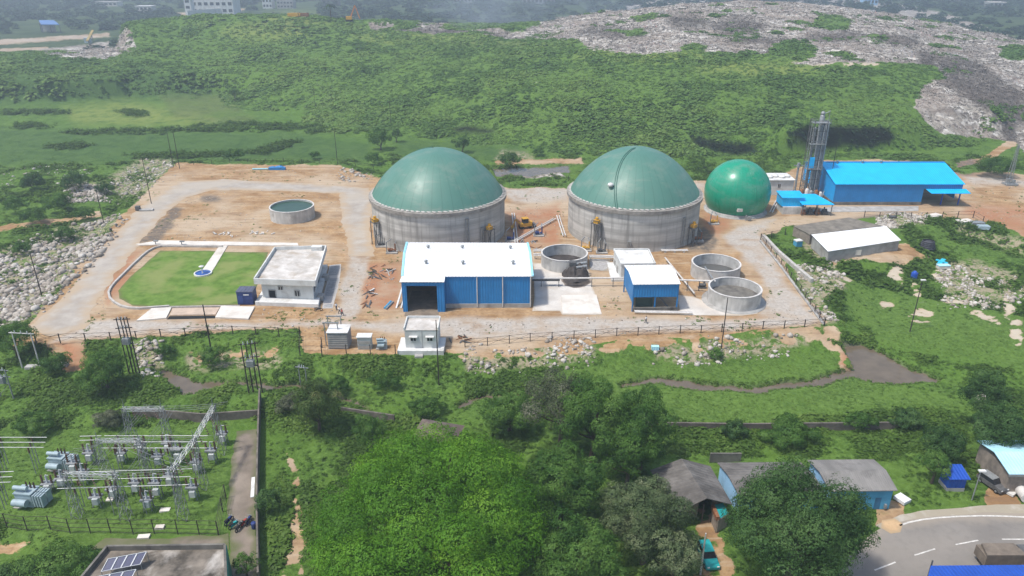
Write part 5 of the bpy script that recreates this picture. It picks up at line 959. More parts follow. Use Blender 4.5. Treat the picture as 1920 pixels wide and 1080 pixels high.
# motorbikes
def motorbike(p, yaw, col, label, group=None, s=1.0):
    t = thing('motorbike', label, 'motorbike', p, group, yaw); z = 0
    for x in (-.65, .65):
        m = MB(); m.lathe([(.22, -.06), (.31, -.06), (.31, .06), (.22, .06), (.22, -.06)], 14); m.v = [(a + x, c, b + .31) for a, b, c in m.v]; m.build('wheel', M['rubber'], t, True)
    m = MB(); m.bar((-.6, 0, .35), (.5, 0, .55), .22, .28); m.cbox((.1, 0, .55), (.6, .28, .3)); m.bar((.62, 0, .35), (.45, 0, 1.0), .08); m.build('body', M[col], t, True)
    m = MB(); m.cbox((-.45, 0, .74), (.75, .28, .12)); m.build('seat', M['rubber'], t, True); m = MB(); m.bar((.45, -.36, 1.0), (.45, .36, 1.0), .05); m.tube((.55, 0, .85), (.65, 0, .85), .11, n=8); m.build('handlebar', M['steel'], t, True); return t
for k, (px, yaw, col, lb) in enumerate((((430, 980), 1.2, 'navy', 'blue motorbike leftmost in the row at the substation gate'), ((440, 988), .9, 'teal', 'teal motorbike second in the row at the gate'), ((449, 992), 1.3, 'steel_dark', 'black motorbike third in the row at the gate'), ((459, 984), 1.0, 'cloth_red', 'red motorbike fourth in the row at the gate'), ((467, 980), 1.4, 'navy', 'dark blue motorbike fifth in the row by the compound wall'))):
    motorbike(R(px[0], px[1], GZ + .08), yaw, col, lb, 'motorbikes at the substation gate')
motorbike(R(597, 583, .05), .2, 'steel_dark', 'lone dark motorbike parked before the white office steps')
p = R(477, 990, GZ + .08); w = MB(); w.lathe([(.35, 0), (.38, .1), (.38, .9), (.33, 1.0), (.02, 1.0)], 14, p.x, p.y, p.z); o = w.build('water_drum', M['navy'], None); props(o, 'dark blue drum beside the row of motorbikes', 'drum')
# foreground flat roofed building with solar panels
zt = GZ + 4.6; q = [R(120, 1120, zt), R(425, 1120, zt), R(421, 1020, zt), R(200, 1023, zt)]; fb = thing('flat_roofed_building', 'foreground building with stained flat roof and green side wall', 'building', (R(300, 1070, GZ).x, q[2].y - 4, GZ)); qp = [Vector((p.x, p.y)) for p in q]
M['stain_roof'] = pm('stained_roof', (.075, .065, .052), .95, .3, .30, c2=(.25, .215, .175), dirt=(.46, .43, .39), dsc=.2)
w = MB(); w.prism(inset(q, .15), GZ, zt - .9); w.build('wall', M['greenwall'], fb); w = MB(); w.prism(inset(q, .1), zt - .9, zt - .75); w.build('roof', M['stain_roof'], fb); w = MB()
for a_, b_ in zip(qp[1:], qp[2:] + qp[:1]): w.seg(a_, b_, zt - .95, zt, .3)
w.build('parapet', M['conc_dark'], fb); w = MB(); w.seg(qp[1] + Vector((.2, 0)), qp[2] + Vector((.2, 0)), GZ + .2, zt - .2, .08); w.build('side_cladding', M['greenwall'], fb)
zr_ = zt - .75
def solar(u0, u1, v0, label, n):
    a, b = R(u0, v0, zr_ + .9), R(u1, v0 - 14, zr_ + .9); t = thing('solar_array', label, 'solar panels', (a.x, a.y, zr_), 'rooftop solar panels'); d = (b - a) / n; up = Vector((.25, 1.0, .55)); L_ = d.length
    for k in range(n):
        p = a + d * k; e = d * .94; m = MB(); nrm = d.cross(up).normalized() * .05; m.add([p, p + e, p + e + up * 1.35, p + up * 1.35, p - nrm, p + e - nrm, p + e + up * 1.35 - nrm, p + up * 1.35 - nrm], [(0, 1, 2, 3), (7, 6, 5, 4), (0, 4, 5, 1), (1, 5, 6, 2), (2, 6, 7, 3), (3, 7, 4, 0)]); pn = m.build('panel', M['solar'], t)
        m = MB()
        for s_, e_ in ((p, p + e), (p + e, p + e + up * 1.35), (p + e + up * 1.35, p + up * 1.35), (p + up * 1.35, p)): m.bar(s_ + nrm, e_ + nrm, .07)
        m.build('frame', M['ceramic_grey'], pn)
    m = MB()
    for k in range(n + 1): p = a + d * k; m.bar((p.x, p.y, zr_), p, .06); q = p + up * 1.3; m.bar((q.x, q.y, zr_), q, .06)
    m.build('stand', M['steel'], t)
solar(190, 264, 1072, 'row of four blue solar panels on the stained flat roof, rear row', 4); solar(170, 244, 1106, 'front row of solar panels on the stained flat roof, cut by the frame', 3)
# people
def person(p, yaw, top, legs, label, step=.25):
    t = bpy.data.meshes.new('person'); J = {'pel': (0, 0, .95), 'che': (0, .02, 1.3), 'neck': (0, .02, 1.48), 'head': (0, .03, 1.62), 'crown': (0, .02, 1.74)}
    V = [(0, 0, .95), (0, 0, 1.15), (0, .02, 1.38), (0, .02, 1.5), (0, .04, 1.6), (0, .03, 1.7)]; E = [(0, 1), (1, 2), (2, 3), (3, 4), (4, 5)]; Rr = [.15, .14, .16, .06, .095, .08]
    for s in (-1, 1):
        n = len(V); V += [(s * .1, 0, .88), (s * .11, s * step * .5, .48), (s * .11, s * step - .04, .08), (s * .11, s * step + .12, .04)]; Rr += [.09, .065, .045, .04]; E += [(0, n), (n, n + 1), (n + 1, n + 2), (n + 2, n + 3)]
        n = len(V); V += [(s * .2, .02, 1.4), (s * .26, -s * step * .3, 1.12), (s * .26, -s * step * .6 + .08, .88), (s * .26, -s * step * .6 + .12, .78)]; Rr += [.06, .045, .035, .04]; E += [(2, n), (n, n + 1), (n + 1, n + 2), (n + 2, n + 3)]
    me = bpy.data.meshes.new('person'); me.from_pydata(V, E, []); o = bpy.data.objects.new('person', me); link(o); o.location = p; o.rotation_euler = (0, 0, yaw)
    md = o.modifiers.new('Skin', 'SKIN'); sv = me.skin_vertices[0].data if me.skin_vertices else None
    if sv is None:
        o.modifiers.remove(md); import bmesh; bm = bmesh.new(); bm.from_mesh(me); bm.verts.layers.skin.verify(); bm.to_mesh(me); bm.free(); o.modifiers.new('Skin', 'SKIN'); sv = me.skin_vertices[0].data
    for s_, r in zip(sv, Rr): s_.radius = (r, r)
    sv[0].use_root = True
    o.modifiers.new('Sub', 'SUBSURF').levels = 1; me.materials.append(M['skin']); props(o, label, 'person', 'people walking in the yard')
    m = MB(); m.lathe([(.165, .95), (.17, 1.15), (.195, 1.38), (.12, 1.47), (.07, 1.5)], 12); m.v = [(x * 1.1, y * .85 + .01, z) for x, y, z in m.v]
    for s in (-1, 1): m.tube((s * .19, .02, 1.42), (s * .26, -s * step * .3, 1.14), .08, .065, 8)
    m.build('shirt', M[top], o, True); m = MB(); m.lathe([(.172, .98), (.175, .84)], 12)
    for s in (-1, 1): m.tube((s * .09, 0, .9), (s * .11, s * step * .5, .48), .115, .09, 8); m.tube((s * .11, s * step * .5, .48), (s * .11, s * step - .03, .1), .09, .075, 8)
    m.build('trousers', M[legs], o, True); m = MB(); m.ball((0, .02, 1.67), .108, 8, (1, 1, .95)); m.v = [v for v in m.v]; m.build('hair', M['black'], o, True); return o
person(R(631, 581, 0), .6, 'cloth_white', 'cloth_dark', 'person in white shirt walking, leftmost of three by the office corner'); person(R(637, 588, 0), 2.2, 'cloth_white', 'steel_dark', 'person in white shirt walking, middle of three by the office corner'); person(R(642, 592, 0), 2.4, 'cloth_red', 'cloth_dark', 'person in red shirt walking, rightmost of three by the office corner')
person(R(1211, 606, 0), 1.2, 'cloth_white', 'steel_dark', 'person in white shirt walking on the road before the blue open shed', .3)
# ================================================================ FOREGROUND HOUSES, ROAD, VEHICLES, LOOSE THINGS
sheet('asphalt_road', [(1535, 1140), (1600, 1030), (1652, 988), (1700, 976), (1760, 966), (1840, 961), (1935, 962), (2080, 968), (2080, 1140)], GZ + .07, M['asphalt'], 'curved grey asphalt road at the lower right', 'road', jit=.15)
sheet('road_shoulder', [(1640, 985), (1690, 966), (1740, 957), (1850, 947), (1935, 944), (2080, 944), (2080, 969), (1935, 963), (1840, 962), (1760, 967), (1700, 977), (1652, 990)], GZ + .075, M['shoulder'], 'chalky white road shoulder along the curve', 'shoulder', jit=.15)
sheet('sand_pile', [(1652, 975), (1680, 972), (1696, 984), (1690, 996), (1668, 999), (1650, 988)], GZ + .085, M['sandpile'], 'orange sand spilled at the road edge', 'sand', jit=.2)
M['mark'] = pm('road_paint', (.55, .53, .49), .8, .25, 2)
def ribbon2(px, w, label, z=GZ + .085):
    P = [R(u, v, z) for u, v in px]; m = MB()
    for a, b in zip(P[:-1], P[1:]):
        d = (b - a).normalized(); n = Vector((-d.y, d.x, 0)) * w / 2; e = d * .02; m.add([a - n - e, b - n + e, b + n + e, a + n - e], [(0, 1, 2, 3)])
    o = m.build('road_marking', M['mark'], None); props(o, label, 'road marking', None, 'structure')
ribbon2([(1687, 985), (1705, 979), (1730, 974), (1760, 970.5), (1800, 968), (1840, 967), (1880, 967.5), (1935, 970), (2000, 974)], .28, 'solid white edge line along the road curve')
for a, b, lb in (((1640, 1069), (1679, 1054), 'lowest'), ((1715, 1041), (1753, 1029), 'second'), ((1792, 1021), (1834, 1013), 'third'), ((1879, 1011), (1935, 1011), 'rightmost')): ribbon2([a, b], .2, f'white centre dash on the asphalt, {lb} of four')
def px4(pts, z): return [R(u, v, z) for u, v in pts]
# corrugated grey gable house
ze = GZ + 3.3; FL, FR, BR, BL = px4([(1277, 953), (1364, 941), (1328, 878), (1228, 884)], ze)
h1 = thing('tin_house', 'house with dark grey corrugated gable roof left of the mango tree', 'house', (FL + FR) / 2 - Vector((0, 0, 3.3 + GZ)) + Vector((0, 0, GZ)))
ORI[h1.name] = Vector(h1.location)
M['asb1'] = pm('weathered_corrugated', (.125, .115, .105), .95, .3, .3, c2=(.19, .178, .165), dirt=(.075, .07, .065), ribs=(1, .7, .07))
gable(h1, [(FR.x, FR.y), (BR.x, BR.y), (BL.x, BL.y), (FL.x, FL.y)], GZ, ze, ze + 1.5, M['brick'], M['asb1'], .55, walls=False)
w = MB(); w.seg((BL.x, BL.y), (BR.x, BR.y), GZ, ze, .2); w.seg((BL.x + .2, BL.y), (FL.x + .2, FL.y + 1.5), GZ, ze, .2); w.seg((BR.x - .2, BR.y), (FR.x - .2, FR.y + 1.5), GZ, ze, .2); w.seg((FL.x + .3, FL.y + 2), (FL.x + 3.0, FL.y + 2.1), GZ, ze, .15); w.seg((FR.x - 1.5, FR.y + 2), (FR.x - .3, FR.y + 2.1), GZ, ze, .15); w.build('wall', M['brick'], h1)
for p in (FL, FR, (FL + FR) / 2): w = MB(); w.bar((p.x, p.y + .3, GZ), (p.x, p.y + .3, ze), .16); w.build('post', M['bark'], h1)
# long blue house behind the mango tree
ze = GZ + 3.4; q = px4([(1386, 929), (1545, 926), (1500, 869), (1347, 870)], ze); h2 = thing('blue_house', 'pale blue-walled house with brownish grey roof, left behind the mango tree', 'house', ((q[0].x + q[1].x) / 2, q[0].y, GZ)); qi = inset(q, .3)
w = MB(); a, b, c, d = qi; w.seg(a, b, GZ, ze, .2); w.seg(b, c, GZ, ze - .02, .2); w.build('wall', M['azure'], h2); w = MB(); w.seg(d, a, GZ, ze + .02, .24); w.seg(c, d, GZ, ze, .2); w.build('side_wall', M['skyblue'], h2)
gable(h2, [(p.x, p.y) for p in q], GZ, ze + .05, ze + .6, None, M['asb1'], .15, walls=False)
ze = GZ + 3.5; q = px4([(1557, 922), (1680, 920), (1637, 864), (1516, 865)], ze); h2 = thing('blue_house', 'azure-walled house with pale grey sheet roof, right behind the mango tree', 'house', ((q[0].x + q[1].x) / 2, q[0].y, GZ)); qi = inset(q, .3)
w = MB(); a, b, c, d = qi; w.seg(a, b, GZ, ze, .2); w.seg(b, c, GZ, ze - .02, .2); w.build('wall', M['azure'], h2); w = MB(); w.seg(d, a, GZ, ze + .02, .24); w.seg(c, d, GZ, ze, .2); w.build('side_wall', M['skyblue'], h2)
gable(h2, [(p.x, p.y) for p in q], GZ, ze + .05, ze + .75, None, M['asbestos'], .15, walls=False)
w = MB(); xw, yw_ = b[0], b[1]; w.box(xw - 2.5, yw_ - .16, GZ, xw - 1.4, yw_ + .05, GZ + 2.1); w.build('door', pm('blue_door', (.03, .13, .24), .6), h2)
w = MB(); w.box(xw - .8, yw_ - .45, GZ + .3, xw - .5, yw_ - .1, GZ + 1.0); w.build('meter_box', M['steel'], h2)
o = MB(); p = R(1691, 938, GZ); o.cbox((p.x, p.y, GZ), (1.6, 1.8, .5), .5); o = o.build('white_sack', M['cloth_white'], None); props(o, 'white sack sheet lying at the blue house corner', 'sack')
w = MB(); a, b = R(1330, 866, GZ), R(1388, 866, GZ); w.seg(a, b, GZ, GZ + 1.7, .25); o = w.build('garden_wall', M['conc_dark'], None); props(o, 'short dark wall behind the gap of the two houses', 'wall')
# lean-to with teal tarp
q = px4([(1346, 974), (1366, 962), (1355, 947), (1336, 951)], GZ + 2.3); t = thing('lean_to', 'small lean-to with teal and rusty roof between the houses', 'lean-to', (q[0].x, q[0].y, GZ)); w = MB(); w.prism([p.to_2d() for p in q], [GZ + 2.2] * 2 + [GZ + 2.6] * 2, [GZ + 2.3] * 2 + [GZ + 2.7] * 2); w.build('roof', M['teal'], t)
w = MB(); w.seg(q[0], q[3], GZ + 2.1, GZ + 2.75, .5); w.build('rust_strip', M['rust'], t); w = MB(); w.seg(q[0], q[1], GZ, GZ + 2.2, .2); w.seg(q[3], q[0], GZ, GZ + 2.2, .2); w.build('wall', M['brick'], t)
# cyan roofed house on the right
ze = GZ + 3.8; q = px4([(1893, 889), (2030, 889), (1935, 827), (1834, 828)], ze); h4 = thing('cyan_roof_house', 'house with pale cyan sheet roof and brick side wall at the right edge', 'house', (q[0].x, q[0].y, GZ)); qi = inset(q, .25)
w = MB(); w.prism(qi, GZ, ze - .1); w.build('wall', M['brick'], h4); gable(h4, [(p.x, p.y) for p in q], GZ, ze, ze + .9, None, M['cyan_roof'], .15, walls=False)
w = MB(); w.seg((q[0].x - .2, q[0].y - .2), (q[1].x, q[1].y - .2), ze - .3, ze + .05, .12); w.build('gutter', M['steel'], h4)
# blue roof at the bottom right corner
ze = GZ + 3.6; q = px4([(1728, 1130), (2020, 1130), (1990, 1061), (1746, 1063)], ze); h5 = thing('blue_roof_shop', 'shop with deep blue sheet roof at the lower right corner', 'shop', (q[3].x, q[3].y, GZ)); w = MB(); w.prism(inset(q, .4), GZ, ze - .1); w.build('wall', M['conc'], h5); gable(h5, [(p.x, p.y) for p in q], GZ, ze, ze + .35, None, M['blue_deep'], .1, walls=False)
w = MB(); w.bar((q[3].x + .1, q[3].y + .2, GZ), (q[3].x + .1, q[3].y + .2, ze + .9), .14); w.build('post', M['steel_dark'], h5)
# covered trailer
p = R(1882, 1062, GZ + .9); t = thing('covered_truck', 'brown tarpaulin-covered truck body behind the deep blue roof', 'truck', (p.x, p.y, GZ)); M['tarp'] = pm('brown_tarpaulin', (.17, .14, .11), .9, .25, .7)
w = MB(); w.prism([(p.x - 2.6, p.y), (p.x + 2.6, p.y), (p.x + 2.6, p.y + 2.4), (p.x - 2.6, p.y + 2.4)], GZ + .9, GZ + 2.4); w.prism([(p.x - 2.6, p.y), (p.x + 2.6, p.y), (p.x + 2.1, p.y + 2.2), (p.x - 2.1, p.y + 2.2)], GZ + 2.41, GZ + 2.8); w.build('cover', M['tarp'], t)
w = MB(); w.box(p.x + 2.65, p.y + .1, GZ + .6, p.x + 4.5, p.y + 2.3, GZ + 2.5); w.build('cab', M['steel_dark'], t)
for dx in (-1.7, -.6, 3.5):
    for dy in (.1, 2.1): w = MB(); w.tube((p.x + dx, p.y + dy - .1, GZ + .5), (p.x + dx, p.y + dy + .2, GZ + .5), .48, n=14); w.build('wheel', M['rubber'], t)
# blue hut
p = R(1790, 922, GZ); t = thing('blue_hut', 'small deep blue hut half hidden under the roadside tree', 'hut', p); w = MB(); w.box(p.x - 1.3, p.y, GZ + .7, p.x + 1.3, p.y + 2.2, GZ + 2.5); w.build('wall', M['blue_deep'], t); w = MB(); w.box(p.x - 1.35, p.y - .05, GZ, p.x + 1.35, p.y + 2.25, GZ + .69); w.build('plinth', M['conc'], t); w = MB(); w.prism([(p.x - 1.6, p.y - .4), (p.x + 1.6, p.y - .4), (p.x + 1.6, p.y + 2.5), (p.x - 1.6, p.y + 2.5)], [GZ + 2.5] * 2 + [GZ + 3.1] * 2, [GZ + 2.6] * 2 + [GZ + 3.2] * 2); w.build('roof', M['blue_deep'], t)
# hip roofed hut among the trees
ze = GZ + 2.8; q = px4([(768, 826), (850, 832), (872, 798), (792, 785)], ze); c = sum(q, Vector((0, 0, 0))) / 4; t = thing('hip_hut', 'hut with brown hipped roof at the rear of the bright green tree', 'hut', (c.x, c.y, GZ)); w = MB(); rl = c + Vector((-1.1, .3, 1.5)); rr_ = c + Vector((1.1, -.1, 1.5)); w.add(list(q) + [rl, rr_], [(0, 1, 5, 4), (1, 2, 5), (2, 3, 4, 5), (3, 0, 4), (3, 2, 1, 0)]); w.build('roof', pm('brown_thatch', (.13, .10, .085), .95, .25, .8, stretch=(1, 1, .4)), t); w = MB(); w.prism(inset(q, .5), GZ, ze - .05); w.build('wall', M['brick'], t)
# parked car (profile extruded, facing +y)
def car(p, yaw, body, roof, label, s=1.0):
    t = thing('parked_car', label, 'car', p, None, yaw); m = MB()
    def ext(m, prof, hw, hw2=None):
        hw2 = hw2 or [hw] * len(prof); n = len(prof); m.add([(-h * s, y * s, z * s) for (y, z), h in zip(prof, hw2)] + [(h * s, y * s, z * s) for (y, z), h in zip(prof, hw2)], [tuple(range(n)), tuple(range(2 * n - 1, n - 1, -1))] + [(i, n + i, n + (i + 1) % n, (i + 1) % n) for i in range(n)])
    ext(m, [(-2.1, .35), (2.05, .35), (2.1, .75), (1.95, .95), (.95, 1.05), (-2.05, 1.05), (-2.12, .8)], .85); m.build('body', M[body], t, True)
    m = MB(); ext(m, [(.85, 1.06), (.25, 1.62), (-1.85, 1.62), (-2.0, 1.06)], .8, [.8, .68, .68, .8]); m.build('windows', M['glass'], t, True)
    m = MB(); ext(m, [(.28, 1.63), (.2, 1.72), (-1.8, 1.72), (-1.88, 1.63)], .7); m.build('roof', M[roof], t, True)
    for x in (-.78, .78):
        for y in (-1.35, 1.3):
            m = MB(); m.tube(((x - .1) * s, y * s, .33 * s), ((x + .1) * s, y * s, .33 * s), .33 * s, n=16); wl = m.build('wheel', M['rubber'], t, True); m = MB(); m.tube(((x - .11) * s, y * s, .33 * s), ((x + .11) * s, y * s, .33 * s), .18 * s, n=12); m.build('rim', M['steel'], wl, True)
        m = MB(); m.cbox((x * .8 * s, 2.06 * s, .7 * s), (.3 * s, .1 * s, .16 * s)); m.build('headlight', M['white'], t, True); m = MB(); m.cbox((x * .85 * s, -2.1 * s, .75 * s), (.2 * s, .08 * s, .25 * s)); m.build('tail_light', M['cloth_red'], t, True)
    return t
car(R(1859, 912, GZ + .02), math.pi + .35, 'steel_dark', 'steel', 'dark parked car with silver roof beside the cyan roofed house', 1.0)
car(R(1326, 1050, GZ + .02), math.pi + .1, 'teal', 'teal', 'teal parked car seen between the two big trees', 1.05)
p = R(1900, 925, GZ); w = MB(); w.tube(R(1897, 895, GZ + .8), R(1925, 935, GZ + .8), .75, n=20); o = w.build('concrete_pipe', M['pipe'], None); props(o, 'large pale concrete pipe lying by the cyan roofed house', 'pipe')
w = MB(); p = R(1893, 925, GZ); w.cbox((p.x, p.y, GZ), (1.1, 1.4, .35), .6); o = w.build('stone_slab', M['white'], None); props(o, 'white slab on the ground near the parked car', 'slab')
# old shed with white tin roof beyond the retaining wall ---------------------
ze = 3.3; q = px4([(1553, 470), (1690, 449), (1661, 425), (1521, 441)], ze); t = thing('old_tin_shed', 'old low shed with glaring white tin roof on the right', 'shed', (q[0].x, q[0].y, 0)); w = MB(); a, b, c, d = inset(q, .35); w.seg(a, b, 0, ze - .45, .2); w.seg(b, c, 0, ze - .2, .2); w.seg(c, d, 0, ze - .05, .2); w.seg(d, a, 0, ze - .25, .2); w.build('wall', M['conc'], t)
m = MB(); m.prism([p.to_2d() for p in q], [ze - .3, ze - .3, ze + .1, ze + .1], [ze - .2, ze - .2, ze + .2, ze + .2]); M['tin'] = pm('patched_tin', (.80, .80, .80), .5, .06, .5, spec=.4, dirt=(.62, .60, .56), dsc=.5, ribs=(0, .5, .03)); m.build('roof', M['tin'], t)
m = MB(); pm_ = (Vector(a) + (Vector(b) - Vector(a)) * .42); m.cbox((pm_.x, pm_.y - .25, .7), (1.5, .15, 1.4), .1); m.build('signboard', M['conc_light'], t)
q = px4([(1519, 440), (1655, 424), (1592, 408), (1488, 424)], 2.9); t = thing('old_concrete_house', 'flat old concrete roof house behind the white tin shed', 'house', (q[0].x, q[0].y + 4, 0)); w = MB(); a, b, c, d = inset(q, .1); w.prism([a, b, c, d], 0, 2.7); w.build('wall', M['brick'], t); w = MB(); w.prism([p.to_2d() for p in q], 2.71, 2.95); w.build('roof', pm('mossy_slab', (.19, .17, .14), .95, .3, .4, dirt=(.11, .10, .085)), t)
p = R(1495, 462, 0); t = thing('blue_crate', 'blue and white crate on the rubble left of the old sheds', 'crate', p); w = MB(); w.cbox((p.x, p.y, .1), (1.8, 1.5, 1.5), .3); w.build('body', M['azure'], t); w = MB(); w.cbox((p.x, p.y, 1.6), (1.9, 1.6, .3), .3); w.build('lid', M['white'], t)
p = GND(1713, 522); t = thing('blue_drum', 'bright blue water tank standing in the right-hand field', 'water tank', p); w = MB(); w.lathe([(.75, -.2), (.8, .2), (.75, .5), (.8, .9), (.75, 1.2), (.78, 1.5), (.4, 1.85), (.3, 2.0), (.02, 2.0)], 18, p.x, p.y, p.z); w.build('body', M['blue_deep'], t)
p = GND(1767, 505); t = thing('cyan_cart', 'cyan box cart with blue wings in the right-hand field', 'cart', p); w = MB(); w.cbox((p.x, p.y, p.z + .3), (3.0, 1.4, .8), .05); w.build('body', M['conc_light'], t); w = MB(); w.cbox((p.x, p.y, p.z + 1.11), (3.1, 1.5, .2), .05); w.build('lid', M['cyan_roof'], t); w = MB(); M['cyan_paint'] = pm('cyan_paint', (.03, .45, .62), .5, .1, 1); w.bar((p.x, p.y + 2, p.z + .8), (p.x + 2.6, p.y + 4.6, p.z + 1.0), 1.0, .2); w.bar((p.x + 2.2, p.y + 2, p.z + .9), (p.x + .2, p.y + 4, p.z + 1.1), .8, .2); w.build('wing', M['cyan_paint'], t)
p = GND(1738, 466); t = thing('cable_coil', 'dark grey coiled hose heap in the right-hand field', 'coil', p); w = MB()
for k in range(5): w.lathe([(1.9 - .12 * k, .2 + .42 * k), (2.1 - .12 * k, .4 + .42 * k), (1.9 - .12 * k, .6 + .42 * k)], 24, p.x, p.y, p.z)
w.ball((p.x, p.y, p.z + .8), 1.75, 8, (1, 1, .8)); w.build('coil', pm('hose_grey', (.06, .06, .07), .8, .3, 2), t)
for k, (u, v, w_, d_, yaw, mt, lb) in enumerate(((1806, 418, 4.5, 2.5, .1, 'conc_light', 'pale sheet stack at the red earth edge, left'), (1830, 421, 3.6, 2.2, -.2, 'steel', 'grey sheet stack at the red earth edge, middle'), (1842, 428, 3.0, 2.0, -.3, 'trafo', 'bluish sheet stack at the red earth edge, right'), (1748, 408, 5.0, 2.5, .25, 'conc_light', 'pale sheets below the roadside post fence'), (1672, 410, 1.8, 1.4, 0, 'steel_dark', 'dark machine lump by the roadside post fence'))):
    p = R(u, v, -.1); m = MB()
    for j in range(4): m.cbox((p.x + .15 * j, p.y + .1 * j, -.2 + .22 * j), (w_, d_, .18), yaw + .06 * j)
    o = m.build('sheet_stack', M[mt], None); props(o, lb, 'sheets', 'sheet stacks by the red earth')
p = R(520, 318, 0); t = thing('blue_tarp', 'bright blue tarpaulin bundle at the back of the orange yard', 'tarpaulin', p); w = MB(); w.cbox((p.x, p.y, 0), (6.0, 1.6, .9)); w.ball((p.x + 1, p.y, .8), 1.0, 8, (1.8, .9, .7)); w.ball((p.x - 1.5, p.y, .7), .8, 8, (1.6, .9, .7)); w.build('cover', M['blue_wall'], t); w = MB(); w.tube((p.x - 9, p.y - .3, .3), (p.x - 3.5, p.y, .3), .25); w.build('pole', M['cyan_trim'], t)
# backhoe loader between the domes
p = R(985, 428, 0); t = thing('backhoe_loader', 'yellow backhoe loader between the two domes', 'loader', p); w = MB(); w.cbox((p.x, p.y, .8), (3.6, 1.7, .9), .3); w.cbox((p.x + 1.1, p.y + .4, 1.7), (1.6, 1.4, .3), .3); w.build('body', M['yellow'], t); w = MB(); w.cbox((p.x - .1, p.y, 1.7), (1.6, 1.5, 1.3), .3); w.build('cab', M['glass'], t); w = MB(); w.cbox((p.x - .1, p.y, 3.0), (1.8, 1.7, .15), .3); w.build('roof', M['yellow'], t)
w = MB(); w.bar((p.x - 1.6, p.y - .5, 1.6), (p.x - 2.8, p.y - .9, 3.0), .35); w.bar((p.x - 2.8, p.y - .9, 3.0), (p.x - 3.7, p.y - 1.1, 1.0), .28); w.cbox((p.x - 3.7, p.y - 1.1, .4), (.8, .9, .7)); w.build('boom', M['yellow'], t); w = MB(); w.cbox((p.x + 2.5, p.y + .8, .4), (.7, 2.2, .9), .3); w.build('bucket', M['steel_dark'], t)
for dx, dy, r_ in ((-1.1, -.7, .75), (-1.3, .6, .75), (1.3, -.2, .55), (1.0, 1.2, .55)): w = MB(); w.tube((p.x + dx, p.y + dy - .2, r_), (p.x + dx, p.y + dy + .2, r_), r_, n=14); w.build('wheel', M['rubber'], t)
# timber / scrap heaps on the orange yard, single pieces
rnd = random.Random(5)
def scrap(cu, cv, ru, rv, n, mats, label, name='scrap_bar', group=None, L=(.8, 2.4)):
    for k in range(n):
        p = R(cu + rnd.uniform(-ru, ru), cv + rnd.uniform(-rv, rv), .1); a = rnd.uniform(0, 3.14); l = rnd.uniform(*L); m = MB(); d = Vector((math.cos(a), math.sin(a), rnd.uniform(0, .2))) * l / 2; m.bar(p - d, p + d + Vector((0, 0, .15)), rnd.uniform(.12, .35), rnd.uniform(.1, .25)); o = m.build(name, M[rnd.choice(mats)], None); props(o, label, 'scrap', group)
scrap(715, 512, 22, 14, 26, ['rust', 'steel_dark', 'conc', 'bark'], 'dark scrap bar in the upper scrap heap left of the long shed', group='upper scrap heap')
scrap(697, 550, 12, 8, 10, ['steel_dark', 'rust', 'white'], 'scrap piece in the middle scrap heap left of the long shed', group='middle scrap heap')
scrap(690, 572, 8, 5, 5, ['steel_dark', 'rust'], 'scrap piece in the front scrap heap left of the long shed', group='front scrap heap')
for k, (a, b, mt, lb) in enumerate((((721, 578), (733, 565), 'azure', 'blue pipe on the earth left of the long shed'), ((724, 579), (737, 566), 'steel', 'grey pipe on the earth left of the long shed'))): m = MB(); m.tube(R(*a, .2), R(*b, .2), .25); o = m.build('loose_pipe', M[mt], None); props(o, lb, 'pipe')
scrap(420, 440, 20, 4, 14, ['conc', 'white', 'conc_light'], 'pale debris chunk on the orange yard behind the walkway', 'debris_chunk', 'debris on the orange yard', (.5, 1.3)); scrap(490, 436, 25, 5, 12, ['white', 'conc_light'], 'white debris chunk right part of the orange yard', 'debris_chunk', 'white debris on the orange yard', (.5, 1.3))
scrap(1000, 460, 25, 10, 12, ['rust', 'steel', 'bark'], 'scrap bar on the earth between the domes', group='scrap between the domes'); scrap(860, 636, 16, 9, 8, ['rust', 'steel_dark', 'bark'], 'scrap bar right of the white switch house', group='scrap by the switch house')
for k, (u, v) in enumerate(((203, 446), (208, 433), (219, 425), (170, 487), (190, 458), (164, 478))):
    p = R(u, v, 0); m = MB(); m.tube(p, p + Vector((0, 0, .9)), .4, .35, 8); o = m.build('road_marker', M['conc_dark'], None); props(o, 'small dark marker block along the left gravel road edge', 'marker', 'marker blocks along the left road')
p = R(268, 395, 0); t = thing('site_barrow', 'dark cart with grey sheet at the upper left road bend', 'cart', p); w = MB(); w.cbox((p.x - 1.4, p.y, .2), (1.2, 1.2, 1.3)); w.build('body', M['steel_dark'], t); w = MB(); w.cbox((p.x + 1.2, p.y, .1), (4, 1.4, .4), .1); w.build('sheet', M['conc'], t)
p = R(135, 693, GZ); 
for k, (u, v, lb) in enumerate(((112, 686, 'grey slab frame heap below the left fence, behind the left bushes'), (60, 690, 'pale slab strip below the left fence'))): p = GND(u, v); m = MB(); m.cbox((p.x, p.y, p.z), (3.2 - k, 1.2, .5), .05); o = m.build('slab_block', M['conc'], None); props(o, lb, 'slab')
p = GND(1228, 655); m = MB(); m.cbox((p.x, p.y, p.z - .1), (1.5, .8, .9)); o = m.build('white_tub', M['cyan_roof'], None); props(o, 'small whitish tub on the bank rubble before the right fence', 'tub')
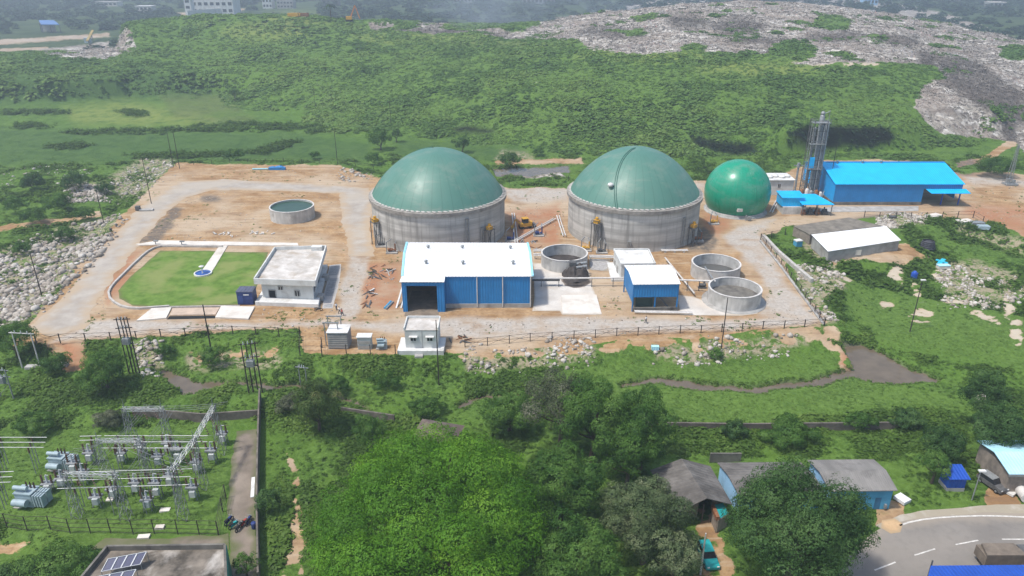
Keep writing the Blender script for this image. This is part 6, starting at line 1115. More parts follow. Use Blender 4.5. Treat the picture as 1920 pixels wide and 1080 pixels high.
# ================================================================ VEGETATION, RUBBLE, WASTE
M['leaf'] = leafmat('undergrowth_leaves', (.046, .098, .014), (.092, .172, .026), (.16, .25, .045), .42)
M['leaf_slope'] = leafmat('slope_creepers', (.052, .112, .024), (.098, .188, .040), (.17, .265, .06), .35)
M['leaf_bright'] = leafmat('bright_tree_leaves', (.036, .115, .007), (.098, .245, .016), (.21, .38, .034), .32)
M['leaf_mid'] = leafmat('mid_tree_leaves', (.026, .078, .012), (.070, .158, .025), (.14, .25, .05), .3)
M['leaf_dark'] = leafmat('mango_leaves', (.020, .058, .013), (.052, .118, .028), (.105, .19, .055), .26)
M['leaf_olive'] = leafmat('olive_leaves', (.044, .074, .028), (.100, .145, .060), (.23, .26, .14), .26)
M['leaf_flower'] = leafmat('flowering_leaves', (.030, .070, .014), (.080, .135, .034), (.27, .26, .10), .3)
M['leaf_twig'] = leafmat('twiggy_leaves', (.044, .062, .030), (.095, .115, .060), (.21, .21, .15), .2)
M['leaf_far'] = leafmat('far_leaves', (.012, .030, .012), (.024, .05, .02), (.05, .085, .032), .1)
def leaf_quads(C, N, size, rng, elong=1.6):
    """C centres, N normals -> rhombic leaf-clump faces"""
    n = len(C); N = N / (np.linalg.norm(N, axis=1, keepdims=True) + 1e-9); A = rng.normal(size=(n, 3)); T = np.cross(N, A); T /= np.linalg.norm(T, axis=1, keepdims=True) + 1e-9; B = np.cross(N, T)
    s = size[:, None]; a = T * s * elong * .5; b = B * s * .5; bend = N * s * .12
    V = np.stack([C - a - bend, C - b * .9, C + a - bend, C + b * .9], 1).reshape(-1, 3); F_ = np.arange(4 * n).reshape(n, 4); return V, F_
TREES = []
def tree(u, vt, ru, a, h0, mat, label, name='tree', leaf=.36, cov=5.4, nl=16, tone=0.0, zb=None, seed=0, cat='tree', group=None, trunk=True, gap=.27, ry=1.0, el=1.7):
    rng = np.random.default_rng(1000 + seed + int(u * 7 + vt)); z0 = GZ if zb is None else zb; r = 5.0
    for _ in range(12):
        rz = a * r; p = R(u, vt, z0 + h0 + 2 * rz); p.y += .25 * r * ry; r = ru / pxm(p.y, z0 + h0 + rz); zn = z0 if zb is not None else smooth_h(p.x, p.y)[0]; z0 = zn
    c = np.array([xat(u, p.y, z0 + h0 + rz), p.y, z0 + h0 + rz])
    # lobes over the upper shell of the crown
    L = []
    for k in range(nl):
        th = k * 2.39996 + rng.uniform(-.4, .4); f = (k + .5) / nl; el = math.asin(1 - 1.35 * f) if 1 - 1.35 * f > -1 else -1.0
        d = np.array([math.cos(th) * math.cos(el), math.sin(th) * math.cos(el) * ry, math.sin(el)]); q = rng.uniform(.52, .84); L.append((c + d * np.array([r, r, rz]) * q, rng.uniform(.23, .38) * r * (1.0 if nl < 25 else (.82 if nl < 50 else .72))))
    L.append((c + np.array([0, 0, .05 * rz]), .6 * r))
    if nl > 50: L += [(c + np.array([math.cos(q) * .5 * r, math.sin(q) * .55 * r * ry, -.05 * rz]), .46 * r) for q in (0, 1.05, 2.1, 3.14, 4.2, 5.2)]
    lzz = max(.55, min(1, a * 1.15)); DD = rng.normal(size=(60, 3)); DD /= np.linalg.norm(DD, axis=1, keepdims=True)
    for _ in range(5):      # fit the crown to its outline in the photograph
        S = np.concatenate([lc + DD * .93 * lr * np.array([1, 1, lzz]) for lc, lr in L]); pu, pv = proj(S[:, 0], S[:, 1], S[:, 2]); k_ = 2 * ru / (pu.max() - pu.min()); dv = vt - pv.min()
        c2 = c.copy(); sc_ = pxm(c[1], c[2]); c2[1] -= dv / sc_ / .42 * .8; c2[1] = max(c2[1], 45); r2 = r * k_; c2[2] = z0 + h0 + a * r2; c2[0] = xat(u, c2[1], c2[2]); L = [((lc - c) * k_ + c2, lr * k_) for lc, lr in L]; c = c2; r = r2; rz = a * r
    if zb is None:
        zn = float(smooth_h(c[0], c[1])[0]); c[2] += zn - z0; L = [(lc + np.array([0, 0, zn - z0]), lr) for lc, lr in L]; z0 = zn
    t = thing(name, label, cat, (c[0], c[1], z0), group); Vs = []; Fs = []; Ts = []; o = 0
    for j, (lc, lr) in enumerate(L):
        lz = max(.55, min(1, a * 1.15)); n = int(2 * math.pi * lr * lr * cov / (leaf * leaf * .62)); n = max(14, n)
        D = rng.normal(size=(n, 3)); D[:, 2] = D[:, 2] * .9 + .28; D /= np.linalg.norm(D, axis=1, keepdims=True); rad_ = lr * (1 - .30 * rng.random(n) ** 2.0); lump = 1 + .34 * (fbm(D[:, 0] * lr * 1.1 + j * 7, D[:, 1] * lr * 1.1 + D[:, 2] * lr * .9, 1.0, 2, j) - .5) * 2
        C = lc + D * (rad_ * lump)[:, None] * np.array([1, 1, lz])
        if gap: k_ = (fbm(C[:, 0] + 5 * j, C[:, 1] + C[:, 2], min(1.1, r * .3), 2, 77) > gap + .07) | (rng.random(n) < .12); C = C[k_]; D = D[k_]
        n = len(C)
        if n == 0: continue
        s = leaf * rng.uniform(.6, 1.35, n); V, F_ = leaf_quads(C, D * 1.25 + rng.normal(size=(n, 3)) * .34 + np.array([0, 0, .12]), s, rng, el)
        tb = np.clip(.42 + tone + rng.normal(0, .14) + rng.normal(0, .10, n) + (.45 if nl > 50 else .8) * (fbm(C[:, 0], C[:, 1] + C[:, 2], max(1.6, r * .25), 2, 5) - .5), 0, 1); Vs.append(V); Fs.append(F_ + o); Ts.append(np.repeat(tb, 4)); o += len(V)
    crown = mesh_np('crown', np.concatenate(Vs), np.concatenate(Fs), M[mat], {'tint': np.concatenate(Ts)}, False, t, (c[0], c[1], z0))
    if trunk:
        m = MB(); base = Vector((c[0], c[1], z0 - .3)); fork = Vector((c[0] + .05 * r, c[1], z0 + h0 + .25 * rz)); rt = max(.08, .045 * r + .08); m.tube(base, fork, rt * 1.25, rt * .8, 8)
        for j in range(0, len(L), 3): lc = Vector(L[j][0]); mid = fork.lerp(lc, .5) + Vector((0, 0, -.06 * r)); m.tube(fork, mid, rt * .55, rt * .35, 6); m.tube(mid, lc, rt * .35, rt * .1, 5)
        m.build('trunk', M['bark'], t)
    return t
tree(800, 796, 222, .46, 2.0, 'leaf_bright', 'huge bright green feathery tree filling the bottom centre', leaf=.34, cov=2.8, nl=52, tone=.05, ry=1.35, gap=.24, el=2.0)
tree(1050, 826, 88, .8, 3, 'leaf_mid', 'mid green rounded tree right of the huge bright tree', leaf=.36, nl=18)
tree(1090, 958, 92, .8, 2, 'leaf_mid', 'mid green tree at the bottom edge right of the huge bright tree', leaf=.36, nl=18, tone=.08)
tree(945, 985, 66, .9, 2, 'leaf_mid', 'yellow-specked tree at the bottom edge against the bright tree', leaf=.36, nl=14, tone=.12)
tree(1212, 892, 92, .8, 2.5, 'leaf_olive', 'olive grey tree in front of the corrugated gable house', leaf=.36, nl=18)
tree(1262, 985, 62, .9, 2, 'leaf_olive', 'brownish olive tree at the bottom edge left of the teal car', leaf=.36, nl=14, tone=.1)
tree(1052, 690, 72, .85, 3, 'leaf_twig', 'greyish twiggy tree standing above the tree clump', leaf=.36, nl=16, cov=3.0, gap=.30)
tree(1112, 702, 74, 1.05, 3, 'leaf_mid', 'leafy green tree in the middle of the tree clump', leaf=.36, nl=15, tone=.10)
tree(1206, 722, 66, 1.0, 3, 'leaf_mid', 'green tree at the right of the tree clump', leaf=.36, nl=14, tone=-.02)
tree(1178, 798, 70, .9, 1.5, 'leaf_mid', 'dark low tree at the foot of the tree clump', leaf=.36, nl=14)
tree(955, 730, 56, .5, .6, 'leaf_mid', 'low spreading shrub tree left of the tree clump', leaf=.34, nl=14, tone=.12)
tree(1492, 856, 142, .78, 1.8, 'leaf_dark', 'big dark mango tree hiding the long blue house', leaf=.34, cov=3.2, nl=46, tone=.06, ry=.9, gap=.30)
tree(592, 708, 47, 1.0, 1.0, 'leaf_flower', 'pale flowering tree beside the dirt track and compound wall', leaf=.32, nl=16)
tree(693, 776, 34, 1.1, .6, 'leaf_mid', 'small dense green tree left of the hipped hut', leaf=.30, nl=12, tone=-.03)
tree(1848, 692, 52, 1.1, 2.5, 'leaf_dark', 'tall dark tree at the right edge above the cyan roof', leaf=.36, nl=16, tone=.04); tree(1880, 752, 66, .7, 2, 'leaf_dark', 'dark spreading tree just behind the cyan roof', leaf=.36, nl=16, tone=.05)
tree(1772, 794, 46, .9, 1.5, 'leaf_dark', 'dark tree left of the cyan roof, behind the blue hut', leaf=.34, nl=14); tree(1756, 842, 36, .9, 1.0, 'leaf_mid', 'tree with brownish leaves overhanging the blue hut', leaf=.32, nl=12)
tree(192, 650, 50, .75, .6, 'leaf_mid', 'bright bushy tree below the left fence by the pole cluster', leaf=.34, nl=16, tone=.12); tree(22, 602, 48, .8, .8, 'leaf_mid', 'bright tree at the left edge by the fence end', leaf=.34, nl=14, tone=.12); tree(105, 660, 34, .6, .2, 'leaf_mid', 'low bush below the left fence between the two bright trees', 'bush', .36, nl=10, cat='bush', trunk=False)
tree(458, 1034, 27, .9, .5, 'leaf_mid', 'round young tree beside the green-walled building', leaf=.3, nl=10)
tree(505, 915, 26, 1.0, .2, 'leaf_dark', 'dark shrub on the track side of the compound wall', 'bush', .32, nl=10, cat='bush', trunk=False)
tree(866, 255, 17, .9, .3, 'leaf_dark', 'small round dark tree just above the left dome', leaf=.6, nl=8); tree(712, 238, 25, .8, .5, 'leaf_mid', 'grey-green tree in the field left of the left dome', leaf=.7, nl=10); tree(742, 240, 13, 1.0, .3, 'leaf_dark', 'dark narrow tree beside the grey-green field tree', leaf=.6, nl=7); tree(438, 160, 12, 1.1, .2, 'leaf_dark', 'single dark tree at the foot of the green slope', leaf=.7, nl=7, zb=None)
for i, (u, v, r, lb) in enumerate(((700, 285, 17, 'round bush left of the left dome'), (590, 283, 12, 'bush in the field behind the orange yard'), (440, 278, 18, 'low bush at the far yard corner'), (955, 284, 22, 'bush behind the pond between domes'), (1010, 275, 12, 'small bush on slope behind the pond'), (1345, 652, 15, 'little bush at the foot of the slim pole'), (60, 322, 26, 'dark bush among the left field stones, left'), (140, 318, 28, 'dark bush among the left field stones, middle'), (196, 340, 20, 'dark bush beside the short dark pole'), (108, 362, 30, 'broad bush over the left field stones'), (28, 366, 26, 'bush at the left edge of the stony field'), (158, 386, 22, 'bush above the narrow footpath at left'), (62, 388, 28, 'low bush above the narrow footpath at the left edge'), (120, 425, 24, 'bush below the narrow footpath at left'), (40, 452, 20, 'bush at the upper end of the white rubble bank'), (1868, 292, 42, 'broad green bush behind the lattice mast'), (1480, 775, 62, 'long low leafy bush on the low wall, mid right'), (1612, 772, 36, 'round leafy bush on the low wall, right of the long one'), (1702, 765, 38, 'dark leafy bush on the low wall near the right trees'), (1378, 786, 28, 'dark bush on the low wall, left end'),
        (800, 738, 38, 'pale spreading shrub above the hipped hut'), (205, 768, 34, 'brownish twiggy bush behind the upper transformer'), (630, 700, 24, 'bush beside the flowering tree at the stream'), (720, 690, 34, 'green bush on the bank below the switch boxes'), (60, 770, 40, 'bright bush at the left edge above the bus pipes'), (110, 1012, 85, 'big bright bush at the lower left corner'), (20, 1050, 45, 'dark bush in the lower left corner'), (540, 735, 26, 'dull bush at the head of the compound wall'), (400, 650, 30, 'bush on the bank below the lawn ramps'), (310, 640, 22, 'bush right of the pole cluster on the bank'))):
    if r: tree(u, v, r, .3 if r > 55 else (.5 if r > 30 else .65), 0, 'leaf_dark' if 'dark' in lb else ('leaf_twig' if 'twiggy' in lb or 'dull' in lb else 'leaf_mid'), lb, 'bush', .36 if v > 500 else .6, nl=10, cat='bush', trunk=False, tone=.10 if ('bright' in lb or 'pale' in lb) else .02)
# scattered clumps ------------------------------------------------------------
def templates(k, n, rng, flat=.75, s=.42):
    out = []
    for _ in range(k):
        D = rng.normal(size=(n, 3)); D[:, 2] = np.abs(D[:, 2]); D /= np.linalg.norm(D, axis=1, keepdims=True); C = D * (.55 + .45 * rng.random((n, 1))) * np.array([1, 1, flat]); N = D * .4 + rng.normal(size=(n, 3)) * .28 + np.array([0, 0, 1.0]); V, _f = leaf_quads(C, N, np.full(n, s) * rng.uniform(.7, 1.3, n), rng); out.append(V.reshape(n, 4, 3))
    return np.array(out)
def scatter(name, x, y, z, s, T, mat, tint, rng, attrs=None):
    n = len(x); k = rng.integers(0, len(T), n); th = rng.uniform(0, 6.283, n); c, si = np.cos(th), np.sin(th); P = T[k]; nl = P.shape[1]
    X = (P[..., 0] * c[:, None, None] - P[..., 1] * si[:, None, None]) * s[:, None, None] + x[:, None, None]; Y = (P[..., 0] * si[:, None, None] + P[..., 1] * c[:, None, None]) * s[:, None, None] + y[:, None, None]; Z = P[..., 2] * s[:, None, None] + z[:, None, None]
    V = np.stack([X, Y, Z], -1).reshape(-1, 3); F_ = np.arange(len(V)).reshape(-1, 4); tt = np.clip(tint[:, None] + rng.normal(0, .09, (n, nl)), 0, 1); return mesh_np(name, V, F_, mat, {'tint': np.repeat(tt.ravel(), 4)})
rng = np.random.default_rng(3)
BUILT = [[(745, 612), (838, 612), (838, 666), (745, 666)], [(605, 630), (745, 630), (745, 664), (605, 664)], [(1220, 860), (1400, 860), (1400, 1000), (1290, 1095), (1260, 960)], [(1340, 860), (1690, 860), (1690, 958), (1380, 958)], [(1828, 822), (1940, 822), (1940, 950), (1840, 950)], [(1480, 405), (1695, 405), (1700, 480), (1540, 485)], [(1425, 440), (1540, 530), (1560, 615), (1500, 610)], [(1765, 890), (1812, 890), (1812, 925), (1765, 925)]]
def sample(n, x0, x1, y0, y1, power=0.0):
    if power: q = rng.random(n); e = 1 - power; y = (y0 ** e + q * (y1 ** e - y0 ** e)) ** (1 / e)
    else: y = rng.uniform(y0, y1, n)
    x = rng.uniform(-1, 1, n) * (y * .74 + 22); return x, y
def place(x, y):
    h = smooth_h(x, y); u, v, f = covers(x, y, h); z = terr(x, y); return u, v, f, z
# near ground
x, y = sample(60000, 0, 0, 70, 146); u, v, f, z = place(x, y)
bare = np.maximum.reduce([f(SOIL, 3), f(SAND, 3), mask(u, v, LOT, 3), f(BUILT, 3), f(WATER, 5), f(TRACK, 4) * .7]); wet_shade = f(WET_SHADE, 8); smooth_ = np.maximum(wet_shade, f([LIGHTG[1], LIGHTG[2], LIGHTG[3], [(1130, 640), (1560, 636), (1600, 705), (1130, 705)]], 10)); rub = f(RUB, 4)
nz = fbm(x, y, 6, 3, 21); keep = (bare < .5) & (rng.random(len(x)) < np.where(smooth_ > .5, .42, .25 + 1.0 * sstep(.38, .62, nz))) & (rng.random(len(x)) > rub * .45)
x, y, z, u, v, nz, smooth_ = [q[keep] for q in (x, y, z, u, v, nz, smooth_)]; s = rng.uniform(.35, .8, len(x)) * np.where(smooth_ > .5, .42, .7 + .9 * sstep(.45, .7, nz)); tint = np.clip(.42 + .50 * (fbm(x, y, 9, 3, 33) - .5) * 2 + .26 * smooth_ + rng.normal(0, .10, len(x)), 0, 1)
xs_, ys_ = sample(60000, 0, 0, 92, 146); us_, vs_, f_, zs_ = place(xs_, ys_); wm = f_(WATER, 5); k_ = (wm > .04) & (wm < .62) & (rng.random(len(xs_)) < .8); x = np.r_[x, xs_[k_]]; y = np.r_[y, ys_[k_]]; z = np.r_[z, np.maximum(zs_[k_], -2.6)]; s = np.r_[s, rng.uniform(.25, .6, k_.sum())]; tint = np.r_[tint, rng.uniform(.35, .8, k_.sum())]
o = scatter('undergrowth', x, y, z - .05, s, templates(8, 15, rng, .8, .42), M['leaf'], tint, rng); props(o, 'weeds and rough grass over the low ground before the plant', 'undergrowth', None, 'stuff')
# sides of the yard and the field behind
x, y = sample(46000, 0, 0, 146, 300, 1.05); u, v, f, z = place(x, y); bare = np.maximum.reduce([f(SOIL, 3), f(SAND, 3), f(BUILT, 3), f(POND, 4), f(GREY, 3)]); wet_shade = np.maximum(f(WET_SHADE, 8), f([LIGHTG[3]], 10)); rub = f([p for i, p in enumerate(RUB) if i != 2], 4); hollow_shade = f(HOLLOW_SHADE, 3)
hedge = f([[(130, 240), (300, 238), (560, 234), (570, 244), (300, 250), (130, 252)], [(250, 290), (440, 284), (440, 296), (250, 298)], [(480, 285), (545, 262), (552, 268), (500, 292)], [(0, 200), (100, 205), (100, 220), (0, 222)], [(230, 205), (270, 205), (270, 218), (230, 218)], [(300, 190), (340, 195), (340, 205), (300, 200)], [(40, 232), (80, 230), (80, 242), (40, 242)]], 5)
nz = fbm(x, y, 8, 3, 22); keep = (bare < .5) & (hollow_shade < .5) & (rng.random(len(x)) < np.where(wet_shade > .5, .18, .25 + sstep(.4, .6, nz)) + hedge) & (rng.random(len(x)) > rub * .75)
x, y, z, u, v, nz, wet_shade, hedge = [q[keep] for q in (x, y, z, u, v, nz, wet_shade, hedge)]; s = rng.uniform(.5, 1.1, len(x)) * np.where(wet_shade > .5, .5, .6 + 1.1 * sstep(.45, .68, nz)) * (1 + 1.4 * hedge); tint = np.clip(.32 + .5 * (fbm(x, y, 12, 3, 34) - .5) * 2 - .18 * hedge + rng.normal(0, .1, len(x)), 0, 1)
HG = [[(130, 247), (200, 246), (300, 244), (430, 242), (560, 239)], [(255, 293), (300, 291), (440, 289)], [(480, 288), (520, 275), (548, 265)], [(580, 245), (640, 240), (700, 246)], [(30, 238), (75, 236)], [(0, 212), (60, 208), (120, 212)], [(235, 210), (268, 212)], [(360, 236), (480, 232), (620, 236)], [(100, 275), (160, 272)]]
for hg in HG:
    for uu_, vv_ in interp(hg, int(14 + 7 * (len(hg) - 1) * 6)):
        p_ = R(uu_ + rng.normal(0, 6), vv_ + rng.normal(0, 2.2), -1.8); k_ = int(rng.integers(0, 6)); x = np.r_[x, p_.x + rng.normal(0, 1.6, k_)]; y = np.r_[y, p_.y + rng.normal(0, 1.6, k_)]; z = np.r_[z, np.full(k_, -1.8)]; s = np.r_[s, rng.uniform(.9, 1.9, k_)]; tint = np.r_[tint, rng.uniform(.0, .25, k_)]
o = scatter('field_growth', x, y, z - .05, s, templates(8, 14, rng, .8, .44), M['leaf'], tint, rng); props(o, 'bushes and weeds in the fields beside and behind the plant', 'undergrowth', None, 'stuff')
# landfill slope
x, y = sample(70000, 0, 0, 285, 640, 1.7); u, v, f, z = place(x, y); h_ = smooth_h(x, y); bare = np.maximum.reduce([f(TRASH, 3) * (1 - f(TGREEN, 4)) * (fbm(x, y, 16, 3, 45) > .34), f(SOIL, 3), f(SAND, 3), f(HOLLOW_SHADE, 2)]); nz = fbm(x, y, 16, 3, 23); n2 = fbm(x, y, 5, 2, 24); flatf = (h_ < 0).astype(float) * f(WET_SHADE, 6)
keep = (bare < .45) & (h_ > -1.8) & (rng.random(len(x)) < .45 + .7 * sstep(.34, .58, n2)) & (flatf < .5)
x, y, z, u, v, nz, n2 = [q[keep] for q in (x, y, z, u, v, nz, n2)]; s = rng.uniform(1.0, 2.0, len(x)) * (.7 + .9 * sstep(.4, .7, nz)) * np.clip(y / 380, .85, 1.5); dry = mask(u, v, DRY, 10); tint = np.clip(.52 + .50 * (fbm(x, y, 30, 3, 35) - .5) * 2 + .6 * (n2 - .5) + .22 * dry + rng.normal(0, .07, len(x)), 0, 1)
o = scatter('slope_growth', x, y, z - .1, s, templates(8, 14, rng, .42, .52), M['leaf_slope'], tint, rng); props(o, 'creepers and bushes covering the landfill slope', 'undergrowth', None, 'stuff')
# darker, woody growth where the shade of the cut is painted
x, y = sample(9000, 0, 0, 288, 325); u, v, f, z = place(x, y); keep = f(HOLLOW_SHADE, 4) > .3; x, y, z = x[keep], y[keep], z[keep]
if len(x): o = scatter('hollow_growth', x, y, z - .2, rng.uniform(.7, 1.5, len(x)), templates(5, 8, rng, .8, .5), M['leaf_far'], rng.uniform(0, .4, len(x)), rng); props(o, 'dark brush in the cut hollows at the foot of the landfill', 'brush', None, 'stuff')
# rocks -------------------------------------------------------------------------
def rock_template(rng, n=1):
    import bmesh
    out = []
    for _ in range(n):
        bm = bmesh.new(); bmesh.ops.create_icosphere(bm, subdivisions=1, radius=1); v = np.array([p.co[:] for p in bm.verts]); fz = np.array([[q.index for q in f_.verts] for f_ in bm.faces]); bm.free()
        v = v * rng.uniform(.62, 1.12, (len(v), 1)) * rng.uniform(.7, 1.25, 3); out.append(v)
    return np.array(out), fz
RT, RF = rock_template(rng, 8)
def tint_mat(name, stops, rough=.95):
    m, t = _mat(name); g = NT(t); r = g.n('ShaderNodeValToRGB', {0: g.attr('tint')}); e = r.color_ramp.elements; e[0].position = stops[0][0]; e[0].color = (*stops[0][1], 1); e[1].position = stops[-1][0]; e[1].color = (*stops[-1][1], 1)
    for p, c in stops[1:-1]: q = e.new(p); q.color = (*c, 1)
    n = g.noise(g.n('ShaderNodeTexCoord').outputs['Object'], 1.7, 5); g.out(g.bsdf(g.mix(g.mr(n, .35, .65, .45, 0), r.outputs[0], (.16, .13, .10)), rough, .2)); return m
M['rubble'] = tint_mat('rubble_stone', [(0, (.20, .17, .14)), (.4, (.40, .36, .31)), (1, (.62, .59, .54))])
def rocks(name, x, y, z, s, tint):
    n = len(x); k = rng.integers(0, len(RT), n); th = rng.uniform(0, 6.283, n); c, si = np.cos(th), np.sin(th); P = RT[k] * s[:, None, None] * np.array([1, 1, .75]); X = P[..., 0] * c[:, None] - P[..., 1] * si[:, None] + x[:, None]; Y = P[..., 0] * si[:, None] + P[..., 1] * c[:, None] + y[:, None]; Z = P[..., 2] + z[:, None]; nv = RT.shape[1]
    return mesh_np(name, np.stack([X, Y, Z], -1).reshape(-1, 3), (RF[None] + np.arange(n)[:, None, None] * nv).reshape(-1, 3), M['rubble'], {'tint': np.repeat(tint, nv)})
ZONES = [([0, 11], 'white broken rubble bank beside the left gravel road', 3600), ([1, 2], 'rubble heap at the upper left road corner', 900), ([3], 'white rubble slope outside the right side fence', 900), ([4, 5], 'litter and rubble along the bank below the front fence', 420), ([6, 13], 'pale rubble heaps in the right-hand field', 1100), ([7, 8, 12, 14], 'scattered rubble round the old sheds and behind the domes', 900), ([9, 10], 'pale rocks on the bank below the lawn', 160)]
BOUL = []
for zi, lb, n in ZONES:
    polys = [RUB[i] for i in zi if i < len(RUB)]; xs = []; ys = []
    for p in polys:
        a = np.array(p); uu_ = rng.uniform(a[:, 0].min(), a[:, 0].max(), n * 2); vv_ = rng.uniform(a[:, 1].min(), a[:, 1].max(), n * 2); k = sdist(uu_ + rng.normal(0, 4, len(uu_)), vv_ + rng.normal(0, 3, len(uu_)), p) > -2
        d = np.stack([(uu_ - 960) / FPX, cP + (540 - vv_) / FPX * sP, -sP + (540 - vv_) / FPX * cP], 1); tt = (-.6 - CZ) / d[:, 2]; xs.append((d[:, 0] * tt)[k]); ys.append((d[:, 1] * tt)[k])
    x = np.concatenate(xs); y = np.concatenate(ys); q = fbm(x, y, 5, 2, 88); k = rng.random(len(x)) < sstep(.36, .62, q) + .06; x, y = x[k][:n], y[k][:n]; z = terr(x, y); s = np.exp(rng.normal(-1.35, .5, len(x))).clip(.10, .8)
    if zi[0] == 0: s *= 1.6
    u, v = proj(x, y, z); k = mask(u, v, WATER, 3) < .5; x, y, z, s = x[k], y[k], z[k], s[k]
    o = rocks('rubble', x, y, z + s * .15, s, np.clip((.40 if zi[0] == 0 else .5) + rng.normal(0, .24, len(x)) + .5 * (fbm(x, y, 4, 2, 19) - .5), 0, 1)); props(o, lb, 'rubble', None, 'stuff')
    j = rng.choice(len(x), min(len(x), {0: 46, 1: 18, 3: 14, 4: 16, 6: 22, 7: 8, 9: 8}[zi[0]]), replace=False); BOUL.append((lb, x[j], y[j], z[j]))
proto = [bpy.data.meshes.new('boulder') for _ in RT]
for me, v in zip(proto, RT): me.from_pydata([tuple(p) for p in v], [], [tuple(f_) for f_ in RF]); me.materials.append(M['rock'])
SHORT = {'white broken rubble bank beside the left gravel road': 'large pale boulder in the rubble bank beside the left gravel road', 'rubble heap at the upper left road corner': 'large pale boulder in the heap at the upper left road corner', 'white rubble slope outside the right side fence': 'large pale boulder outside the right side fence', 'litter and rubble along the bank below the front fence': 'large pale rock on the bank below the front fence', 'pale rubble heaps in the right-hand field': 'large pale boulder in the right-hand green field', 'scattered rubble round the old sheds and behind the domes': 'large pale boulder near the old sheds or behind the domes', 'pale rocks on the bank below the lawn': 'large pale rock on the bank below the lawn ramps'}
for lb, x, y, z in BOUL:
    for a, b, c in zip(x, y, z):
        o = bpy.data.objects.new('boulder', proto[rng.integers(0, len(proto))]); link(o); s = float(rng.uniform(.5, .9)); o.scale = (s, s * .9, s * .7); o.location = (a, b, c + s * .2); o.rotation_euler = (rng.uniform(-.3, .3), 0, rng.uniform(0, 6.28)); props(o, SHORT[lb], 'boulder', SHORT[lb].replace('large pale ', '').replace('boulder', 'boulders').replace('rock ', 'rocks '))
# small stones and weeds on the yard
x, y = sample(24000, 0, 0, 138, 290, 1.2); u, v, f, z = place(x, y); GR_ = [[(50, 616), (115, 560), (185, 475), (262, 388), (335, 341), (420, 336), (560, 343), (690, 352), (702, 366), (692, 420), (702, 480), (655, 480), (640, 400), (636, 363), (520, 358), (400, 356), (345, 371), (300, 411), (262, 456), (226, 505), (168, 585), (160, 617), (90, 630)]]
BLD_ = [[(470, 455), (645, 455), (640, 580), (450, 585)], [(200, 455), (510, 455), (480, 605), (200, 605)], [(745, 450), (1130, 450), (1130, 592), (745, 592)], [(690, 280), (960, 280), (960, 480), (690, 480)], [(1055, 280), (1440, 280), (1440, 420), (1310, 480), (1055, 480)], [(1138, 460), (1440, 460), (1440, 595), (1170, 595)], [(1430, 300), (1830, 300), (1810, 400), (1460, 405)], [(500, 370), (596, 370), (596, 424), (500, 424)]]
q = fbm(x, y, 7, 3, 57); keep = (mask(u, v, [SOIL[0]], 3) > .9) & (mask(u, v, GR_, 2) < .3) & (mask(u, v, BLD_, 3) < .5) & (f(BUILT, 2) < .5) & (rng.random(len(x)) < .12 + .9 * sstep(.5, .66, q)); x, y = x[keep], y[keep]
o = rocks('yard_stones', x, y, np.zeros(len(x)) + .02, np.exp(rng.normal(-2.2, .45, len(x))).clip(.05, .35), np.clip(.45 + rng.normal(0, .3, len(x)), 0, 1)); props(o, 'small stones and chips strewn over the orange yard', 'stones', None, 'stuff')
x, y = sample(16000, 0, 0, 138, 290, 1.2); u, v, f, z = place(x, y); q = fbm(x, y, 5, 3, 58); keep = (mask(u, v, [SOIL[0]], 3) > .9) & (mask(u, v, GR_, 2) < .3) & (mask(u, v, BLD_, 3) < .5) & (f(BUILT, 2) < .5) & (q > .64); x, y = x[keep], y[keep]
o = scatter('yard_weeds', x, y, np.zeros(len(x)), rng.uniform(.2, .5, len(x)), templates(5, 9, rng, .8, .5), M['leaf'], np.clip(.5 + rng.normal(0, .15, len(x)), 0, 1), rng); props(o, 'sparse low weeds growing on the orange yard', 'weeds', None, 'stuff')
# dumped waste ------------------------------------------------------------------
M['waste'] = tint_mat('dumped_waste', [(0, (.07, .062, .055)), (.3, (.22, .20, .175)), (.55, (.38, .35, .32)), (.8, (.55, .53, .50)), (.93, (.70, .70, .69)), (.96, (.25, .33, .45)), (1, (.55, .30, .26))], .8)
x, y = sample(120000, 0, 0, 300, 660, 1.4); u, v, f, z = place(x, y); tm = f(TRASH, 4) * (1 - f(TGREEN, 4)); keep = (tm + 1.0 * (fbm(x, y, 16, 3, 45) - .5) > .46) & (rng.random(len(x)) < .3 + tm); x, y, z, u, v = [q[keep] for q in (x, y, z, u, v)]; x, y, z, u, v = [q[:60000] for q in (x, y, z, u, v)]; td = mask(u, v, TDARK, 10)
s = rng.uniform(.25, .72, len(x)) * np.clip(y / 450, .75, 1.3); tint = np.clip(.46 + .5 * (fbm(x, y, 18, 3, 99) - .5) * 2 - .42 * td + .45 * (fbm(x * .4, y, 16, 3, 98) - .5) + rng.normal(0, .19, len(x)), 0, 1)
TW = []
for _ in range(6):
    C = rng.uniform(-1, 1, (3, 3)) * np.array([1, 1, .35]) + np.array([0, 0, .25]); V, _f = leaf_quads(C, rng.normal(size=(3, 3)) * .6 + np.array([0, -.3, .9]), np.array([.9, .8, 1.0]), rng); TW.append(V.reshape(3, 4, 3))
o = scatter('dumped_waste', x, y, z, s, np.array(TW), M['waste'], tint, rng); props(o, 'pale grey dumped waste covering the top of the landfill', 'waste', None, 'stuff')
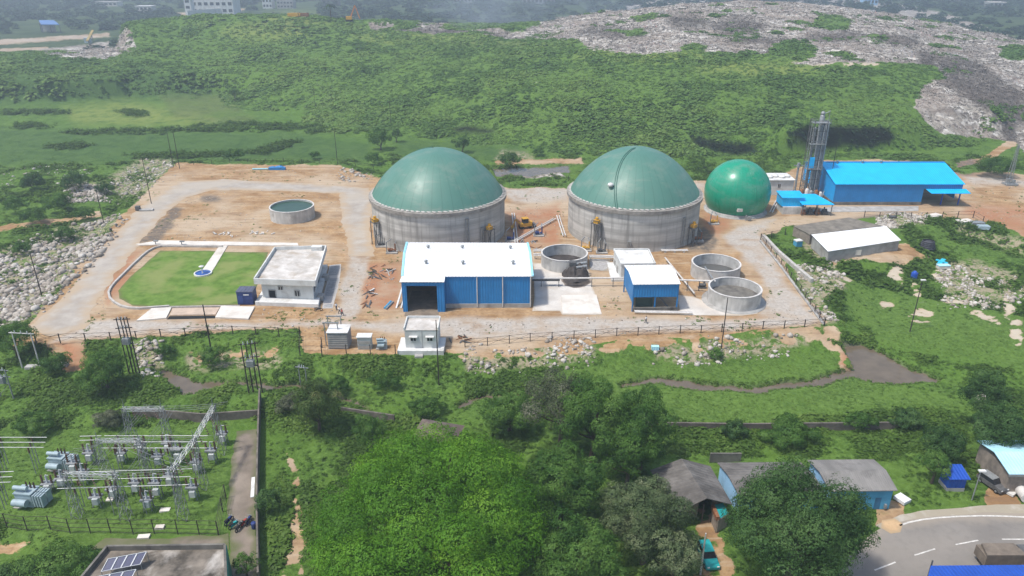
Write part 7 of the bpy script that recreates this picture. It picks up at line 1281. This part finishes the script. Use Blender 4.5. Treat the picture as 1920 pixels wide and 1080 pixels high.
# ================================================================ FAR GROUND, LIGHT, AIR, CAMERA
rng = np.random.default_rng(8)
FARZ = -2.0
def far_building(u, vb, wpx, dpt, hgt, label, wall, roof, floors=3, bays=6, name='far_building', zb=FARZ, y=None):
    if y is None: p = R(u, vb, zb)
    else: p = Vector((xat(u, y, zat(vb, y)), y, zat(vb, y)))
    w_ = wpx / pxm(p.y, 0); t = thing(name, label, 'building', p); m = MB(); m.box(p.x - w_ / 2, p.y, p.z - 2, p.x + w_ / 2, p.y + dpt, p.z + hgt); m.build('wall', M[wall], t); m = MB(); m.box(p.x - w_ / 2 - .5, p.y - .5, p.z + hgt, p.x + w_ / 2 + .5, p.y + dpt + .5, p.z + hgt + .8); m.build('roof', M[roof], t)
    for i in range(floors):
        for j in range(bays):
            x = p.x - w_ / 2 + w_ * (j + .5) / bays; z = p.z + hgt * (i + .35) / floors; m = MB(); m.box(x - w_ / bays * .3, p.y - .15, z, x + w_ / bays * .3, p.y + .1, z + hgt / floors * .45); m.build('window', M['glass'], t)
    return t
far_building(400, 27, 78, 30, 26, 'white multi-storey block far behind the left end of the landfill', 'white_wall', 'white', 3, 7)
far_building(355, 31, 12, 12, 22, 'narrow white stair tower left of the white far block', 'white', 'white', 3, 1)
m = MB(); p, q = R(352, 32, FARZ), R(450, 24, FARZ); m.seg(p, q, -3, 6, 2); o = m.build('boundary_wall', M['white_wall'], None); props(o, 'long white boundary wall before the white far block', 'wall')
far_building(502, 16, 18, 15, 14, 'pale far house left of the grey one behind the landfill', 'white_wall', 'cyan_roof', 2, 3); far_building(535, 16, 30, 18, 16, 'grey far house with many windows behind the landfill', 'conc', 'conc', 3, 5); far_building(620, 12, 30, 18, 10, 'low far grey house right of the grey windowed one', 'conc_dark', 'conc', 1, 4)
far_building(1330, -14, 40, 25, 14, 'far pale house beyond the top of the waste heap', 'conc', 'conc_light', 2, 5); far_building(1632, 10, 26, 16, 9, 'far bluish house right of the waste crest', 'skyblue', 'conc_light', 1, 4); far_building(1790, 4, 34, 18, 9, 'far house with orange roof at the upper right', 'conc', 'yellow', 1, 4); far_building(1690, 0, 22, 16, 8, 'far small white house at the upper right', 'white_wall', 'conc', 1, 3); far_building(1870, 14, 30, 16, 7, 'far low grey house near the upper right corner', 'conc', 'conc_light', 1, 4); far_building(200, 12, 40, 20, 6, 'far low pale house at the upper left', 'conc_light', 'conc', 1, 5); far_building(1010, 8, 60, 30, 8, 'far long low hall behind the smoke', 'conc', 'conc_light', 1, 8)
far_building(870, 6, 40, 20, 8, 'far low grey hall left of the smoke', 'conc', 'white', 1, 6); far_building(270, 22, 30, 16, 7, 'far pale shed among trees at the upper left', 'conc_light', 'white', 1, 4)
# far blue shed, conveyor, machines
p = R(88, 62, FARZ); t = thing('far_blue_shed', 'blue-roofed open shed at the far upper left', 'shed', p); W_ = 14; m = MB(); m.prism([(p.x - 15, p.y + 16), (p.x + 1, p.y + 16), (p.x + 15, p.y), (p.x - 4, p.y)], [9, 9, 6, 6], [9.6, 9.6, 6.6, 6.6]); m.build('roof', pm('dull_blue', (.10, .20, .42), .5, .1, .2), t); m = MB(); m.seg((p.x - 15, p.y + 16), (p.x + 1, p.y + 16), -2, 8, .5); m.build('wall', M['conc'], t)
for dx, dy in ((-4, .5), (5, .5), (14.5, .5), (-14.5, 15.5)): m = MB(); m.bar((p.x + dx, p.y + dy, -3), (p.x + dx, p.y + dy, 6.3), .6); m.build('post', M['steel_dark'], t)
p = GND(140, 84); t = thing('conveyor', 'yellow conveyor boom beside the far grey stockpile', 'conveyor', p); m = MB(); m.bar((p.x - 2, p.y + 40, p.z + 9), (p.x + 10, p.y + 4, p.z + 3), 2.2, .8); m.build('belt', pm('dull_yellow', (.34, .25, .08), .8), t); m = MB(); m.bar((p.x, p.y + 32, p.z - 1), (p.x, p.y + 32, p.z + 7.5), .7); m.bar((p.x + 8, p.y + 10, p.z - 1), (p.x + 8, p.y + 10, p.z + 3.5), .7); m.build('leg', M['steel_dark'], t); m = MB(); m.cbox((p.x + 4, p.y + 16, p.z), (5, 4, 4.5)); m.build('engine', M['trafo'], t)
p = GND(655, 40); t = thing('far_excavator', 'orange excavator with raised arm on the far waste top', 'excavator', p); m = MB(); m.cbox((p.x, p.y, p.z + 1.3), (4.2, 3, 2.2)); m.build('body', M['yellow'], t); m = MB(); m.bar((p.x + 1, p.y, p.z + 2.5), (p.x + 5, p.y, p.z + 11), .8); m.bar((p.x + 5, p.y, p.z + 11), (p.x + 8, p.y, p.z + 2), .6); m.build('arm', pm('orange', (.55, .20, .06), .6), t); m = MB(); m.cbox((p.x, p.y - 1.3, p.z), (5, .9, 1.2)); m.cbox((p.x, p.y + 1.3, p.z), (5, .9, 1.2)); m.build('track', M['rubber'], t)
for k, (u, lb) in enumerate(((553, 'orange truck at the left on the far waste top'), (572, 'second orange truck on the far waste top'))):
    p = GND(u, 33); t = thing('far_truck', lb, 'truck', p, 'trucks on the far waste top'); m = MB(); m.cbox((p.x, p.y, p.z + .9), (6, 2.5, 2.4)); m.build('tipper', M['rust' if k else 'yellow'], t); m = MB(); m.cbox((p.x - 4.1, p.y, p.z + .9), (1.9, 2.4, 2.3)); m.build('cab', M['yellow'], t)
    for dx in (-4, 1.6, 2.7): m = MB(); m.tube((p.x + dx, p.y - 1.2, p.z + .5), (p.x + dx, p.y + 1.2, p.z + .5), .55, n=10); m.build('wheel', M['rubber'], t)
# palm on the landfill edge
p = GND(621, 36); t = thing('palm_tree', 'palm tree on the far left crest of the landfill', 'palm tree', p); m = MB(); m.tube(p, p + Vector((0, 0, 9)), .4, .25, 8); m.build('trunk', M['bark'], t); m = MB(); top = p + Vector((0, 0, 9))
for k in range(16):
    a = k * .4; pr = None
    for j in range(6):
        f_ = j / 5; c = top + Vector((math.cos(a) * 5.5 * f_, math.sin(a) * 5.5 * f_, 1.8 * f_ - 4.2 * f_ * f_ + (k % 3) * .5)); sd = Vector((-math.sin(a), math.cos(a), -.35)) * .75 * (1 - .6 * f_); cur = (c - sd, c, c + Vector((sd.x * -1, sd.y * -1, sd.z)) * -1 if False else c + Vector((math.sin(a) * -1, math.cos(a), -.35)) * -.75 * (1 - .6 * f_))
        if pr: m.add([pr[0], cur[0], cur[1], pr[1]], [(0, 1, 2, 3)]); m.add([pr[1], cur[1], cur[2], pr[2]], [(0, 1, 2, 3)])
        pr = cur
m.build('crown', pm('palm_green', (.045, .10, .025), .8, .3, 1), t)
# far woods
n = 9000; y = 500 * np.exp(rng.random(n) * math.log(5500 / 500)); x = rng.uniform(-1, 1, n) * (y * .78 + 60); h = smooth_h(x, y); z = terr(x, y); u, v = proj(x, y, h)
nz = fbm(x, y, 90, 3, 12); road = mask(u, v, [[(-50, 66), (215, 58), (215, 92), (-50, 110)], [(330, 18), (470, 14), (470, 36), (330, 40)], [(30, 40), (130, 40), (130, 70), (30, 70)], [(480, 5), (600, 5), (600, 30), (480, 30)]], 4)
keep = (h < -.5) & (rng.random(n) < .45 + sstep(.36, .5, nz)) & (road < .5) & (y > 620); x, y, z = x[keep], y[keep], z[keep]; s = rng.uniform(4, 9, len(x)) * np.clip(y / 900, .9, 2.5)
def far_templates(k, n, rng): return templates(k, n, rng, .8, .40)
o = scatter('far_woods', x, y, z, s, far_templates(6, 55, rng), M['leaf_far'], np.clip(.4 + rng.normal(0, .2, len(x)), 0, 1), rng); props(o, 'hazy far woods behind the landfill', 'woods', None, 'stuff')
n = 8000; x, y = (lambda yy: (rng.uniform(-1, 1, n) * (yy * .78 + 30), yy))(rng.uniform(470, 760, n)); h = smooth_h(x, y); z = terr(x, y); u, v = proj(x, y, h); road = mask(u, v, [[(-50, 62), (215, 55), (215, 95), (-50, 112)], [(30, 40), (130, 40), (130, 70), (30, 70)]], 4); keep = (h < 1) & (road < .5) & (fbm(x, y, 30, 2, 55) > .30); x, y, z = x[keep], y[keep], z[keep]
o = scatter('far_bushes', x, y, z, rng.uniform(2, 5, len(x)), far_templates(6, 26, rng), M['leaf_far'], np.clip(.55 + rng.normal(0, .2, len(x)), 0, 1), rng); props(o, 'hazy bushes on the flat ground behind the left ridge', 'bushes', None, 'stuff')

# ---------------------------------------------------------------- light
SUN = Vector((-.40, -.18, .90)).normalized()
L = bpy.data.lights.new('sun', 'SUN'); L.energy = 3.0; L.angle = rad(3.5); L.color = (1.0, .96, .90)
lo = bpy.data.objects.new('sun', L); lo.rotation_euler = SUN.to_track_quat('Z', 'Y').to_euler(); lo.location = (0, 0, 300); link(lo)
wd = bpy.data.worlds.new('World'); scn.world = wd; wd.use_nodes = True; nt = wd.node_tree; nt.nodes.clear(); g = NT(nt)
sk = g.n('ShaderNodeTexSky', sky_type='NISHITA'); sk.sun_disc = False; sk.sun_elevation = math.asin(SUN.z); sk.sun_rotation = math.atan2(SUN.x, SUN.y) % (2 * math.pi); sk.air_density = 1.2; sk.dust_density = 2.5
bg = g.n('ShaderNodeBackground', {0: sk.outputs[0], 1: .15}); ow = g.n('ShaderNodeOutputWorld'); nt.links.new(bg.outputs[0], ow.inputs[0])
# ---------------------------------------------------------------- air
def vol_mat(name, dens, col, aniso=.2):
    m, t = _mat(name); g = NT(t); v = g.n('ShaderNodeVolumePrincipled', {'Color': col, 'Density': dens, 'Anisotropy': aniso}); g.out(None, v.outputs[0]); return m
def smoke_mat():
    m, t = _mat('smoke_air'); g = NT(t); co = g.n('ShaderNodeTexCoord').outputs['Object']; n = g.noise(g.mapping(co, (.6, 1, 1.6)), .03, 5, .6, .8)
    v = g.n('ShaderNodeVolumePrincipled', {'Color': (.66, .76, .86), 'Density': g.mr(n, .47, .72, 0, .016), 'Anisotropy': .2}); g.out(None, v.outputs[0]); return m
p = Vector((xat(930, 640, 22), 640, 22)); m = MB(); m.ball(p + Vector((0, 0, 3)), 1, 10, (80, 60, 19)); m.ball(p + Vector((70, 30, 5)), 1, 10, (60, 50, 14)); o = m.build('smoke', smoke_mat(), None); props(o, 'bluish smoke drifting over the far edge of the landfill', 'smoke', None, 'stuff')
HZ = 0.00044
m = MB(); m.box(-7200, -60, -6, 7200, 7150, 78); o = m.build('haze', vol_mat('haze_air', HZ, (.68, .80, .92)), None); props(o, 'thin bluish haze over the whole site', 'haze', None, 'stuff')
# ---------------------------------------------------------------- camera
cd = bpy.data.cameras.new('camera'); cd.sensor_width = 36; cd.lens = 36 * FPX / 1920; cd.clip_start = .5; cd.clip_end = 12000
co = bpy.data.objects.new('camera', cd); co.location = (0, 0, CZ); co.rotation_euler = (math.pi / 2 - PITCH, 0, 0); link(co); scn.camera = co
scn.view_settings.view_transform = 'Standard'; scn.view_settings.look = 'None'; scn.view_settings.exposure = 0.36; scn.view_settings.gamma = 1.0
scn.render.engine = 'CYCLES'; scn.render.resolution_x = 1024; scn.render.resolution_y = 576
c = scn.cycles; c.max_bounces = 5; c.diffuse_bounces = 2; c.glossy_bounces = 2; c.transmission_bounces = 3; c.transparent_max_bounces = 4; c.volume_bounces = 0; c.use_denoising = True; c.sample_clamp_indirect = 4
